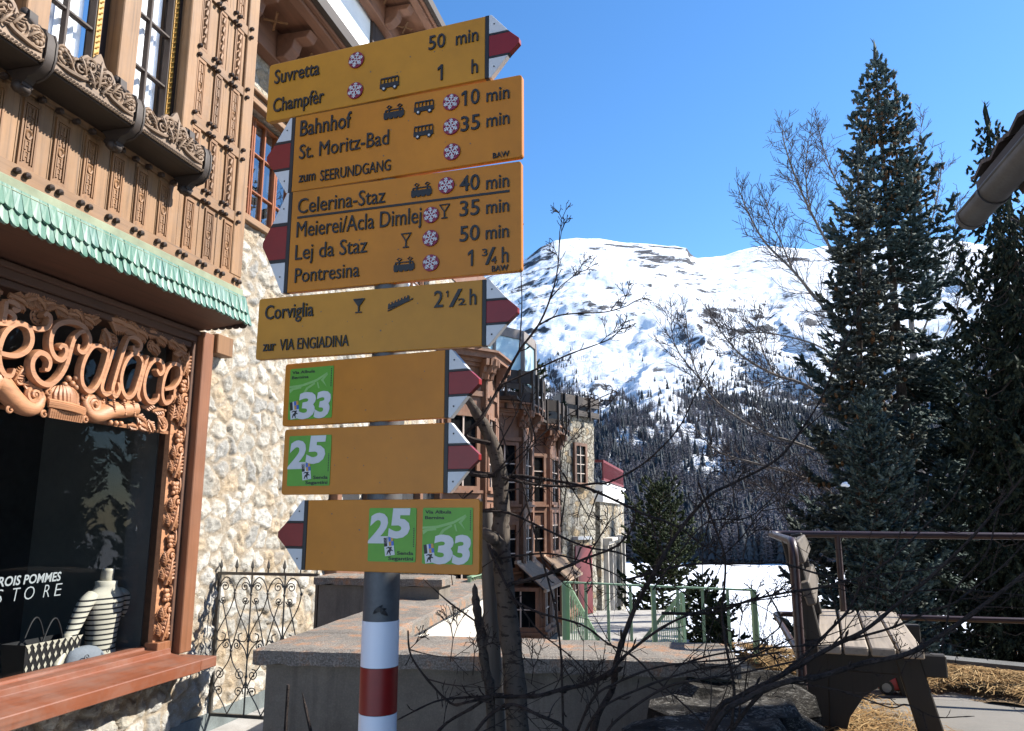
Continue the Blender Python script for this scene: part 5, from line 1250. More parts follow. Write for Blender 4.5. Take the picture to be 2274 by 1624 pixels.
for x in (-.45, -1.15, -1.85, -2.55, -3.25): m.beam((x, -.05, gz-.02), (x, -1.2, gz-.02+1.15*math.tan(pit)), .09, .11)
m.build('rafter', W_DARK, nb)
NBW = plain('brown_board_wall', (.11, .085, .065), .9, .3, 3, .3)
m = MB(); m.box(-5.5, -.55, -3.9, -.78, 0, gz-.05); m.build('wall', NBW, nb)
m = MB(); yr = -4.7; m.add([(x, y, z) for x in (-6.0, 1.4) for (y, z) in ((-3.9, 0), (-3.9, 6.1), (yr-1.4, 7.9), (-8.3, 6.1), (-8.3, 0))], [(4, 3, 2, 1, 0), (5, 6, 7, 8, 9), (0, 1, 6, 5), (1, 2, 7, 6), (2, 3, 8, 7), (3, 4, 9, 8)]); m.build('added_shade_storey', NBW, nb)  # unseen storey added and sized to throw shade over the signpost
m = MB()
for i in range(16):
    z = gz-.07-.085*i-.004*i*i; l = random.uniform(.006, .02); m.ball((.085+.002*math.sin(i*2), .0, z), .0028, 1, 1, l/.0035, 6, 4)
dr = m.build('meltwater', glass('water_drop', .25, (.95, .97, 1.0), 0, 1.33), None, smooth=True); dr.matrix_world = nb.matrix_basis.copy(); dr.location = nb.location; dr.rotation_euler = nb.rotation_euler
tag(dr, 'string of meltwater drops falling from the gutter end', 'water', kind='stuff')
# ================================================================== 8. the hotel wing stepping down the slope (same facade line, further along)
TZ = -.80                                                # level of the lower terrace
hotel = thing('hotel_wing', 'reddish timber hotel wing with three stepped bays and a round stone tower', 'building', FORG, FROT)
HG = glass('hotel_glass', .0, (.7, .7, .7), ior=1.35)
def hwin(parent, c, e, w, h, rows=3, cols_=2, frame=.06):
    """window centred at c (facade local), e = unit vector along it in plan, standing proud of the wall"""
    nx, ny = e[1], -e[0]
    if ny > 0 and abs(ny) > abs(nx): nx, ny = -nx, -ny
    if nx > 0: nx, ny = (nx, ny)
    M = Matrix(((e[0], nx, 0, c[0]), (e[1], ny, 0, c[1]), (0, 0, 1, c[2]), (0, 0, 0, 1)))
    f = MB(); 
    for a in ((-w/2-frame, -w/2, -h/2-frame, h/2+frame), (w/2, w/2+frame, -h/2-frame, h/2+frame), (-w/2, w/2, -h/2-frame, -h/2), (-w/2, w/2, h/2, h/2+frame)): f.box(a[0], a[1], -.01, .045, a[2], a[3], M)
    f.box(-w/2-frame-.03, w/2+frame+.03, -.01, .09, -h/2-frame-.045, -h/2-frame-.001, M)
    o = f.build('window', W_HOTEL, parent)
    g = MB(); g.box(-w/2, w/2, .004, .008, -h/2, h/2, M); g.build('pane', HG, o)
    b = MB()
    for i in range(1, cols_): x = -w/2+w*i/cols_; b.box(x-.012, x+.012, .009, .028, -h/2, h/2, M)
    for i in range(1, rows): z = -h/2+h*i/rows; b.box(-w/2, w/2, .009, .022, z-.010, z+.010, M)
    b.build('glazing_bar', M_SWHITE if False else plain('pale_glazing_bar', (.50, .40, .33), .5, .1, 8, 0) if 'pale_glazing_bar' not in bpy.data.materials else bpy.data.materials['pale_glazing_bar'], o)
    d = MB(); d.box(-w/2, w/2, -.004, .003, -h/2, h/2, M); d.build('dark_room', M_ROOMDARK, o)
    return o
def bay(s1, s2, o1, ztop, zbot, ch=.52, wins=(), skirt=True, o0=0.0):
    """half octagon bay: chamfer facing the street, flank facing right, chamfer facing away"""
    P = [(s1-ch, -o0), (s1, -o1), (s2, -o1), (s2+ch, -o0), (s2+ch, .3), (s1-ch, .3)]
    def ring(mb, gr, z0, z1):
        cx = (s1+s2)/2; Q = [(s1-ch-gr*1.1, -o0-gr*.2), (s1-gr*.4, -o1-gr), (s2+gr*.4, -o1-gr), (s2+ch+gr*1.1, -o0-gr*.2), (s2+ch+gr, .3), (s1-ch-gr, .3)]
        mb.prism(Q[::-1], z0, z1)
    m = MB(); m.prism(P[::-1], zbot, ztop); b = m.build('timber_bay', W_HOTEL, hotel)
    m = MB(); ring(m, .05, ztop-.16, ztop-.10); ring(m, .10, ztop-.099, ztop-.04); ring(m, .20, ztop-.039, ztop+.05); ring(m, .26, ztop+.051, ztop+.085); m.build('cornice', W_HOTELX, b)
    m = MB(); ring(m, .04, ztop-.62, ztop-.54); m.build('bay_band', W_HOTELX, b)
    for zz in wins: m = MB(); ring(m, .035, zz[0]-zz[1]/2-.20, zz[0]-zz[1]/2-.12); m.build('bay_band', W_HOTELX, b)
    segs = [((s1-ch, -o0), (s1, -o1)), ((s1, -o1), (s2, -o1)), ((s2, -o1), (s2+ch, -o0))]
    for (a, c_) in segs[:2]:
        e = Vector((c_[0]-a[0], c_[1]-a[1], 0)); L = e.length; e.normalize(); nrm = Vector((e.y, -e.x, 0))
        if nrm.y > 0: nrm = -nrm
        for t in (0.0, 1.0):                              # corner posts, bracket clusters below the cornice
            p = Vector((a[0], a[1], 0))+e*L*t
            m = MB(); m.prism([(p.x-.05, p.y-.045), (p.x+.05, p.y-.045), (p.x+.05, p.y+.045), (p.x-.05, p.y+.045)], zbot+.02, ztop-.17); m.build('bay_post', W_HOTEL, b)
            m = MB()
            for i in range(3):
                q = p+e*(.09*(i-1)); pr = [(0, -.36), (.05, -.35), (.07, -.27), (.11, -.25), (.13, -.17), (.18, -.15), (.19, -.05), (0, -.05)]
                vs = []
                for sg in (-.028, .028): vs += [(q.x+nrm.x*(.04+d_)+e.x*sg, q.y+nrm.y*(.04+d_)+e.y*sg, ztop+h_) for d_, h_ in pr]
                k = len(pr); m.add(vs, [tuple(range(k)), tuple(range(2*k-1, k-1, -1))]+[(i_, k+i_, k+(i_+1) % k, (i_+1) % k) for i_ in range(k)])
            m.build('cornice_bracket', W_HOTEL, b)
        for (zc_, h_) in wins:
            c_m = Vector((a[0], a[1], 0))+e*L*.5+nrm*.006
            if L > .30: hwin(b, (c_m.x, c_m.y, zc_), (e.x, e.y), L-.32 if L > .5 else L-.2, h_)
            m = MB()                                       # framed panel under each window
            for t0, t1 in ((.16, .46), (.54, .84)):
                p0 = Vector((a[0], a[1], 0))+e*L*t0+nrm*.008; p1 = Vector((a[0], a[1], 0))+e*L*t1+nrm*.008
                m.beam((p0.x, p0.y, zc_-h_/2-.38), (p1.x, p1.y, zc_-h_/2-.38), .02, .26)
            m.build('bay_panel', W_HOTELX, b)
    return b
zy = lambda v, Y: dep(1137, v, Y).z
bay(11.4, 12.1, .50, 4.02, -.70, wins=((2.55, 1.05), (1.05, .9), (-.1, .7)), ch=.62)
bay(13.9, 14.75, .52, 3.55, -.72, wins=((2.35, 1.0), (1.05, .75), ), ch=.62)
bay(16.3, 17.35, .56, 3.42, -.72, wins=((2.35, .95), (1.25, .8)), ch=.62)
for a, b_, zt_ in ((12.72, 13.28, 3.3), (15.37, 15.68, 3.3), (17.97, 18.6, 3.3), (10.62, 10.78, 3.9)): m = MB(); m.fb(a, b_, -.3, .015, TZ, zt_); m.build('recessed_wall', W_DARKV, hotel)
# ground floor lean-to roofs of slatted glass on two bays, with glazed porch below
M_SLAT = wood('bleached_slat', (.36, .25, .165), 'y', dark=.6, fine=25)
for (s1, s2, sA, sB) in ((13.55, 15.1, 13.3, 15.3), (15.95, 17.7, 15.7, 17.95)):
    m = MB(); k = 0; s = s1
    zt, zb_, oA, oB = .78, .34, .50, 1.02
    while s < s2:
        m.beam((s, -oA, zt), (s, -oB, zb_), .035, .02); s += .075
    m.beam((s1-.03, -oB, zb_-.03), (s2+.03, -oB, zb_-.03), .05, .05); m.beam((s1-.03, -oA, zt), (s2+.03, -oA, zt), .05, .05)
    g = m.build('lean_to_roof', M_SLAT, hotel)
    m = MB(); m.add([(s1, -oA, zt-.03), (s2, -oA, zt-.03), (s2, -oB, zb_-.05), (s1, -oB, zb_-.05)], [(0, 1, 2, 3)]); m.build('roof_board', W_DARK, g)
    P = [(s1+.02, -.2), (s1+.12, -.93), (s2-.12, -.93), (s2-.02, -.2)]
    m = MB(); m.prism(P[::-1], TZ+.22, zb_+.02); pb = m.build('porch', W_HOTEL, hotel)
    m = MB(); m.prism([(p[0]+(-.03 if i < 2 else .03), p[1]-(.03 if i in (1, 2) else 0)) for i, p in enumerate(P)][::-1], TZ-.4, TZ+.219); m.build('porch_base', M_CONC, pb)
    for a, c_ in zip(P[:-1], P[1:]):
        e = Vector((c_[0]-a[0], c_[1]-a[1], 0)); L = e.length; e.normalize(); nrm = Vector((e.y, -e.x, 0))
        if a is P[0]: nrm = Vector((-abs(nrm.x), nrm.y, 0))
        elif nrm.y > 0: nrm = -nrm
        n_ = max(1, int(round(L/.62)))
        for i in range(n_):
            c_m = Vector((a[0], a[1], 0))+e*L*(i+.5)/n_+nrm*.006
            if a is not P[2]: hwin(pb, (c_m.x, c_m.y, -.02), (e.x, e.y), L/n_-.22, .62, rows=2)
        m = MB()
        for i in range(n_*3):
            p0 = Vector((a[0], a[1], 0))+e*L*((i+.18)/(n_*3))+nrm*.01; p1 = Vector((a[0], a[1], 0))+e*L*((i+.82)/(n_*3))+nrm*.01; m.beam((p0.x, p0.y, TZ+.34), (p1.x, p1.y, TZ+.34), .02, .2)
        m.beam((a[0]+nrm.x*.02, a[1]+nrm.y*.02, TZ+.47), (c_[0]+nrm.x*.02, c_[1]+nrm.y*.02, TZ+.47), .06, .035); m.build('porch_panel', W_HOTELX, pb)
# glass windscreen and plank parapets on the bay roofs
def oct_ring(P, z0, z1, mb, th=.03, gap=None):
    for a, c_ in zip(P[:-1], P[1:]): mb.beam((a[0], a[1], (z0+z1)/2), (c_[0], c_[1], (z0+z1)/2), th, z1-z0)
SC = plain('greyed_screen_frame', (.19, .165, .15), .7, .2, 8, .2)
n = NT('frosted_screen_glass'); n.b.inputs['Base Color'].default_value = (.42, .60, .66, 1); n.b.inputs['Roughness'].default_value = .12; n.b.inputs['Alpha'].default_value = .78; PG = n.mat  # pale blue base colour holds the bright reflection in the frosted panes
scr_ = [(12.2, .0), (13.35, -.12), (14.0, -.52), (14.9, -.56), (15.5, -.10)]
z0, z1 = 3.98, 5.0
fr_m = MB(); 
for p in scr_: fr_m.prism([(p[0]-.05, p[1]-.04), (p[0]+.05, p[1]-.04), (p[0]+.05, p[1]+.04), (p[0]-.05, p[1]+.04)], z0-.3, z1+.001)
oct_ring(scr_, z1-.12, z1+.06, fr_m, .07); oct_ring(scr_, z0-.06, z0+.05, fr_m, .07); scn = fr_m.build('windscreen', SC, hotel)
for a, c_ in zip(scr_[:-1], scr_[1:]):
    m = MB(); m.beam((a[0], a[1], (z0+z1)/2), (c_[0], c_[1], (z0+z1)/2), .01, z1-z0-.2); m.build('screen_pane', PG, scn)
def parapet(P, z0, z1, posts=3):
    m = MB(); oct_ring(P, z1-.24, z1, m, .035); oct_ring(P, z1-.50, z1-.40, m, .03); oct_ring(P, z0+.02, z0+.12, m, .04)
    for a, c_ in zip(P[:-1], P[1:]):
        for i in range(posts):
            t = (i+.15)/posts; x, y = a[0]+(c_[0]-a[0])*t, a[1]+(c_[1]-a[1])*t
            m.prism([(x-.04, y-.06), (x+.04, y-.06), (x+.04, y-.02), (x-.04, y-.02)], z0-.12, z1+.01)
    return m.build('plank_parapet', W_DARK, hotel)
parapet([(13.2, -.05), (13.75, -.72), (14.9, -.74), (15.5, -.1)], 3.62, 4.22, 3)
parapet([(15.6, -.05), (16.15, -.76), (17.5, -.80), (18.1, -.15)], 3.50, 4.02, 3)
m = MB(); m.fb(11.0, 12.6, -.2, .55, 4.11, 4.20); m.fb(13.2, 15.2, -.2, .60, 3.64, 3.70); m.fb(15.6, 17.9, -.2, .6, 3.51, 3.56); m.fb(11.0, 13.2, -.05, .0, 4.2, 4.46); m.build('roof_deck', W_DARK, hotel)
# round stone tower with a slit window, red door, white cornice
def wl(p): q = (p[0]-FORG.x, p[1]-FORG.y); return (q[0]*fd[0]+q[1]*fd[1], -(q[0]*fn[0]+q[1]*fn[1]))
def ux(u, Y): return ((u-1137)/FPX*Y*1.0, Y)
TA, TB, TD = ux(1243, 19.0), ux(1321, 20.2), ux(1226, 19.7); TCn = (TB[0]-.75, TB[1]+.8)
def rounded(P, r=.10, k=4):
    out = []
    for i, p in enumerate(P):
        p = Vector(p); a_ = (Vector(P[i-1])-p).normalized(); b_ = (Vector(P[(i+1) % len(P)])-p).normalized()
        for t in range(k+1): u_ = t/k; out.append((1-u_)**2*(p+a_*r)+2*u_*(1-u_)*p+u_*u_*(p+b_*r))
    return out
TP = rounded([wl(q) for q in (TA, TB, TCn, TD)])
fine_ = []
for i, p in enumerate(TP):
    q = TP[(i+1) % len(TP)]; L_ = (q-p).length; k_ = max(1, int(L_/.07)); fine_ += [p.lerp(q, t/k_) for t in range(k_)]
m = MB(); vs = []; fs = []; NZ = 60; nn = len(fine_); ctr = sum(fine_, Vector((0, 0)))/nn
for j in range(NZ+1):
    z = TZ-.3+(4.12-TZ+.3)*j/NZ
    for p in fine_:
        q = mnoise.noise(Vector((p.x*4, p.y*4, z*4)))*.035+mnoise.noise(Vector((p.x*11, p.y*11, z*11)))*.018; o_ = (p-ctr).normalized()*q; vs.append((p.x+o_.x, p.y+o_.y, z))
for j in range(NZ):
    for k in range(nn): fs.append((j*nn+k, j*nn+(k+1) % nn, (j+1)*nn+(k+1) % nn, (j+1)*nn+k))
fs.append(tuple(NZ*nn+k for k in range(nn))); m.add(vs, fs); tw = m.build('stone_tower', M_STONE2, hotel, smooth=True, angle=180)
m = MB(); m.fb(18.55, 19.5, -.4, .12, TZ-.3, 4.0); m.build('tower_link', M_STONE2, hotel)
lA, lB = Vector(wl(TA)), Vector(wl(TB)); te = (lB-lA).normalized(); tn = Vector((te.y, -te.x)); LT = (lB-lA).length
if tn.y > 0: tn = -tn
wc = lA+te*LT*.52+tn*.03
hwin(tw, (wc.x, wc.y, 2.86), (te.x, te.y), .40, .92, rows=4, cols_=2, frame=.08)
TPp = [tuple(p) for p in ((Vector(wl(TD))+tn*.05), lA+tn*.10-te*.05, lB+tn*.10+te*.06, Vector(wl(TCn)))]
parapet(TPp, 4.1, 4.58, 3)
m = MB(); m.prism([tuple(p+(p-ctr).normalized()*.06) for p in TP], 4.12, 4.2); m.build('tower_cap', W_DARK, hotel)
DC = lA+te*LT*.50+tn*.0
Md = Matrix(((te.x, tn.x, 0, DC.x), (te.y, tn.y, 0, DC.y), (0, 0, 1, TZ), (0, 0, 0, 1)))
m = MB(); m.box(-.42, .42, -.3, .10, 0, 1.80, Md); m.build('door_surround', M_STONE2, hotel)
m = MB(); m.box(-.36, .36, .101, .13, .03, 1.66, Md); dr_ = m.build('red_door', plain('red_door_paint', (.15, .015, .017), .5, .12, 5, .05), hotel, bevel=.006)
m = MB(); m.box(.22, .28, .131, .16, .75, .79, Md); m.build('handle', M_STEELP, dr_)
m = MB(); m.box(-.30, .30, -.1, .17, 1.801, 1.88, Md); m.build('door_hood', M_SWHITE, hotel)
# stone annex with pilasters and a red balcony
an0 = 1.06
m = MB(); m.fb(20.9, 27.4, -.6, an0, -8, 1.95); m.build('annex_wall', M_STONE2, hotel)
m = MB(); m.fb(20.85, 26.6, -.6, an0+.10, 1.951, 2.42); m.fb(20.8, 26.65, -.6, an0+.15, 2.42, 2.46); m.build('annex_parapet', M_WHITE, hotel)
RB = plain('red_balustrade', (.13, .010, .014), .5, .12, 6, .05)
m = MB(); m.fb(20.9, 26.4, an0+.06, an0+.12, 3.0, 3.07); m.fb(20.9, 26.4, an0+.06, an0+.12, 2.52, 2.58)
s = 20.95
while s < 26.4: m.fb(s, s+.035, an0+.07, an0+.11, 2.58, 3.0); s += .12
m.fb(20.9, 20.96, .3, an0+.06, 3.0, 3.07); m.build('balustrade', RB, hotel)
for i, s in enumerate((21.6, 23.4, 25.2)):
    m = MB(); m.fb(s, s+.95, an0+.0, an0+.03, -.9, .82); w = m.build('annex_window', M_ROOMDARK, hotel)
    m = MB(); m.fb(s-.12, s, an0, an0+.13, -1.2, .9); m.fb(s+.95, s+1.07, an0, an0+.13, -1.2, .9); m.fb(s+.45, s+.50, an0, an0+.07, -.9, .82); m.build('pilaster', M_CONCL, w)
    m = MB(); m.fb(s-.2, s+1.15, an0, an0+.26, .901, .98); m.fb(s-.2, s+1.15, an0, an0+.16, .80, .9); m.build('window_hood', M_CONCL, w)

# lower terrace
t0, t1, t2 = fworld(9.0, -.2, 0), fworld(20.0, -.2, 0), fworld(21.0, 2.6, 0)
paving('terrace_paving', [(-.25, 7.7), (2.6, 7.3), (t2.x+.2, t2.y), (t1.x, t1.y), (t0.x, t0.y)], TZ, SLAB, th=.5)

# ---- pale green railings
GRN = plain('pale_green_paint', (.20, .31, .19), .45, .08, 8, .05)
def flat_rail(name, label, A, B_, h0, h1, sp, parent=None, ends=(True, True), bw=.016):
    A, B_ = Vector(A), Vector(B_); t = thing(name, label, 'railing', A, 0, 'pale green stair and terrace railings')
    D = B_-A; Lh = Vector((D.x, D.y, 0)).length; m = MB(); m.beam((0, 0, h1), D+Vector((0, 0, h1)), .045, .012); m.build('handrail', GRN, t)
    m = MB(); m.beam((0, 0, h0), D+Vector((0, 0, h0)), .03, .01); m.build('bottom_rail', GRN, t)
    n_ = int(Lh/sp); m = MB()
    for i in range(1, n_): p = D*(i/n_); m.beam(p+Vector((0, 0, h0)), p+Vector((0, 0, h1-.006)), bw, .008, up=(D.y, -D.x, 0)); 
    m.build('balusters', GRN, t)
    for f in (0, 1):
        if ends[f]: p = D*f; m = MB(); m.beam(p+Vector((0, 0, 0)), p+Vector((0, 0, h1-.006)), .045, .03, up=(1, 0, 0)); m.build('rail_post', GRN, t)
    return t
Yr = 6.2; a = dep(1252, 1293, Yr); b = dep(1672, 1311, Yr-.35); mid = dep(1450, 1302, Yr-.17)
hR = 1.0
flat_rail('terrace_railing', 'pale green railing of thin wide-spaced bars behind the wall, left span', (a.x, a.y, a.z-hR), (mid.x, mid.y, mid.z-hR), .06, hR, .152, bw=.022)
flat_rail('terrace_railing', 'pale green railing of thin wide-spaced bars behind the wall, right span', (mid.x, mid.y, mid.z-hR), (b.x, b.y, b.z-hR), .06, hR, .152, bw=.022, ends=(False, True))
a2 = dep(1258, 1296, Yr+.05); b2 = dep(1328, 1420, 9.2)
flat_rail('stair_railing', 'pale green close-barred stair railing descending on the left of the steps', (a2.x, a2.y, a2.z-1.0), (b2.x, b2.y, b2.z-1.0), .1, 1.0, .17, bw=.012)
a2 = dep(1516, 1316, 8.2); b2 = dep(1425, 1425, 11.5)
flat_rail('stair_railing', 'pale green close-barred stair railing descending on the right of the steps', (a2.x, a2.y, a2.z-1.0), (b2.x, b2.y, b2.z-1.0), .1, 1.0, .15, bw=.012)
a2 = dep(1512, 1316, 8.2); b2 = dep(1535, 1318, 8.6); c2_ = dep(1530, 1420, 8.2)
a3, b3 = dep(1042, 1282, 7.25), dep(1078, 1272, 8.0)
flat_rail('side_railing', 'pale green railing of upright bars past the end of the garden wall', (a3.x, a3.y, a3.z-.95), (b3.x, b3.y, b3.z-.95), .06, .95, .09)
b = dep(1672, 1311, Yr-.35); m = MB(); e_ = dep(1730, 1440, 6.6); flat_rail('ramp_railing', 'pale green sloping railing at the right end of the terrace bars', (b.x, b.y, b.z-1.0), (b.x+.5, b.y+1.6, b.z-1.55), .06, 1.0, .16, ends=(False, True))
# ================================================================== 9. terrain, lake, mountain
def hill(x, y):
    yy = y+.12*x
    a = np.interp(yy, [-400, -5, 10, 22, 60, 110, 140], [-.3, -.9, -1.15, -2.5, -11, -20.5, -22])
    return a
LZ = -20.0
n = NT('snow'); v = n.coords(); a_ = n.noise(v, .6, 6, .6); b_ = n.noise(v, 8, 4)
n.link(n.ramp(a_.outputs[0], [(.3, (.80, .83, .88)), (.7, (.88, .90, .93))]), n.b.inputs['Base Color']); n.b.inputs['Roughness'].default_value = .75
n.bump(n.math('ADD', a_.outputs[0], n.math('MULTIPLY', b_.outputs[0], .15)), .5, .25); SNOW = n.mat
xs = np.concatenate([np.linspace(-300, -30, 20), np.linspace(-28, 40, 70), np.linspace(45, 300, 24)]); ys = np.concatenate([np.linspace(-300, -12, 16), np.linspace(-10, 140, 120)])
XX, YY = np.meshgrid(xs, ys); ZZ = hill(XX, YY)+fbm(XX*.3, YY*.3, 5, 4)*.35*np.clip((YY-9)/8, 0, 1)
ii = np.arange(len(ys)-1)[:, None]*len(xs)+np.arange(len(xs)-1)[None]; Q = np.stack([ii, ii+1, ii+len(xs)+1, ii+len(xs)], -1).reshape(-1, 4)
tag(np_mesh('hillside', np.stack([XX, YY, ZZ], -1).reshape(-1, 3), Q, SNOW, smooth=True), kind='structure')
m = MB(); m.add([(-3000, 90, LZ), (3500, 90, LZ), (3500, 700, LZ), (-3000, 700, LZ)], [(0, 1, 2, 3)]); tag(m.build('frozen_lake', SNOW), kind='structure')

SKY = [(-900, 560), (-300, 640), (300, 700), (700, 690), (900, 660), (1000, 640), (1060, 622), (1110, 600), (1140, 590), (1170, 572), (1200, 548), (1235, 533), (1280, 527), (1330, 529), (1380, 537), (1440, 541), (1500, 546), (1525, 550), (1533, 562), (1548, 572), (1580, 570), (1610, 566), (1640, 556), (1680, 546), (1720, 546), (1760, 550), (1800, 553), (1830, 545), (1900, 548), (2000, 540), (2100, 528), (2200, 545), (2300, 560), (2500, 600), (2900, 640), (3400, 700)]
sk_th = []; sk_e = []
for u, v in SKY:
    x, y, z = ray(u, v); sk_th.append(math.atan2(x, y)); sk_e.append(z/math.hypot(x, y))
NTH, NRR = 620, 420
th = np.linspace(R(-38), R(48), NTH); t = np.linspace(0, 1, NRR); rr = 372*np.exp(t*math.log(3300/372))
TH, T_ = np.meshgrid(th, t); RR = 372*np.exp(T_*math.log(3300/372)); MX, MY = RR*np.sin(TH), RR*np.cos(TH)
E1 = np.interp(TH, sk_th, sk_e); E0 = -.0575
d_lin = (RR-372)/(3300-372)
tree_e = .155+.02*np.sin(TH*9)
f1 = np.clip(T_/.62, 0, 1); low = E0+(tree_e-E0)*(f1**1.15)
f2 = np.clip((T_-.62)/.38, 0, 1); ker = np.exp(-np.linspace(-2.2, 2.2, 91)**2); ker /= ker.sum()
e_row = np.interp(th, sk_th, sk_e); e_sm = np.convolve(np.pad(e_row, 45, mode='edge'), ker, 'valid'); E1s = np.broadcast_to(e_sm, TH.shape)
w2 = np.clip((f2-.80)/.20, 0, 1); w2 = w2*w2*(3-2*w2); up = (E1s-tree_e)*(.75*f2+.25*(1-(1-f2)**2))+(E1-E1s)*w2
EL = low+np.where(T_ > .62, up, 0)
# spurs and gullies running down the slope, knolls, fine roughness
lat = TH*3000
gul = np.abs(fbm(lat/420+fbm(RR/600, lat/600, 8, 3)*1.3, RR/1500, 21, 5)); kn = fbm(MX/260, MY/260, 3, 6, .52); rid = 1-np.abs(fbm(MX/330+4, MY/330, 9, 5))
fade = np.sin(np.pi*np.clip(T_*1.02, 0, 1))**.7; fade = fade*np.clip((1-T_)*9, .12, 1)
Z = EYE+RR*EL+fade*(T_**1.2)*(70*kn+60*(rid-.75)-100*(gul-.25))+fbm(MX/60, MY/60, 4, 6, .62)*15*np.clip(T_*3, 0, 1)*np.clip((1-T_)*14, .25, 1)
Z[-1] = -50; Z = np.where(T_ < .012, np.minimum(Z, LZ-.2), Z)
P = np.stack([MX, MY, Z], -1).reshape(-1, 3)
ii = np.arange(NRR-1)[:, None]*NTH+np.arange(NTH-1)[None]; Q = np.stack([ii, ii+1, ii+NTH+1, ii+NTH], -1).reshape(-1, 4)
n = NT('mountain_snow_and_rock'); g = n.new("ShaderNodeNewGeometry"); sp = n.new("ShaderNodeSeparateXYZ"); n.link(g.outputs['Normal'], sp.inputs[0]); po = n.new("ShaderNodeSeparateXYZ"); n.link(g.outputs['Position'], po.inputs[0])
v = n.coords((1, 1, 2.2)); r1 = n.noise(v, .0042, 9, .62, .4); r2 = n.noise(n.coords((1, 1, 1.6)), .02, 8, .75, .8); r3 = n.noise(v, .11, 6, .75)
hf = n.new("ShaderNodeMapRange"); n.link(po.outputs[2], hf.inputs[0]); hf.inputs[1].default_value = 330; hf.inputs[2].default_value = 1150; hf.inputs[3].default_value = -.10; hf.inputs[4].default_value = .035
q = n.math('ADD', n.math('MULTIPLY', r1.outputs[0], 1.05), n.math('MULTIPLY', r2.outputs[0], .50)); q = n.math('ADD', q, hf.outputs[0]); q = n.math('ADD', q, n.math('MULTIPLY', r3.outputs[0], .20))
sl = n.math('MULTIPLY', n.math('SUBTRACT', .86, sp.outputs[2]), .75); q = n.math('ADD', q, sl)
rock = n.ramp(q, [(.948, 0.), (.995, 1.)])
rockc = n.ramp(r3.outputs[0], [(.3, (.03, .032, .04)), (.7, (.11, .11, .115))])
snowc = n.mix(r1.outputs[0], (.75, .785, .84), (.84, .86, .89))
n.link(n.mix(rock, snowc, rockc), n.b.inputs['Base Color']); n.b.inputs['Roughness'].default_value = .8; n.b.inputs['Specular IOR Level'].default_value = .1
n.bump(n.math('ADD', r2.outputs[0], n.math('MULTIPLY', r3.outputs[0], .2)), .8, 12.0)
mt = np_mesh('mountain', P, Q, n.mat, smooth=True); tag(mt, kind='structure')
def mz(x, y):
    thv = np.arctan2(x, y); r_ = np.hypot(x, y); ti = np.clip(np.log(r_/372)/math.log(3300/372), 0, 1)*(NRR-1); ai = np.clip((thv-th[0])/(th[-1]-th[0]), 0, 1)*(NTH-1)
    a = np.minimum(ti.astype(int), NRR-2); b = np.minimum(ai.astype(int), NTH-2); fa, fb_ = ti-a, ai-b
    return (Z[a, b]*(1-fb_)+Z[a, b+1]*fb_)*(1-fa)+(Z[a+1, b]*(1-fb_)+Z[a+1, b+1]*fb_)*fa
# ---- forest on the lower slope (one mass)
def conifer_template(seed, tiers, slim, sides=6):
    r_ = np.random.default_rng(seed); V = []; T = []
    for k in range(tiers):
        zb = .10+.80*k/tiers; zt = min(1.0, zb+.34*(1-.3*k/tiers)+.05); rad = slim*(1-k/tiers)**.85+.02
        b = len(V); V.append((0, 0, zt))
        for s_ in range(sides*2):
            a = math.pi*s_/sides+r_.uniform(-.2, .2); q = rad*(1.0 if s_ % 2 else .42)*r_.uniform(.7, 1.2); V.append((q*math.cos(a), q*math.sin(a), zb+(0 if s_ % 2 else .06)+r_.uniform(-.02, .02)))
        for s_ in range(sides*2): T.append((b, b+1+s_, b+1+(s_+1) % (sides*2)))
    return np.array(V), np.array(T)
def larch_template(seed, nb=26):
    r_ = np.random.default_rng(seed); V = []; T = []
    def tri(a, b, c): k = len(V); V.extend([a, b, c]); T.append((k, k+1, k+2))
    tri((-.012, 0, 0), (.012, 0, 0), (0, 0, 1)); tri((0, -.012, 0), (0, .012, 0), (0, 0, 1))
    for i in range(nb):
        z = .15+.82*i/nb; L = .17*(1-z)**.6+.02; a = i*2.4+r_.uniform(-.4, .4); c, s_ = math.cos(a), math.sin(a); up = r_.uniform(-.03, .06)
        tri((0, 0, z-.006), (0, 0, z+.012), (c*L, s_*L, z+up)); tri((c*L*.3, s_*L*.3, z), (c*L*.3-s_*.05, s_*L*.3+c*.05, z-.03), (c*L*.9, s_*L*.9, z+up)); tri((c*L*.3, s_*L*.3, z), (c*L*.3+s_*.05, s_*L*.3-c*.05, z-.03), (c*L*.8, s_*L*.8, z+up))
    return np.array(V), np.array(T)
TPL = [conifer_template(i, 5, .17) for i in range(3)]+[larch_template(i) for i in range(4)]
NF = 32000; r_ = np.random.default_rng(77)
a = r_.uniform(R(-6), R(36), NF*4); rad = 374+(1750-374)*r_.random(NF*4)**1.25
fx, fy = rad*np.sin(a), rad*np.cos(a); fz = mz(fx, fy); e_ = (fz-EYE)/rad
dn1 = fbm(fx/130, fy/130, 31, 5, .6); tl_ = R(12.4)+R(1.6)*np.sin(e_*30)+R(1.2)*dn1
top = .185+.030*np.sin(a*23+1)+.05*dn1
prob = np.clip((top-e_)/.05, 0, 1)*np.clip(.85+1.3*dn1, .15, 1)*(1-.88*np.exp(-((a-tl_)/R(1.7))**2)*np.clip((e_+.01)/.05, 0, 1))
prob = np.maximum(prob, .05*np.clip((top+.05-e_)/.05, 0, 1))
prob = np.maximum(prob, .018*np.clip((.25-e_)/.05, 0, 1)); prob = np.where(e_ < .02, np.maximum(prob*.8, .30), prob)
keep = (r_.random(NF*4) < prob); fx, fy, fz, rad, e_ = [q[keep][:NF] for q in (fx, fy, fz, rad, e_)]
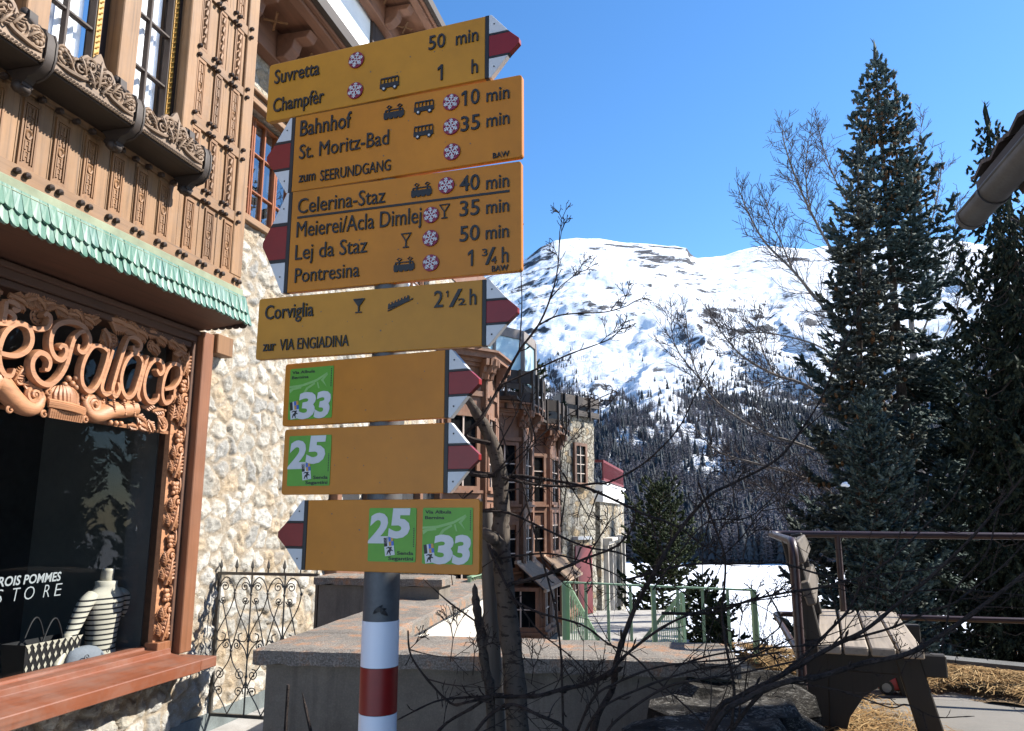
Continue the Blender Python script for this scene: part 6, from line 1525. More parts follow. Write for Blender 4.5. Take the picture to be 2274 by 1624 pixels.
kind = np.where(r_.random(len(fx)) < np.clip(.42-.6*fbm(fx/200, fy/200, 55, 3), .1, .8), r_.integers(0, 3, len(fx)), r_.integers(3, 7, len(fx)))
VV = []; TT = []; off = 0; MI = []
for k, (tv, tt) in enumerate(TPL):
    s_ = np.where(kind == k)[0]; m_ = len(s_)
    if not m_: continue
    Hh = r_.uniform(9, 19, m_)*np.clip(1.25-e_[s_]*2.6, .5, 1.1); ang = r_.uniform(0, 6.28, m_); c, sn = np.cos(ang), np.sin(ang); wd = Hh*r_.uniform(.8, 1.25, m_)
    X = (tv[None, :, 0]*c[:, None]-tv[None, :, 1]*sn[:, None])*wd[:, None]+fx[s_][:, None]; Y = (tv[None, :, 0]*sn[:, None]+tv[None, :, 1]*c[:, None])*wd[:, None]+fy[s_][:, None]; Zq = tv[None, :, 2]*Hh[:, None]+fz[s_][:, None]-.4
    VV.append(np.stack([X, Y, Zq], -1).reshape(-1, 3)); TT.append((tt[None]+(np.arange(m_)*len(tv))[:, None, None]).reshape(-1, 3)+off); off += m_*len(tv); MI.append(np.full(m_*len(tt), 0 if k < 3 else 1))
F_SPR = plain('forest_spruce', (.028, .036, .044), .9, .5, .01, 0); F_LAR = plain('forest_larch', (.098, .090, .104), .9, .45, .008, 0)  # bluish tint puts distance haze into the tree colours
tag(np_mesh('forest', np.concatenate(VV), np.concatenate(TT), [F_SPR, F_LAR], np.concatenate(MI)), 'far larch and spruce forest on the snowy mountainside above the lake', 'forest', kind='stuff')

# ================================================================== 10. conifers
def spindle(nspike, seed):
    r_ = np.random.default_rng(seed); V = []; T = []
    for (x, q) in ((0, .07), (.22, .19), (.7, .18)):
        for k in range(3): a = 2.094*k+x*2; V.append((x, q*math.cos(a), q*math.sin(a)))
    V.append((1.04, 0, 0)); 
    for i in range(2):
        for k in range(3): a, b = i*3+k, i*3+(k+1) % 3; T += [(a, b, b+3), (a, b+3, a+3)]
    for k in range(3): T.append((6+k, 6+(k+1) % 3, 9))
    for i in range(nspike):
        x = r_.uniform(.05, .95); a = r_.uniform(0, 6.28); L = r_.uniform(.24, .36); k = len(V); cy, cz = math.cos(a), math.sin(a)
        V += [(x-.025, cy*.07, cz*.07), (x+.035, cy*.07, cz*.07), (x+.13, cy*L, cz*L)]; T.append((k, k+1, k+2))
    return np.array(V), np.array(T)
SPN = [spindle(12, i) for i in range(3)]
def inst(tpls, P, D, L, W, seed, roll=None):
    """copies of templates: origin P, direction D, length L, width scale W"""
    r_ = np.random.default_rng(seed); D = D/np.linalg.norm(D, axis=1, keepdims=True); ref = np.tile([0., 0, 1.], (len(D), 1)); ref[np.abs(D[:, 2]) > .95] = [1, 0, 0]
    S = np.cross(D, ref); S /= np.linalg.norm(S, axis=1, keepdims=True); U = np.cross(S, D); an = r_.uniform(0, 6.28, len(D)); c, s_ = np.cos(an)[:, None], np.sin(an)[:, None]; S, U = S*c+U*s_, U*c-S*s_
    w = r_.integers(0, len(tpls), len(D)); VV = []; TT = []; off = 0
    for k, (tv, tt) in enumerate(tpls):
        i = np.where(w == k)[0]; m_ = len(i)
        if not m_: continue
        V = P[i][:, None]+D[i][:, None]*(tv[None, :, 0:1]*L[i][:, None, None])+S[i][:, None]*(tv[None, :, 1:2]*W[i][:, None, None])+U[i][:, None]*(tv[None, :, 2:3]*W[i][:, None, None])
        VV.append(V.reshape(-1, 3)); TT.append((tt[None]+(np.arange(m_)*len(tv))[:, None, None]).reshape(-1, 3)+off); off += m_*len(tv)
    return np.concatenate(VV), np.concatenate(TT)
M_TRUNK = bark('conifer_bark', (.075, .055, .042), 12)
def conifer(name, label, base, H, Rb, mat, seed, prof=.9, whorl=.30, nb=7, droop=.25, tipup=.25, sp_len=.15, dens=1.0, lean=(0, 0), cones=None, spire=.06, up_top=.7, cat='tree', group=None, hang=0.0, bare=.04):
    r_ = random.Random(seed); t = thing(name, label, cat, base, 0, group); P = []; D = []; L = []; CP_ = []
    tr = MB(); ax = lambda z: Vector((lean[0]*z/H, lean[1]*z/H, z))
    tr.tube([ax(H*q) for q in (0, .25, .5, .75, .9, 1.0)], [H*.0115, H*.009, H*.0065, H*.0038, H*.0022, H*.0012], 7)
    z = H*bare; lim = MB()
    while z < H*.985:
        tt = 1-z/H; ln = Rb*tt**prof*(1 if tt > .10 else .9)+spire*.6
        k = max(4, int(nb*(.55+.6*tt)+r_.random()))
        for i in range(k):
            a = 2*math.pi*(i+r_.random()*.8)/k+z*1.7; l = ln*r_.uniform(.55, 1.35); zz = z+r_.uniform(-.22, .22)*whorl
            ca, sa = math.cos(a), math.sin(a); rise = (up_top*(1-tt)**1.5-droop*tt*1.1)
            pts = []
            for q in range(7):
                s_ = q/6; h = l*(rise*s_-droop*.5*math.sin(s_*math.pi)+tipup*s_**3); p = ax(zz)+Vector((ca*l*s_, sa*l*s_, h)); pts.append(p)
            if l > .25: lim.tube(pts, list(np.linspace(max(.006, l*.016), .003, 7)), 4)
            step = sp_len*.62/dens; d = .12*l; side = 1
            while d < l:
                s_ = d/l*6; j = min(5, int(s_)); p = pts[j].lerp(pts[j+1], s_-j); fw = (pts[j+1]-pts[j]).normalized()
                lat = fw.cross(Vector((0, 0, 1))).normalized()*side; side = -side
                sl = min(.50*(l-d)+.05, .34*l)*r_.uniform(.6, 1.1)
                an = r_.uniform(.75, 1.1); dv = (fw*math.cos(an)+lat*math.sin(an)).normalized(); dv.z += tipup*.3-hang*1.2; dv.normalize()
                # sub twigs along the side branch
                dd = .0; s2 = 1
                while True:
                    pp = p+dv*dd+Vector((0, 0, -hang*.4*dd*dd-.12*droop*dd)); ls = sp_len*r_.uniform(.7, 1.25)*(.6+.4*min(1, tt*4))
                    lt2 = dv.cross(Vector((0, 0, 1)))
                    if lt2.length < .01: lt2 = Vector((1, 0, 0))
                    lt2 = lt2.normalized()*s2; s2 = -s2; wv = r_.uniform(.35, .95)
                    e = dv*math.cos(wv)+lt2*math.sin(wv)+Vector((0, 0, r_.uniform(-.30, .08)-hang)); P.append(pp); D.append(e); L.append(ls)
                    if cones and r_.random() < cones[1] and cones[0][0] < tt < cones[0][1]: CP_.append(pp+e.normalized()*ls*.6)
                    dd += sp_len*.50/dens
                    if dd > sl: break
                P.append(p+dv*max(0, sl-sp_len*.3)); D.append(dv+Vector((0, 0, .1-hang))); L.append(sp_len*1.1)
                d += step*r_.uniform(.8, 1.3)
            P.append(pts[5]); D.append(pts[6]-pts[5]+Vector((0, 0, .02))); L.append(max(sp_len, (pts[6]-pts[5]).length*1.15))
        z += whorl*(.35+.75*tt)*r_.uniform(.8, 1.2)
    P.append(ax(H*.965)); D.append(Vector((lean[0]/H, lean[1]/H, 1))); L.append(H*.055)
    tro = tr.build('trunk', M_TRUNK, t, smooth=True); lim.build('branch', M_TRUNK, tro)
    P = np.array([tuple(p) for p in P]); D = np.array([tuple(p) for p in D]); L = np.array(L)
    V, T = inst(SPN, P, D, L, np.clip(L, .08, .24)*1.05, seed); np_mesh('crown', V, T, mat, parent=t)
    if cones and CP_:
        CP_ = np.array([tuple(p) for p in CP_]); m_ = len(CP_); Dn = np.c_[rng.uniform(-.25, .25, (m_, 2)), -np.ones(m_)]
        tv = [(0, 0, 0)]+[(x, q*math.cos(1.2566*k), q*math.sin(1.2566*k)) for x, q in ((.25, .24), (.65, .25)) for k in range(5)]+[(1, 0, 0)]
        tt_ = [(0, 1+(k+1) % 5, 1+k) for k in range(5)]+[q for k in range(5) for q in ((1+k, 1+(k+1) % 5, 6+(k+1) % 5), (1+k, 6+(k+1) % 5, 6+k))]+[(6+k, 6+(k+1) % 5, 11) for k in range(5)]
        V, T = inst([(np.array(tv), np.array(tt_))], CP_, Dn, rng.uniform(.09, .13, m_), rng.uniform(.09, .12, m_), seed); tag(np_mesh('cones', V, T, CONE, parent=t), kind='stuff')
    print(name, len(P), 'twigs'); return t
CONE = island('spruce_cone', [(0., (.10, .052, .025)), (.5, (.15, .085, .042)), (1., (.06, .032, .018))], .8)
def needle(name, a, b, c, d): return island(name, [(0., a), (.35, b), (.7, c), (1., d)], .7)
N_BLUE = needle('blue_spruce_needles', (.026, .040, .035), (.045, .064, .057), (.064, .087, .079), (.090, .115, .106))
N_GREY = needle('grey_spruce_needles', (.030, .039, .034), (.050, .060, .053), (.068, .080, .070), (.095, .106, .095))
N_DARK = needle('dark_spruce_needles', (.012, .016, .011), (.020, .026, .017), (.032, .040, .025), (.055, .062, .038))
N_PINE = needle('pine_needles', (.012, .018, .009), (.021, .030, .015), (.034, .045, .022), (.055, .064, .03))
def gnd(u, Y): p = dep(u, 1143, Y); return Vector((p.x, Y, float(hill(np.array(p.x), np.array(Y)))))
def tree_at(u, v, Y, lean=0.0):
    p = dep(u, v, Y); x = p.x-lean; g = Vector((x, Y, float(hill(np.array(x), np.array(Y))))); return g, p.z-g.z
g, H = tree_at(1942, 112, 15.5, .25)
conifer('blue_spruce', 'tallest blue spruce, dark spire with brown cones in its top', g, H, 2.65, N_BLUE, 1, prof=.80, nb=6, whorl=.58, sp_len=.19, dens=1.35, up_top=.25, lean=(.25, 0), cones=((.05, .30), .5), droop=.42, tipup=.32, spire=.05)
g, H = tree_at(1905, 335, 12.2, .72)
conifer('grey_spruce', 'greyer spruce with hanging cones in front of the tallest spruce', g, H, 1.25, N_GREY, 2, prof=.78, nb=6, whorl=.46, sp_len=.155, dens=1.4, up_top=.25, cones=((.20, .60), .12), droop=.36, lean=(.72, 0))
g, H = tree_at(1925, 882, 9.6)
conifer('young_spruce', 'small young blue spruce at the foot of the tall spruces', g, H, .74, N_BLUE, 3, prof=.62, nb=7, whorl=.20, sp_len=.10, dens=.9, droop=.05, tipup=.35)
g, H = tree_at(2120, 760, 16.5)
conifer('green_spruce', 'dark green spruce filling the gap right of the tallest spruce', g, H, 2.1, N_DARK, 4, prof=.6, nb=6, whorl=.60, sp_len=.20, dens=1.2, up_top=.25, droop=.42)
g, H = tree_at(2190, 250, 11.0, .05)
conifer('weeping_conifer', 'dark weeping conifer behind the gutter at the right edge', g, H, 1.15, N_DARK, 5, prof=.62, nb=7, whorl=.30, sp_len=.11, dens=.9, droop=.75, tipup=.0, hang=.65, lean=(.05, 0), up_top=.2)
g, H = tree_at(2240, 450, 10.2)
conifer('weeping_conifer', 'bulky dark weeping conifer cut by the right edge below the gutter', g, H, 1.35, N_DARK, 6, prof=.35, nb=8, whorl=.26, sp_len=.11, dens=.9, droop=.8, tipup=.0, hang=.7, up_top=.1)
for (x_, y_, h_, rb_, sd_, lb_) in ((10.2, 10.8, 8.5, 2.2, 21, 'dark green spruce added out of view beyond the right edge, nearer one mirrored in the shop window'), (14.0, 12.0, 10.5, 2.6, 22, 'dark green spruce added out of view beyond the right edge, farther one mirrored in the shop window'), (12.5, 8.2, 7.5, 2.2, 23, 'broad dark spruce beyond the right edge beside the neighbouring house')):
    conifer('green_spruce', lb_, Vector((x_, y_, float(hill(np.array(x_), np.array(y_))))), h_, rb_, N_DARK, sd_, prof=.6, nb=7, whorl=.5, sp_len=.28, dens=.7, droop=.3)  # mirrored pair added out of view to darken the shop glass reflection
g, H = tree_at(1462, 1075, 24.0)
conifer('mountain_pine', 'bushy dark green pine beside the hotel annex by the lake', g, H, 1.55, N_PINE, 7, prof=.42, nb=8, whorl=.34, sp_len=.17, dens=.8, droop=.05, tipup=.3, bare=.14)
for u, v, Y, rb, sd, lb in ((1562, 1292, 13.5, .46, 8, 'low pine bush behind the green railing, left of two'), (1600, 1345, 12.0, .38, 9, 'low pine bush behind the green railing, right of two')):
    g, H = tree_at(u, v, Y); conifer('pine_bush', lb, g, max(.5, H), rb, N_PINE, sd, prof=.45, nb=7, whorl=.22, sp_len=.13, dens=.8, droop=-.2, tipup=.3, bare=.02, cat='bush', group='pine bushes below the terrace')
# snow clump caught in the young spruce
m = MB(); p = dep(1876, 1076, 9.25); [m.ball((p.x+dx_, p.y, p.z+dz_), r_q, 1.2, 1, .8, 9, 6) for dx_, dz_, r_q in ((0, 0, .033), (.03, -.014, .024), (-.026, -.010, .02), (.012, .016, .02))]; tag(m.build('snow_clump', SNOW, smooth=True), 'lump of snow caught on a spruce branch', 'snow')
# dwarf pines in pots on the hotel roofs
for (s, o, zb, h, lb) in ((15.35, .35, 3.70, .95, 'dwarf pine in a pot on the upper hotel roof terrace'), (18.3, .35, 3.56, .62, 'dwarf pine in a pot by the tower parapet')):
    p = fworld(s, o, zb); pt = conifer('potted_pine', lb, p, h, .34, N_PINE, int(s), prof=.4, nb=6, whorl=.14, sp_len=.13, dens=.7, droop=-.3, bare=.25, cat='potted plant', group='dwarf pines on the hotel roofs')
    m = MB(); m.tube([(0, 0, 0), (0, 0, .2)], [.10, .14], 12); m.build('pot', M_CONC, pt, smooth=True, angle=40)
# ================================================================== 11. bare trees behind the spruces and brushwood
M_BARE = bark('pale_bare_bark', (.17, .145, .125), 20); M_BARED = bark('grey_bare_twig', (.085, .066, .06), 20)
def grow(mb, p, d, L, r, depth, rnd, rmin=.004, up=.35, n=4, kids=(5, 7), spread=(.5, 1.0)):
    pts = [p]; dd = Vector(d); q = Vector(p)
    for i in range(n):
        dd = (dd+Vector((rnd.uniform(-.13, .13), rnd.uniform(-.13, .13), up*.16+rnd.uniform(-.08, .08)))).normalized(); q = q+dd*(L/n); pts.append(q.copy())
    mb.tube(pts, [max(rmin, r*(1-.75*i/n)) for i in range(n+1)], 4 if r < .03 else 6, cap=False)
    if depth <= 0: return
    for k in range(rnd.randint(*kids)):
        t = rnd.uniform(.22, .98)*n; j = min(n-1, int(t)); b = pts[j].lerp(pts[j+1], t-j); f = (pts[j+1]-pts[j]).normalized()
        s_ = f.orthogonal().normalized(); s_.rotate(Matrix.Rotation(rnd.uniform(0, 6.28), 3, f)); a = rnd.uniform(*spread)
        grow(mb, b, f*math.cos(a)+s_*math.sin(a), L*rnd.uniform(.28, .5), max(rmin, r*.42), depth-1, rnd, rmin, up, n, kids, spread)
def limb_tree(name, label, base, limbs, Y, seed, r0=.05, trunk_top=None, rmin=.0058, mat=None, twigs=1.0, tl=.8, depth=2, group=None):
    rnd = random.Random(seed); t = thing(name, label, 'tree', base, 0, group); B = Vector(base); m = MB()
    tp = trunk_top-B; m.tube([(0, 0, -.3), tp*.35+Vector((.05, 0, 0)), tp*.7, tp], [r0*2.2, r0*1.9, r0*1.5, r0*.7], 8); m.build('trunk', mat or M_BARE, t, smooth=True)
    m = MB(); tw = MB()
    for (pl, w0, w1) in limbs:
        P = [dep(u, v, Y+rnd.uniform(-.3, .3)*(i > 0))-B for i, (u, v) in enumerate(pl)]; Q = smooth_path(P, 5); n_ = len(Q); rr = np.linspace(w0, w1, n_)
        m.tube(Q, list(rr), 6, cap=False); tot = sum((Q[i+1]-Q[i]).length for i in range(n_-1))
        for i in range(1, n_-1):
            for _ in range(3 if rnd.random() < .6*twigs else 2):
                if rnd.random() > twigs: continue
                f = (Q[i+1]-Q[i-1]).normalized(); s_ = f.orthogonal().normalized(); s_.rotate(Matrix.Rotation(rnd.uniform(0, 6.28), 3, f)); a = rnd.uniform(.5, 1.0)
                u_ = i/n_; grow(tw, Q[i], f*math.cos(a)+s_*math.sin(a), tl*(1-.55*u_)*rnd.uniform(.5, 1.3), max(rmin*1.5, rr[i]*.35), depth-1 if u_ > .15 else depth-1, rnd, rmin, .5)
        grow(tw, Q[-1], (Q[-1]-Q[-2]).normalized(), tl*.5, w1, 1, rnd, rmin, .4)
    m.build('limb', mat or M_BARE, t, smooth=True); tw.build('twigs', M_BARED, t)
LT1 = [([(1925, 780), (1836, 690), (1760, 600), (1700, 540), (1665, 480), (1642, 425)], .050, .012), ([(1760, 600), (1735, 540), (1712, 490), (1700, 445)], .024, .008), ([(1920, 660), (1850, 560), (1800, 470), (1765, 390), (1742, 320), (1737, 285)], .045, .010),
       ([(1800, 470), (1790, 400), (1792, 340), (1800, 290)], .022, .007), ([(1925, 520), (1870, 430), (1835, 350), (1815, 280)], .030, .007), ([(1920, 860), (1830, 775), (1720, 742), (1650, 738), (1585, 722)], .030, .008)]
limb_tree('bare_larch', 'bare branching tree rising left behind the tallest spruce against the sky', gnd(1935, 19.5), LT1, 19.5, 3, .09, dep(1925, 480, 19.5), twigs=1.0, tl=1.0)
LT2 = [([(1925, 960), (1800, 862), (1720, 832), (1650, 792), (1605, 742), (1572, 690)], .045, .009), ([(1720, 832), (1690, 770), (1680, 700)], .02, .007), ([(1920, 1050), (1790, 992), (1700, 962), (1610, 908), (1560, 850), (1535, 790), (1522, 700)], .042, .008), ([(1560, 850), (1500, 770), (1490, 700)], .018, .006),
       ([(1920, 1140), (1830, 1085), (1760, 1052), (1650, 1022), (1590, 1000), (1540, 945)], .045, .009), ([(1920, 1180), (1840, 1150), (1760, 1100), (1700, 1090), (1640, 1080)], .03, .008), ([(1900, 1250), (1830, 1230), (1770, 1180), (1740, 1120), (1760, 1060)], .022, .006)]
limb_tree('bare_larch', 'lower bare tree with pale limbs reaching left in front of the far forest', gnd(1930, 18.0), LT2, 18.0, 4, .08, dep(1925, 880, 18.0), twigs=.95, tl=.9)
LT3 = [([(1990, 640), (2020, 480), (2035, 360), (2048, 270)], .03, .007), ([(2010, 640), (2060, 520), (2085, 420), (2092, 355)], .03, .007), ([(2040, 760), (2095, 620), (2120, 520), (2127, 440)], .03, .007), ([(2060, 820), (2120, 700), (2135, 620), (2140, 560)], .025, .006)]
limb_tree('bare_larch', 'bare twiggy tree top showing right of the tallest spruce', gnd(2030, 21.0), LT3, 21.0, 5, .08, dep(2020, 640, 21.0), twigs=.9, tl=.9)
def brush(name, label, u, Y, h, n_, seed, spread=.5, rmin=.003):
    rnd = random.Random(seed); g = gnd(u, Y); t = thing(name, label, 'bush', g, 0, 'bare bushes below the terrace'); m = MB()
    for i in range(n_):
        a = rnd.uniform(0, 6.28); d = Vector((math.cos(a)*spread, math.sin(a)*spread, 1)).normalized(); grow(m, Vector((rnd.uniform(-.3, .3), rnd.uniform(-.3, .3), -.1)), d, h*rnd.uniform(.6, 1.1), .012, 2, rnd, rmin, .2, 4, (3, 5))
    m.build('stems', M_BARED, t)
brush('bare_bush', 'leafless bush on the snow behind the green bars', 1625, 13.5, 1.7, 14, 1); brush('bare_bush', 'leafless bush beside the hotel annex and pine', 1400, 19.0, 1.6, 12, 2); brush('bare_bush', 'tall thin leafless bush nearest the pipe railing corner', 1680, 15.0, 2.2, 9, 3, .3)

# ================================================================== 12. young tree, stake and brushwood right behind the signpost
def px(w, Y): return w*.80/2/FPX*Y
def branch(mb, pl, w0, w1, Y, dy=0.0, rnd=random, n=6, knob=True):
    w0 *= .88; w1 *= .88; k = len(pl); P = [dep(u, v, Y+dy*i/(k-1)+.02*math.sin(i*2.3+pl[0][0])) for i, (u, v) in enumerate(pl)]
    Q = smooth_path(P, 5); m_ = len(Q); rr = [px(w0+(w1-w0)*i/(m_-1), Y)*(1+(.22 if (i % 7 == 3 and knob) else 0)+.06*math.sin(i*1.9)) for i in range(m_)]
    mb.tube(Q, rr, n); return Q, rr
def buds(mb, Q, rr, rnd, dens=.5, ln=.05):
    """short spur twigs with swollen buds along a branch"""
    for i in range(2, len(Q)-1):
        if rnd.random() < dens:
            f = (Q[i+1]-Q[i-1]).normalized(); s_ = f.orthogonal().normalized(); s_.rotate(Matrix.Rotation(rnd.uniform(0, 6.28), 3, f)); a = rnd.uniform(.4, .9); d = f*math.cos(a)+s_*math.sin(a); L = ln*rnd.uniform(.3, 1.0)
            r0 = min(.0035, rr[i]*.6); mb.tube([Q[i], Q[i]+d*L*.55, Q[i]+d*L*.75+Vector((0, 0, L*.1)), Q[i]+d*L+Vector((0, 0, L*.2))], [r0, r0*.8, r0*1.25, r0*.2], 5)
def umbel(mb, p, d, rnd, L=.07, depth=3, r=.0016):
    d = Vector(d).normalized(); q = p+d*L*.5+Vector((0, 0, rnd.uniform(-.1, .2)*L)); mb.tube([p, q], [r*1.2, r], 4)
    if depth == 0: mb.ball(q, r*1.8, n=5, m=3); return
    for k in range(3 if depth > 1 else 2):
        s_ = d.orthogonal().normalized(); s_.rotate(Matrix.Rotation(rnd.uniform(0, 6.28), 3, d)); a = rnd.uniform(.35, .95); umbel(mb, q, d*math.cos(a)+s_*math.sin(a), rnd, L*.72, depth-1, r*.85)
rnd = random.Random(5)
YT = 2.62
def foot(u, v, Y): p = dep(u, v, Y); return p
yt = thing('young_tree', 'young bare tree with a pale leaning trunk just behind the signpost', 'tree', (dep(1150, 1624, YT).x, YT, 0)); YB = Vector(yt.location)
def local(mb, B):
    mb.V = [(v[0]-B.x, v[1]-B.y, v[2]-B.z) for v in mb.V]; return mb
m = MB(); tp = [(1175, 2150), (1160, 1800), (1150, 1624), (1140, 1480), (1121, 1310), (1112, 1185), (1114, 1128), (1106, 1030), (1080, 955), (1058, 918), (1038, 886), (1020, 862)]
P = [dep(u, v, YT) for u, v in tp]; Q = smooth_path(P, 6); wpx = np.interp(np.linspace(0, 1, len(Q)), [0, .25, .42, .55, .62, .75, .9, 1], [62, 58, 50, 46, 44, 32, 22, 14]); ph = 0
m.tube(Q, [px(w*(1+.05*math.sin(i*1.3)+.04*math.sin(i*2.9)), YT) for i, w in enumerate(wpx)], 14)
for (u, v, w) in ((1072, 1192, 40), (1098, 1192, 36)): pass
branch(m, [(1108, 1205), (1085, 1190), (1068, 1180), (1055, 1185)], 42, 30, YT-.03, n=10)
local(m, YB).build('trunk', M_BARK, yt, smooth=True)
BR = [([(1088, 985), (1034, 968), (1070, 927), (1112, 855), (1153, 780), (1195, 723), (1220, 668), (1238, 600), (1243, 515)], 15, 3, 0, 1), ([(1195, 723), (1237, 702), (1287, 696), (1345, 693), (1392, 680)], 6, 3, 0, 1), ([(1112, 855), (1200, 816), (1262, 788), (1323, 766), (1359, 752)], 7, 3, 0, 1),
      ([(1153, 780), (1159, 677), (1157, 600), (1160, 490)], 4.5, 2.5, 0, 0), ([(1222, 664), (1250, 632), (1285, 606)], 4.5, 3, 0, 1), ([(1100, 1055), (1042, 1050), (1070, 1057), (1139, 1057), (1198, 1063), (1292, 1080), (1376, 1116), (1430, 1142), (1500, 1168), (1560, 1210), (1600, 1238)], 14, 4, .1, 0),
      ([(1115, 1060), (1180, 1075), (1260, 1080), (1320, 1074), (1353, 1071), (1417, 1038), (1467, 996), (1512, 943), (1545, 875), (1578, 815)], 9, 3.5, -.05, 0), ([(1100, 1130), (1067, 1136), (1129, 1139), (1207, 1174), (1299, 1214), (1384, 1231), (1462, 1279), (1537, 1330)], 9, 4, .05, 0),
      ([(1130, 1300), (1139, 1296), (1196, 1282), (1250, 1262), (1299, 1241), (1367, 1214), (1404, 1174), (1411, 1140)], 13, 4, -.1, 0), ([(1102, 1242), (1194, 1230), (1251, 1235), (1316, 1255), (1377, 1283), (1415, 1337)], 6, 3, 0, 0), ([(1130, 1325), (1142, 1333), (1197, 1361), (1292, 1388), (1350, 1429), (1408, 1459), (1462, 1514), (1537, 1582), (1600, 1650)], 7, 4, -.2, 0),
      ([(1140, 1330), (1149, 1337), (1197, 1402), (1265, 1456), (1316, 1507)], 6, 3, -.1, 0), ([(1120, 1260), (1085, 1210), (1105, 1260), (1140, 1330)], 12, 9, -.05, 0), ([(1146, 1545), (1060, 1548), (1000, 1552), (959, 1561), (900, 1590)], 9, 4, -.2, 0), ([(1080, 1420), (1069, 1391), (1000, 1340), (955, 1300)], 7, 3.5, -.15, 0), ([(1100, 1050), (1150, 1015), (1180, 980), (1175, 930)], 5, 2.5, 0, 0), ([(1120, 1080), (1160, 1020), (1210, 960), (1290, 905), (1370, 870), (1345, 905)], 5, 2.5, .05, 1)]
for pl, w0, w1, dy, um in BR:
    m = MB(); Q, rr = branch(m, pl, w0, w1, YT-.04, dy, rnd); buds(m, Q, rr, rnd, .26, .045)
    f = Q[-1]-Q[-3]
    if um:
        for q in range(3): umbel(m, Q[-1-q*2], f+Vector((rnd.uniform(-.5, .5), rnd.uniform(-.5, .5), rnd.uniform(-.1, .8)))*f.length, rnd, .075)
    else:
        m.tube([Q[-1], Q[-1]+f.normalized()*.012, Q[-1]+f.normalized()*.03], [rr[-1], rr[-1]*1.4, .0006], 6)
    local(m, YB).build('branch', M_TWIG, yt, smooth=True)
for (u, v, a) in ((1085, 1062, 40), (1120, 1090, 10), (1128, 1010, 100), (1105, 1000, 60), (1050, 1090, 220), (1145, 1060, -20), (1170, 1020, 80), (1190, 985, 95), (1155, 1145, 60), (1060, 1130, 200), (1245, 1170, 80), (1290, 1215, 255), (1250, 1050, -60), (1330, 1090, 250), (1440, 1135, -70), (1120, 1225, 220), (1310, 1240, -80), (1300, 1250, 60)):
    m = MB(); d = Vector((math.cos(R(a)), rnd.uniform(-.4, .4), math.sin(R(a)))); grow(m, dep(u, v, YT-.05), d, rnd.uniform(.09, .22), .0042, 2, rnd, .0014, .1, 4, (2, 4)); local(m, YB).build('twig', M_TWIG, yt, smooth=True)
# stake and broken stub
p0 = dep(1107, 1624, 2.72); p0.z = 0; stt = thing('wooden_stake', 'straight grey round stake beside the young tree trunk', 'stake', p0); m = MB(); a, b = dep(1104, 1624, 2.72), dep(1078, 1130, 2.72); d = (b-a)/(b.z-a.z)
m.tube([a-d*a.z-p0, a-p0, b-p0], [px(46, 2.72), px(43, 2.72), px(38, 2.72)], 16); m.build('post', M_STAKE, stt, smooth=True, angle=50)
p0 = dep(1083, 1600, 2.56); p0.z = 0; stb = thing('broken_stem', 'dark splintered dead stem standing against the stake', 'tree stump', p0); m = MB()
P = [dep(u, v, 2.56)-p0 for u, v in ((1098, 2000), (1090, 1600), (1080, 1500), (1070, 1430), (1062, 1370), (1056, 1330), (1054, 1296))]; P[0].z = 0; Q = smooth_path(P, 5); m.tube(Q, [px(w*(1+.15*math.sin(i*2.1)), 2.56) for i, w in enumerate(np.interp(np.linspace(0, 1, len(Q)), [0, .5, .8, .93, 1], [26, 24, 22, 14, 2]))], 8)
for (u, v, u2, v2) in ((1068, 1400, 1075, 1355), (1060, 1350, 1050, 1322), (1075, 1440, 1090, 1395)): m.tube([dep(u, v, 2.55)-p0, dep(u2, v2, 2.55)-p0], [.010, .0005], 4)
m.build('stem', bark('dead_bark', (.06, .05, .042), 25), stb, smooth=True, angle=50)
# spiked shoots in front of the wall
sh = thing('cut_shoot', 'single straight dark shoot standing in front of the wall left of the pole', 'shoot', dep(640, 1624, 2.9)*1.0); sh.location.z = 0; B = Vector(sh.location); m = MB(); m.tube([dep(628, 2000, 2.9)-B, dep(634, 1624, 2.9)-B, dep(640, 1521, 2.9)-B], [.008, .0075, .0065], 6); m.build('stem', M_TWIG, sh)
sh = thing('cut_shoot', 'leaning pointed dark shoot in front of the wall nearer the pole', 'shoot', dep(694, 1624, 2.85)*1.0); sh.location.z = 0; B = Vector(sh.location); m = MB(); m.tube([dep(705, 2000, 2.85)-B, dep(690, 1624, 2.85)-B, dep(678, 1570, 2.85)-B, dep(671, 1537, 2.85)-B], [.008, .0065, .006, .001], 6); m.build('stem', M_TWIG, sh)
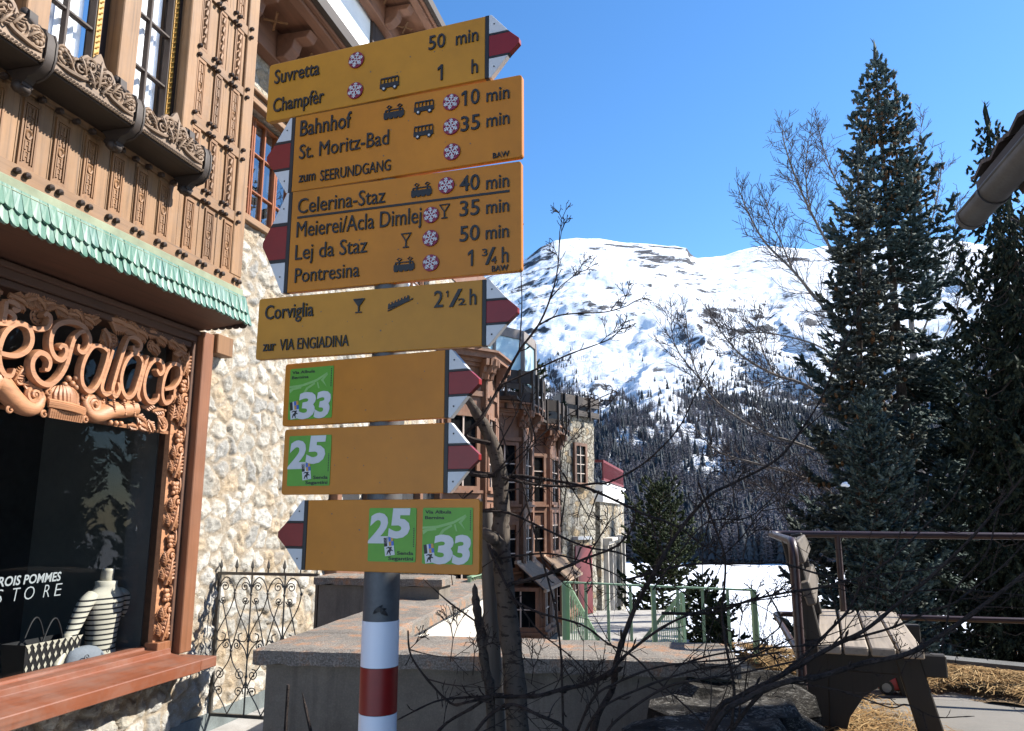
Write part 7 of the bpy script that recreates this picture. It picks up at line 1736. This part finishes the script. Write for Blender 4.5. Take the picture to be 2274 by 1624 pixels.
# brushwood on the right, several stems from one root
shb = thing('bare_shrub', 'sprawling leafless shrub whose long dark stems cross in front of bench and spruces', 'shrub', (.62, 2.3, 0)); SB = Vector(shb.location)
ROOT = [(1440, 2500), (1470, 1950)]
ST_ = [([(1295, 2300), (1310, 1800), (1319, 1616), (1360, 1531), (1367, 1476), (1384, 1418), (1415, 1340), (1452, 1275), (1489, 1208), (1534, 1146), (1579, 1098), (1633, 1071), (1724, 1021), (1778, 957), (1824, 884), (1862, 792), (1904, 697), (1934, 610)], 21, 3.5, .25, 2.45), 
       (ROOT+[(1579, 1606), (1640, 1548), (1715, 1511), (1800, 1463), (1868, 1426), (1923, 1398), (1987, 1347), (2073, 1276), (2158, 1194), (2226, 1116), (2262, 1072)], 19, 6, 0, 2.25), (ROOT+[(1579, 1624), (1664, 1548), (1749, 1514), (1817, 1504), (1919, 1473), (2004, 1456), (2073, 1422), (2158, 1364), (2274, 1276), (2340, 1220)], 20, 11, 0, 2.15),
       ([(1470, 1362), (1579, 1361), (1664, 1334), (1742, 1317), (1817, 1306), (1885, 1289), (1987, 1272), (2073, 1262), (2130, 1240)], 10, 4, .1, 2.5), ([(1384, 1290), (1462, 1269), (1524, 1255), (1579, 1252), (1681, 1252), (1732, 1250), (1797, 1269), (1885, 1293), (1987, 1313), (2124, 1310), (2274, 1322)], 8, 4, .1, 2.6),
       (ROOT+[(1640, 1600), (1797, 1446), (1844, 1398), (1885, 1354), (1923, 1283), (1987, 1235), (2056, 1167), (2117, 1106), (2160, 1010)], 12, 3, .1, 2.4), ([(1868, 1426), (1919, 1412), (1987, 1392), (2056, 1361), (2117, 1340), (2158, 1310), (2226, 1259), (2274, 1208)], 8, 5, 0, 2.28), ([(1740, 1516), (1793, 1521), (1851, 1531), (1919, 1552), (1981, 1572), (2015, 1565), (2073, 1592), (2137, 1592)], 6, 3, -.1, 2.2),
       ([(1551, 1072), (1582, 1157), (1609, 1235), (1608, 1310), (1603, 1361), (1613, 1439), (1630, 1531), (1623, 1640), (1600, 1900)], 6, 9, -.2, 2.5), ([(1500, 1480), (1579, 1456), (1664, 1443), (1756, 1436), (1851, 1432)], 7, 4, 0, 2.4), 
       ([(1350, 1500), (1388, 1456), (1469, 1395), (1544, 1361), (1636, 1341), (1740, 1325)], 11, 4, .05, 2.42), ([(1262, 1700), (1286, 1616), (1320, 1548), (1367, 1518), (1469, 1480), (1636, 1463), (1720, 1450)], 9, 4, 0, 2.35), ([(1290, 1650), (1333, 1575), (1435, 1524), (1537, 1490), (1636, 1470), (1745, 1425)], 8, 4, 0, 2.3), ([(1330, 1660), (1367, 1602), (1469, 1531), (1544, 1511), (1636, 1497), (1760, 1470)], 9, 5, 0, 2.25),
       ([(1160, 1072), (1180, 1157), (1204, 1242), (1231, 1344), (1245, 1446), (1248, 1514), (1251, 1640), (1255, 1900)], 5, 8, 0, 2.5), ([(960, 1640), (993, 1605), (1044, 1575), (1090, 1548), (1129, 1548), (1197, 1545), (1248, 1531), (1306, 1518), (1367, 1490)], 9, 15, .1, 2.38), ([(1020, 1680), (1057, 1624), (1095, 1582), (1139, 1565), (1197, 1589), (1248, 1613), (1300, 1670)], 10, 10, -.05, 2.3), ([(906, 1401), (912, 1454), (948, 1508), (1001, 1562), (1036, 1560), (1100, 1545)], 5, 9, 0, 2.4),
       ([(2230, 1080), (2210, 1160), (2190, 1230), (2120, 1310), (2105, 1370), (2095, 1420)], 4, 6, 0, 2.3), ([(1905, 1290), (1950, 1280), (1945, 1340)], 5, 3, 0, 2.35), 
       ([(1450, 1310), (1500, 1240), (1570, 1160), (1660, 1150), (1730, 1090), (1745, 1060)], 5, 2.5, 0, 2.5), ([(1600, 1240), (1650, 1190), (1690, 1135), (1720, 1115)], 5, 2.5, 0, 2.5), ([(1985, 1240), (2000, 1180), (2025, 1135), (2030, 1105)], 4, 3, 0, 2.3), ([(1700, 1310), (1735, 1380), (1700, 1420), (1650, 1470), (1600, 1500)], 5, 4, 0, 2.3)]
for pl, w0, w1, dy, Y in ST_:
    m = MB(); Q, rr = branch(m, pl, w0, w1, Y, dy, rnd); buds(m, Q, rr, rnd, .22, .045)
    f = (Q[-1]-Q[-2]).normalized(); m.tube([Q[-1], Q[-1]+f*.01, Q[-1]+f*.028], [rr[-1], rr[-1]*1.3, .0006], 6)
    for i in range(4, len(Q)-2, 6):
        if rnd.random() < .75:
            d = (Q[i+1]-Q[i]).normalized(); s_ = d.orthogonal().normalized(); s_.rotate(Matrix.Rotation(rnd.uniform(0, 6.28), 3, d)); a = rnd.uniform(.5, 1.1)
            grow(m, Q[i], d*math.cos(a)+s_*math.sin(a), rnd.uniform(.08, .26), .0024, rnd.choice((1, 2, 2)), rnd, .0010, .25, 4, (1, 3))
            if rnd.random() < .12: umbel(m, Q[i], s_+Vector((0, 0, .6)), rnd, .06)
    local(m, SB).build('stem', M_TWIG, shb, smooth=True)
for (u, v) in ((1000, 1470), (1005, 1300), (1290, 1560), (1050, 1500), (1560, 1290), (1245, 1040), (1630, 1130), (1650, 1240), (1590, 1225), (1330, 1600), (1560, 1190), (1700, 1380), (1640, 1430), (1740, 1500), (2000, 1500), (1180, 1520)):
    m = MB(); umbel(m, dep(u, v, 2.4), Vector((rnd.uniform(-.5, .5), 0, 1)), rnd, .095, 4, .0016); local(m, SB).build('twig', M_TWIG, shb)
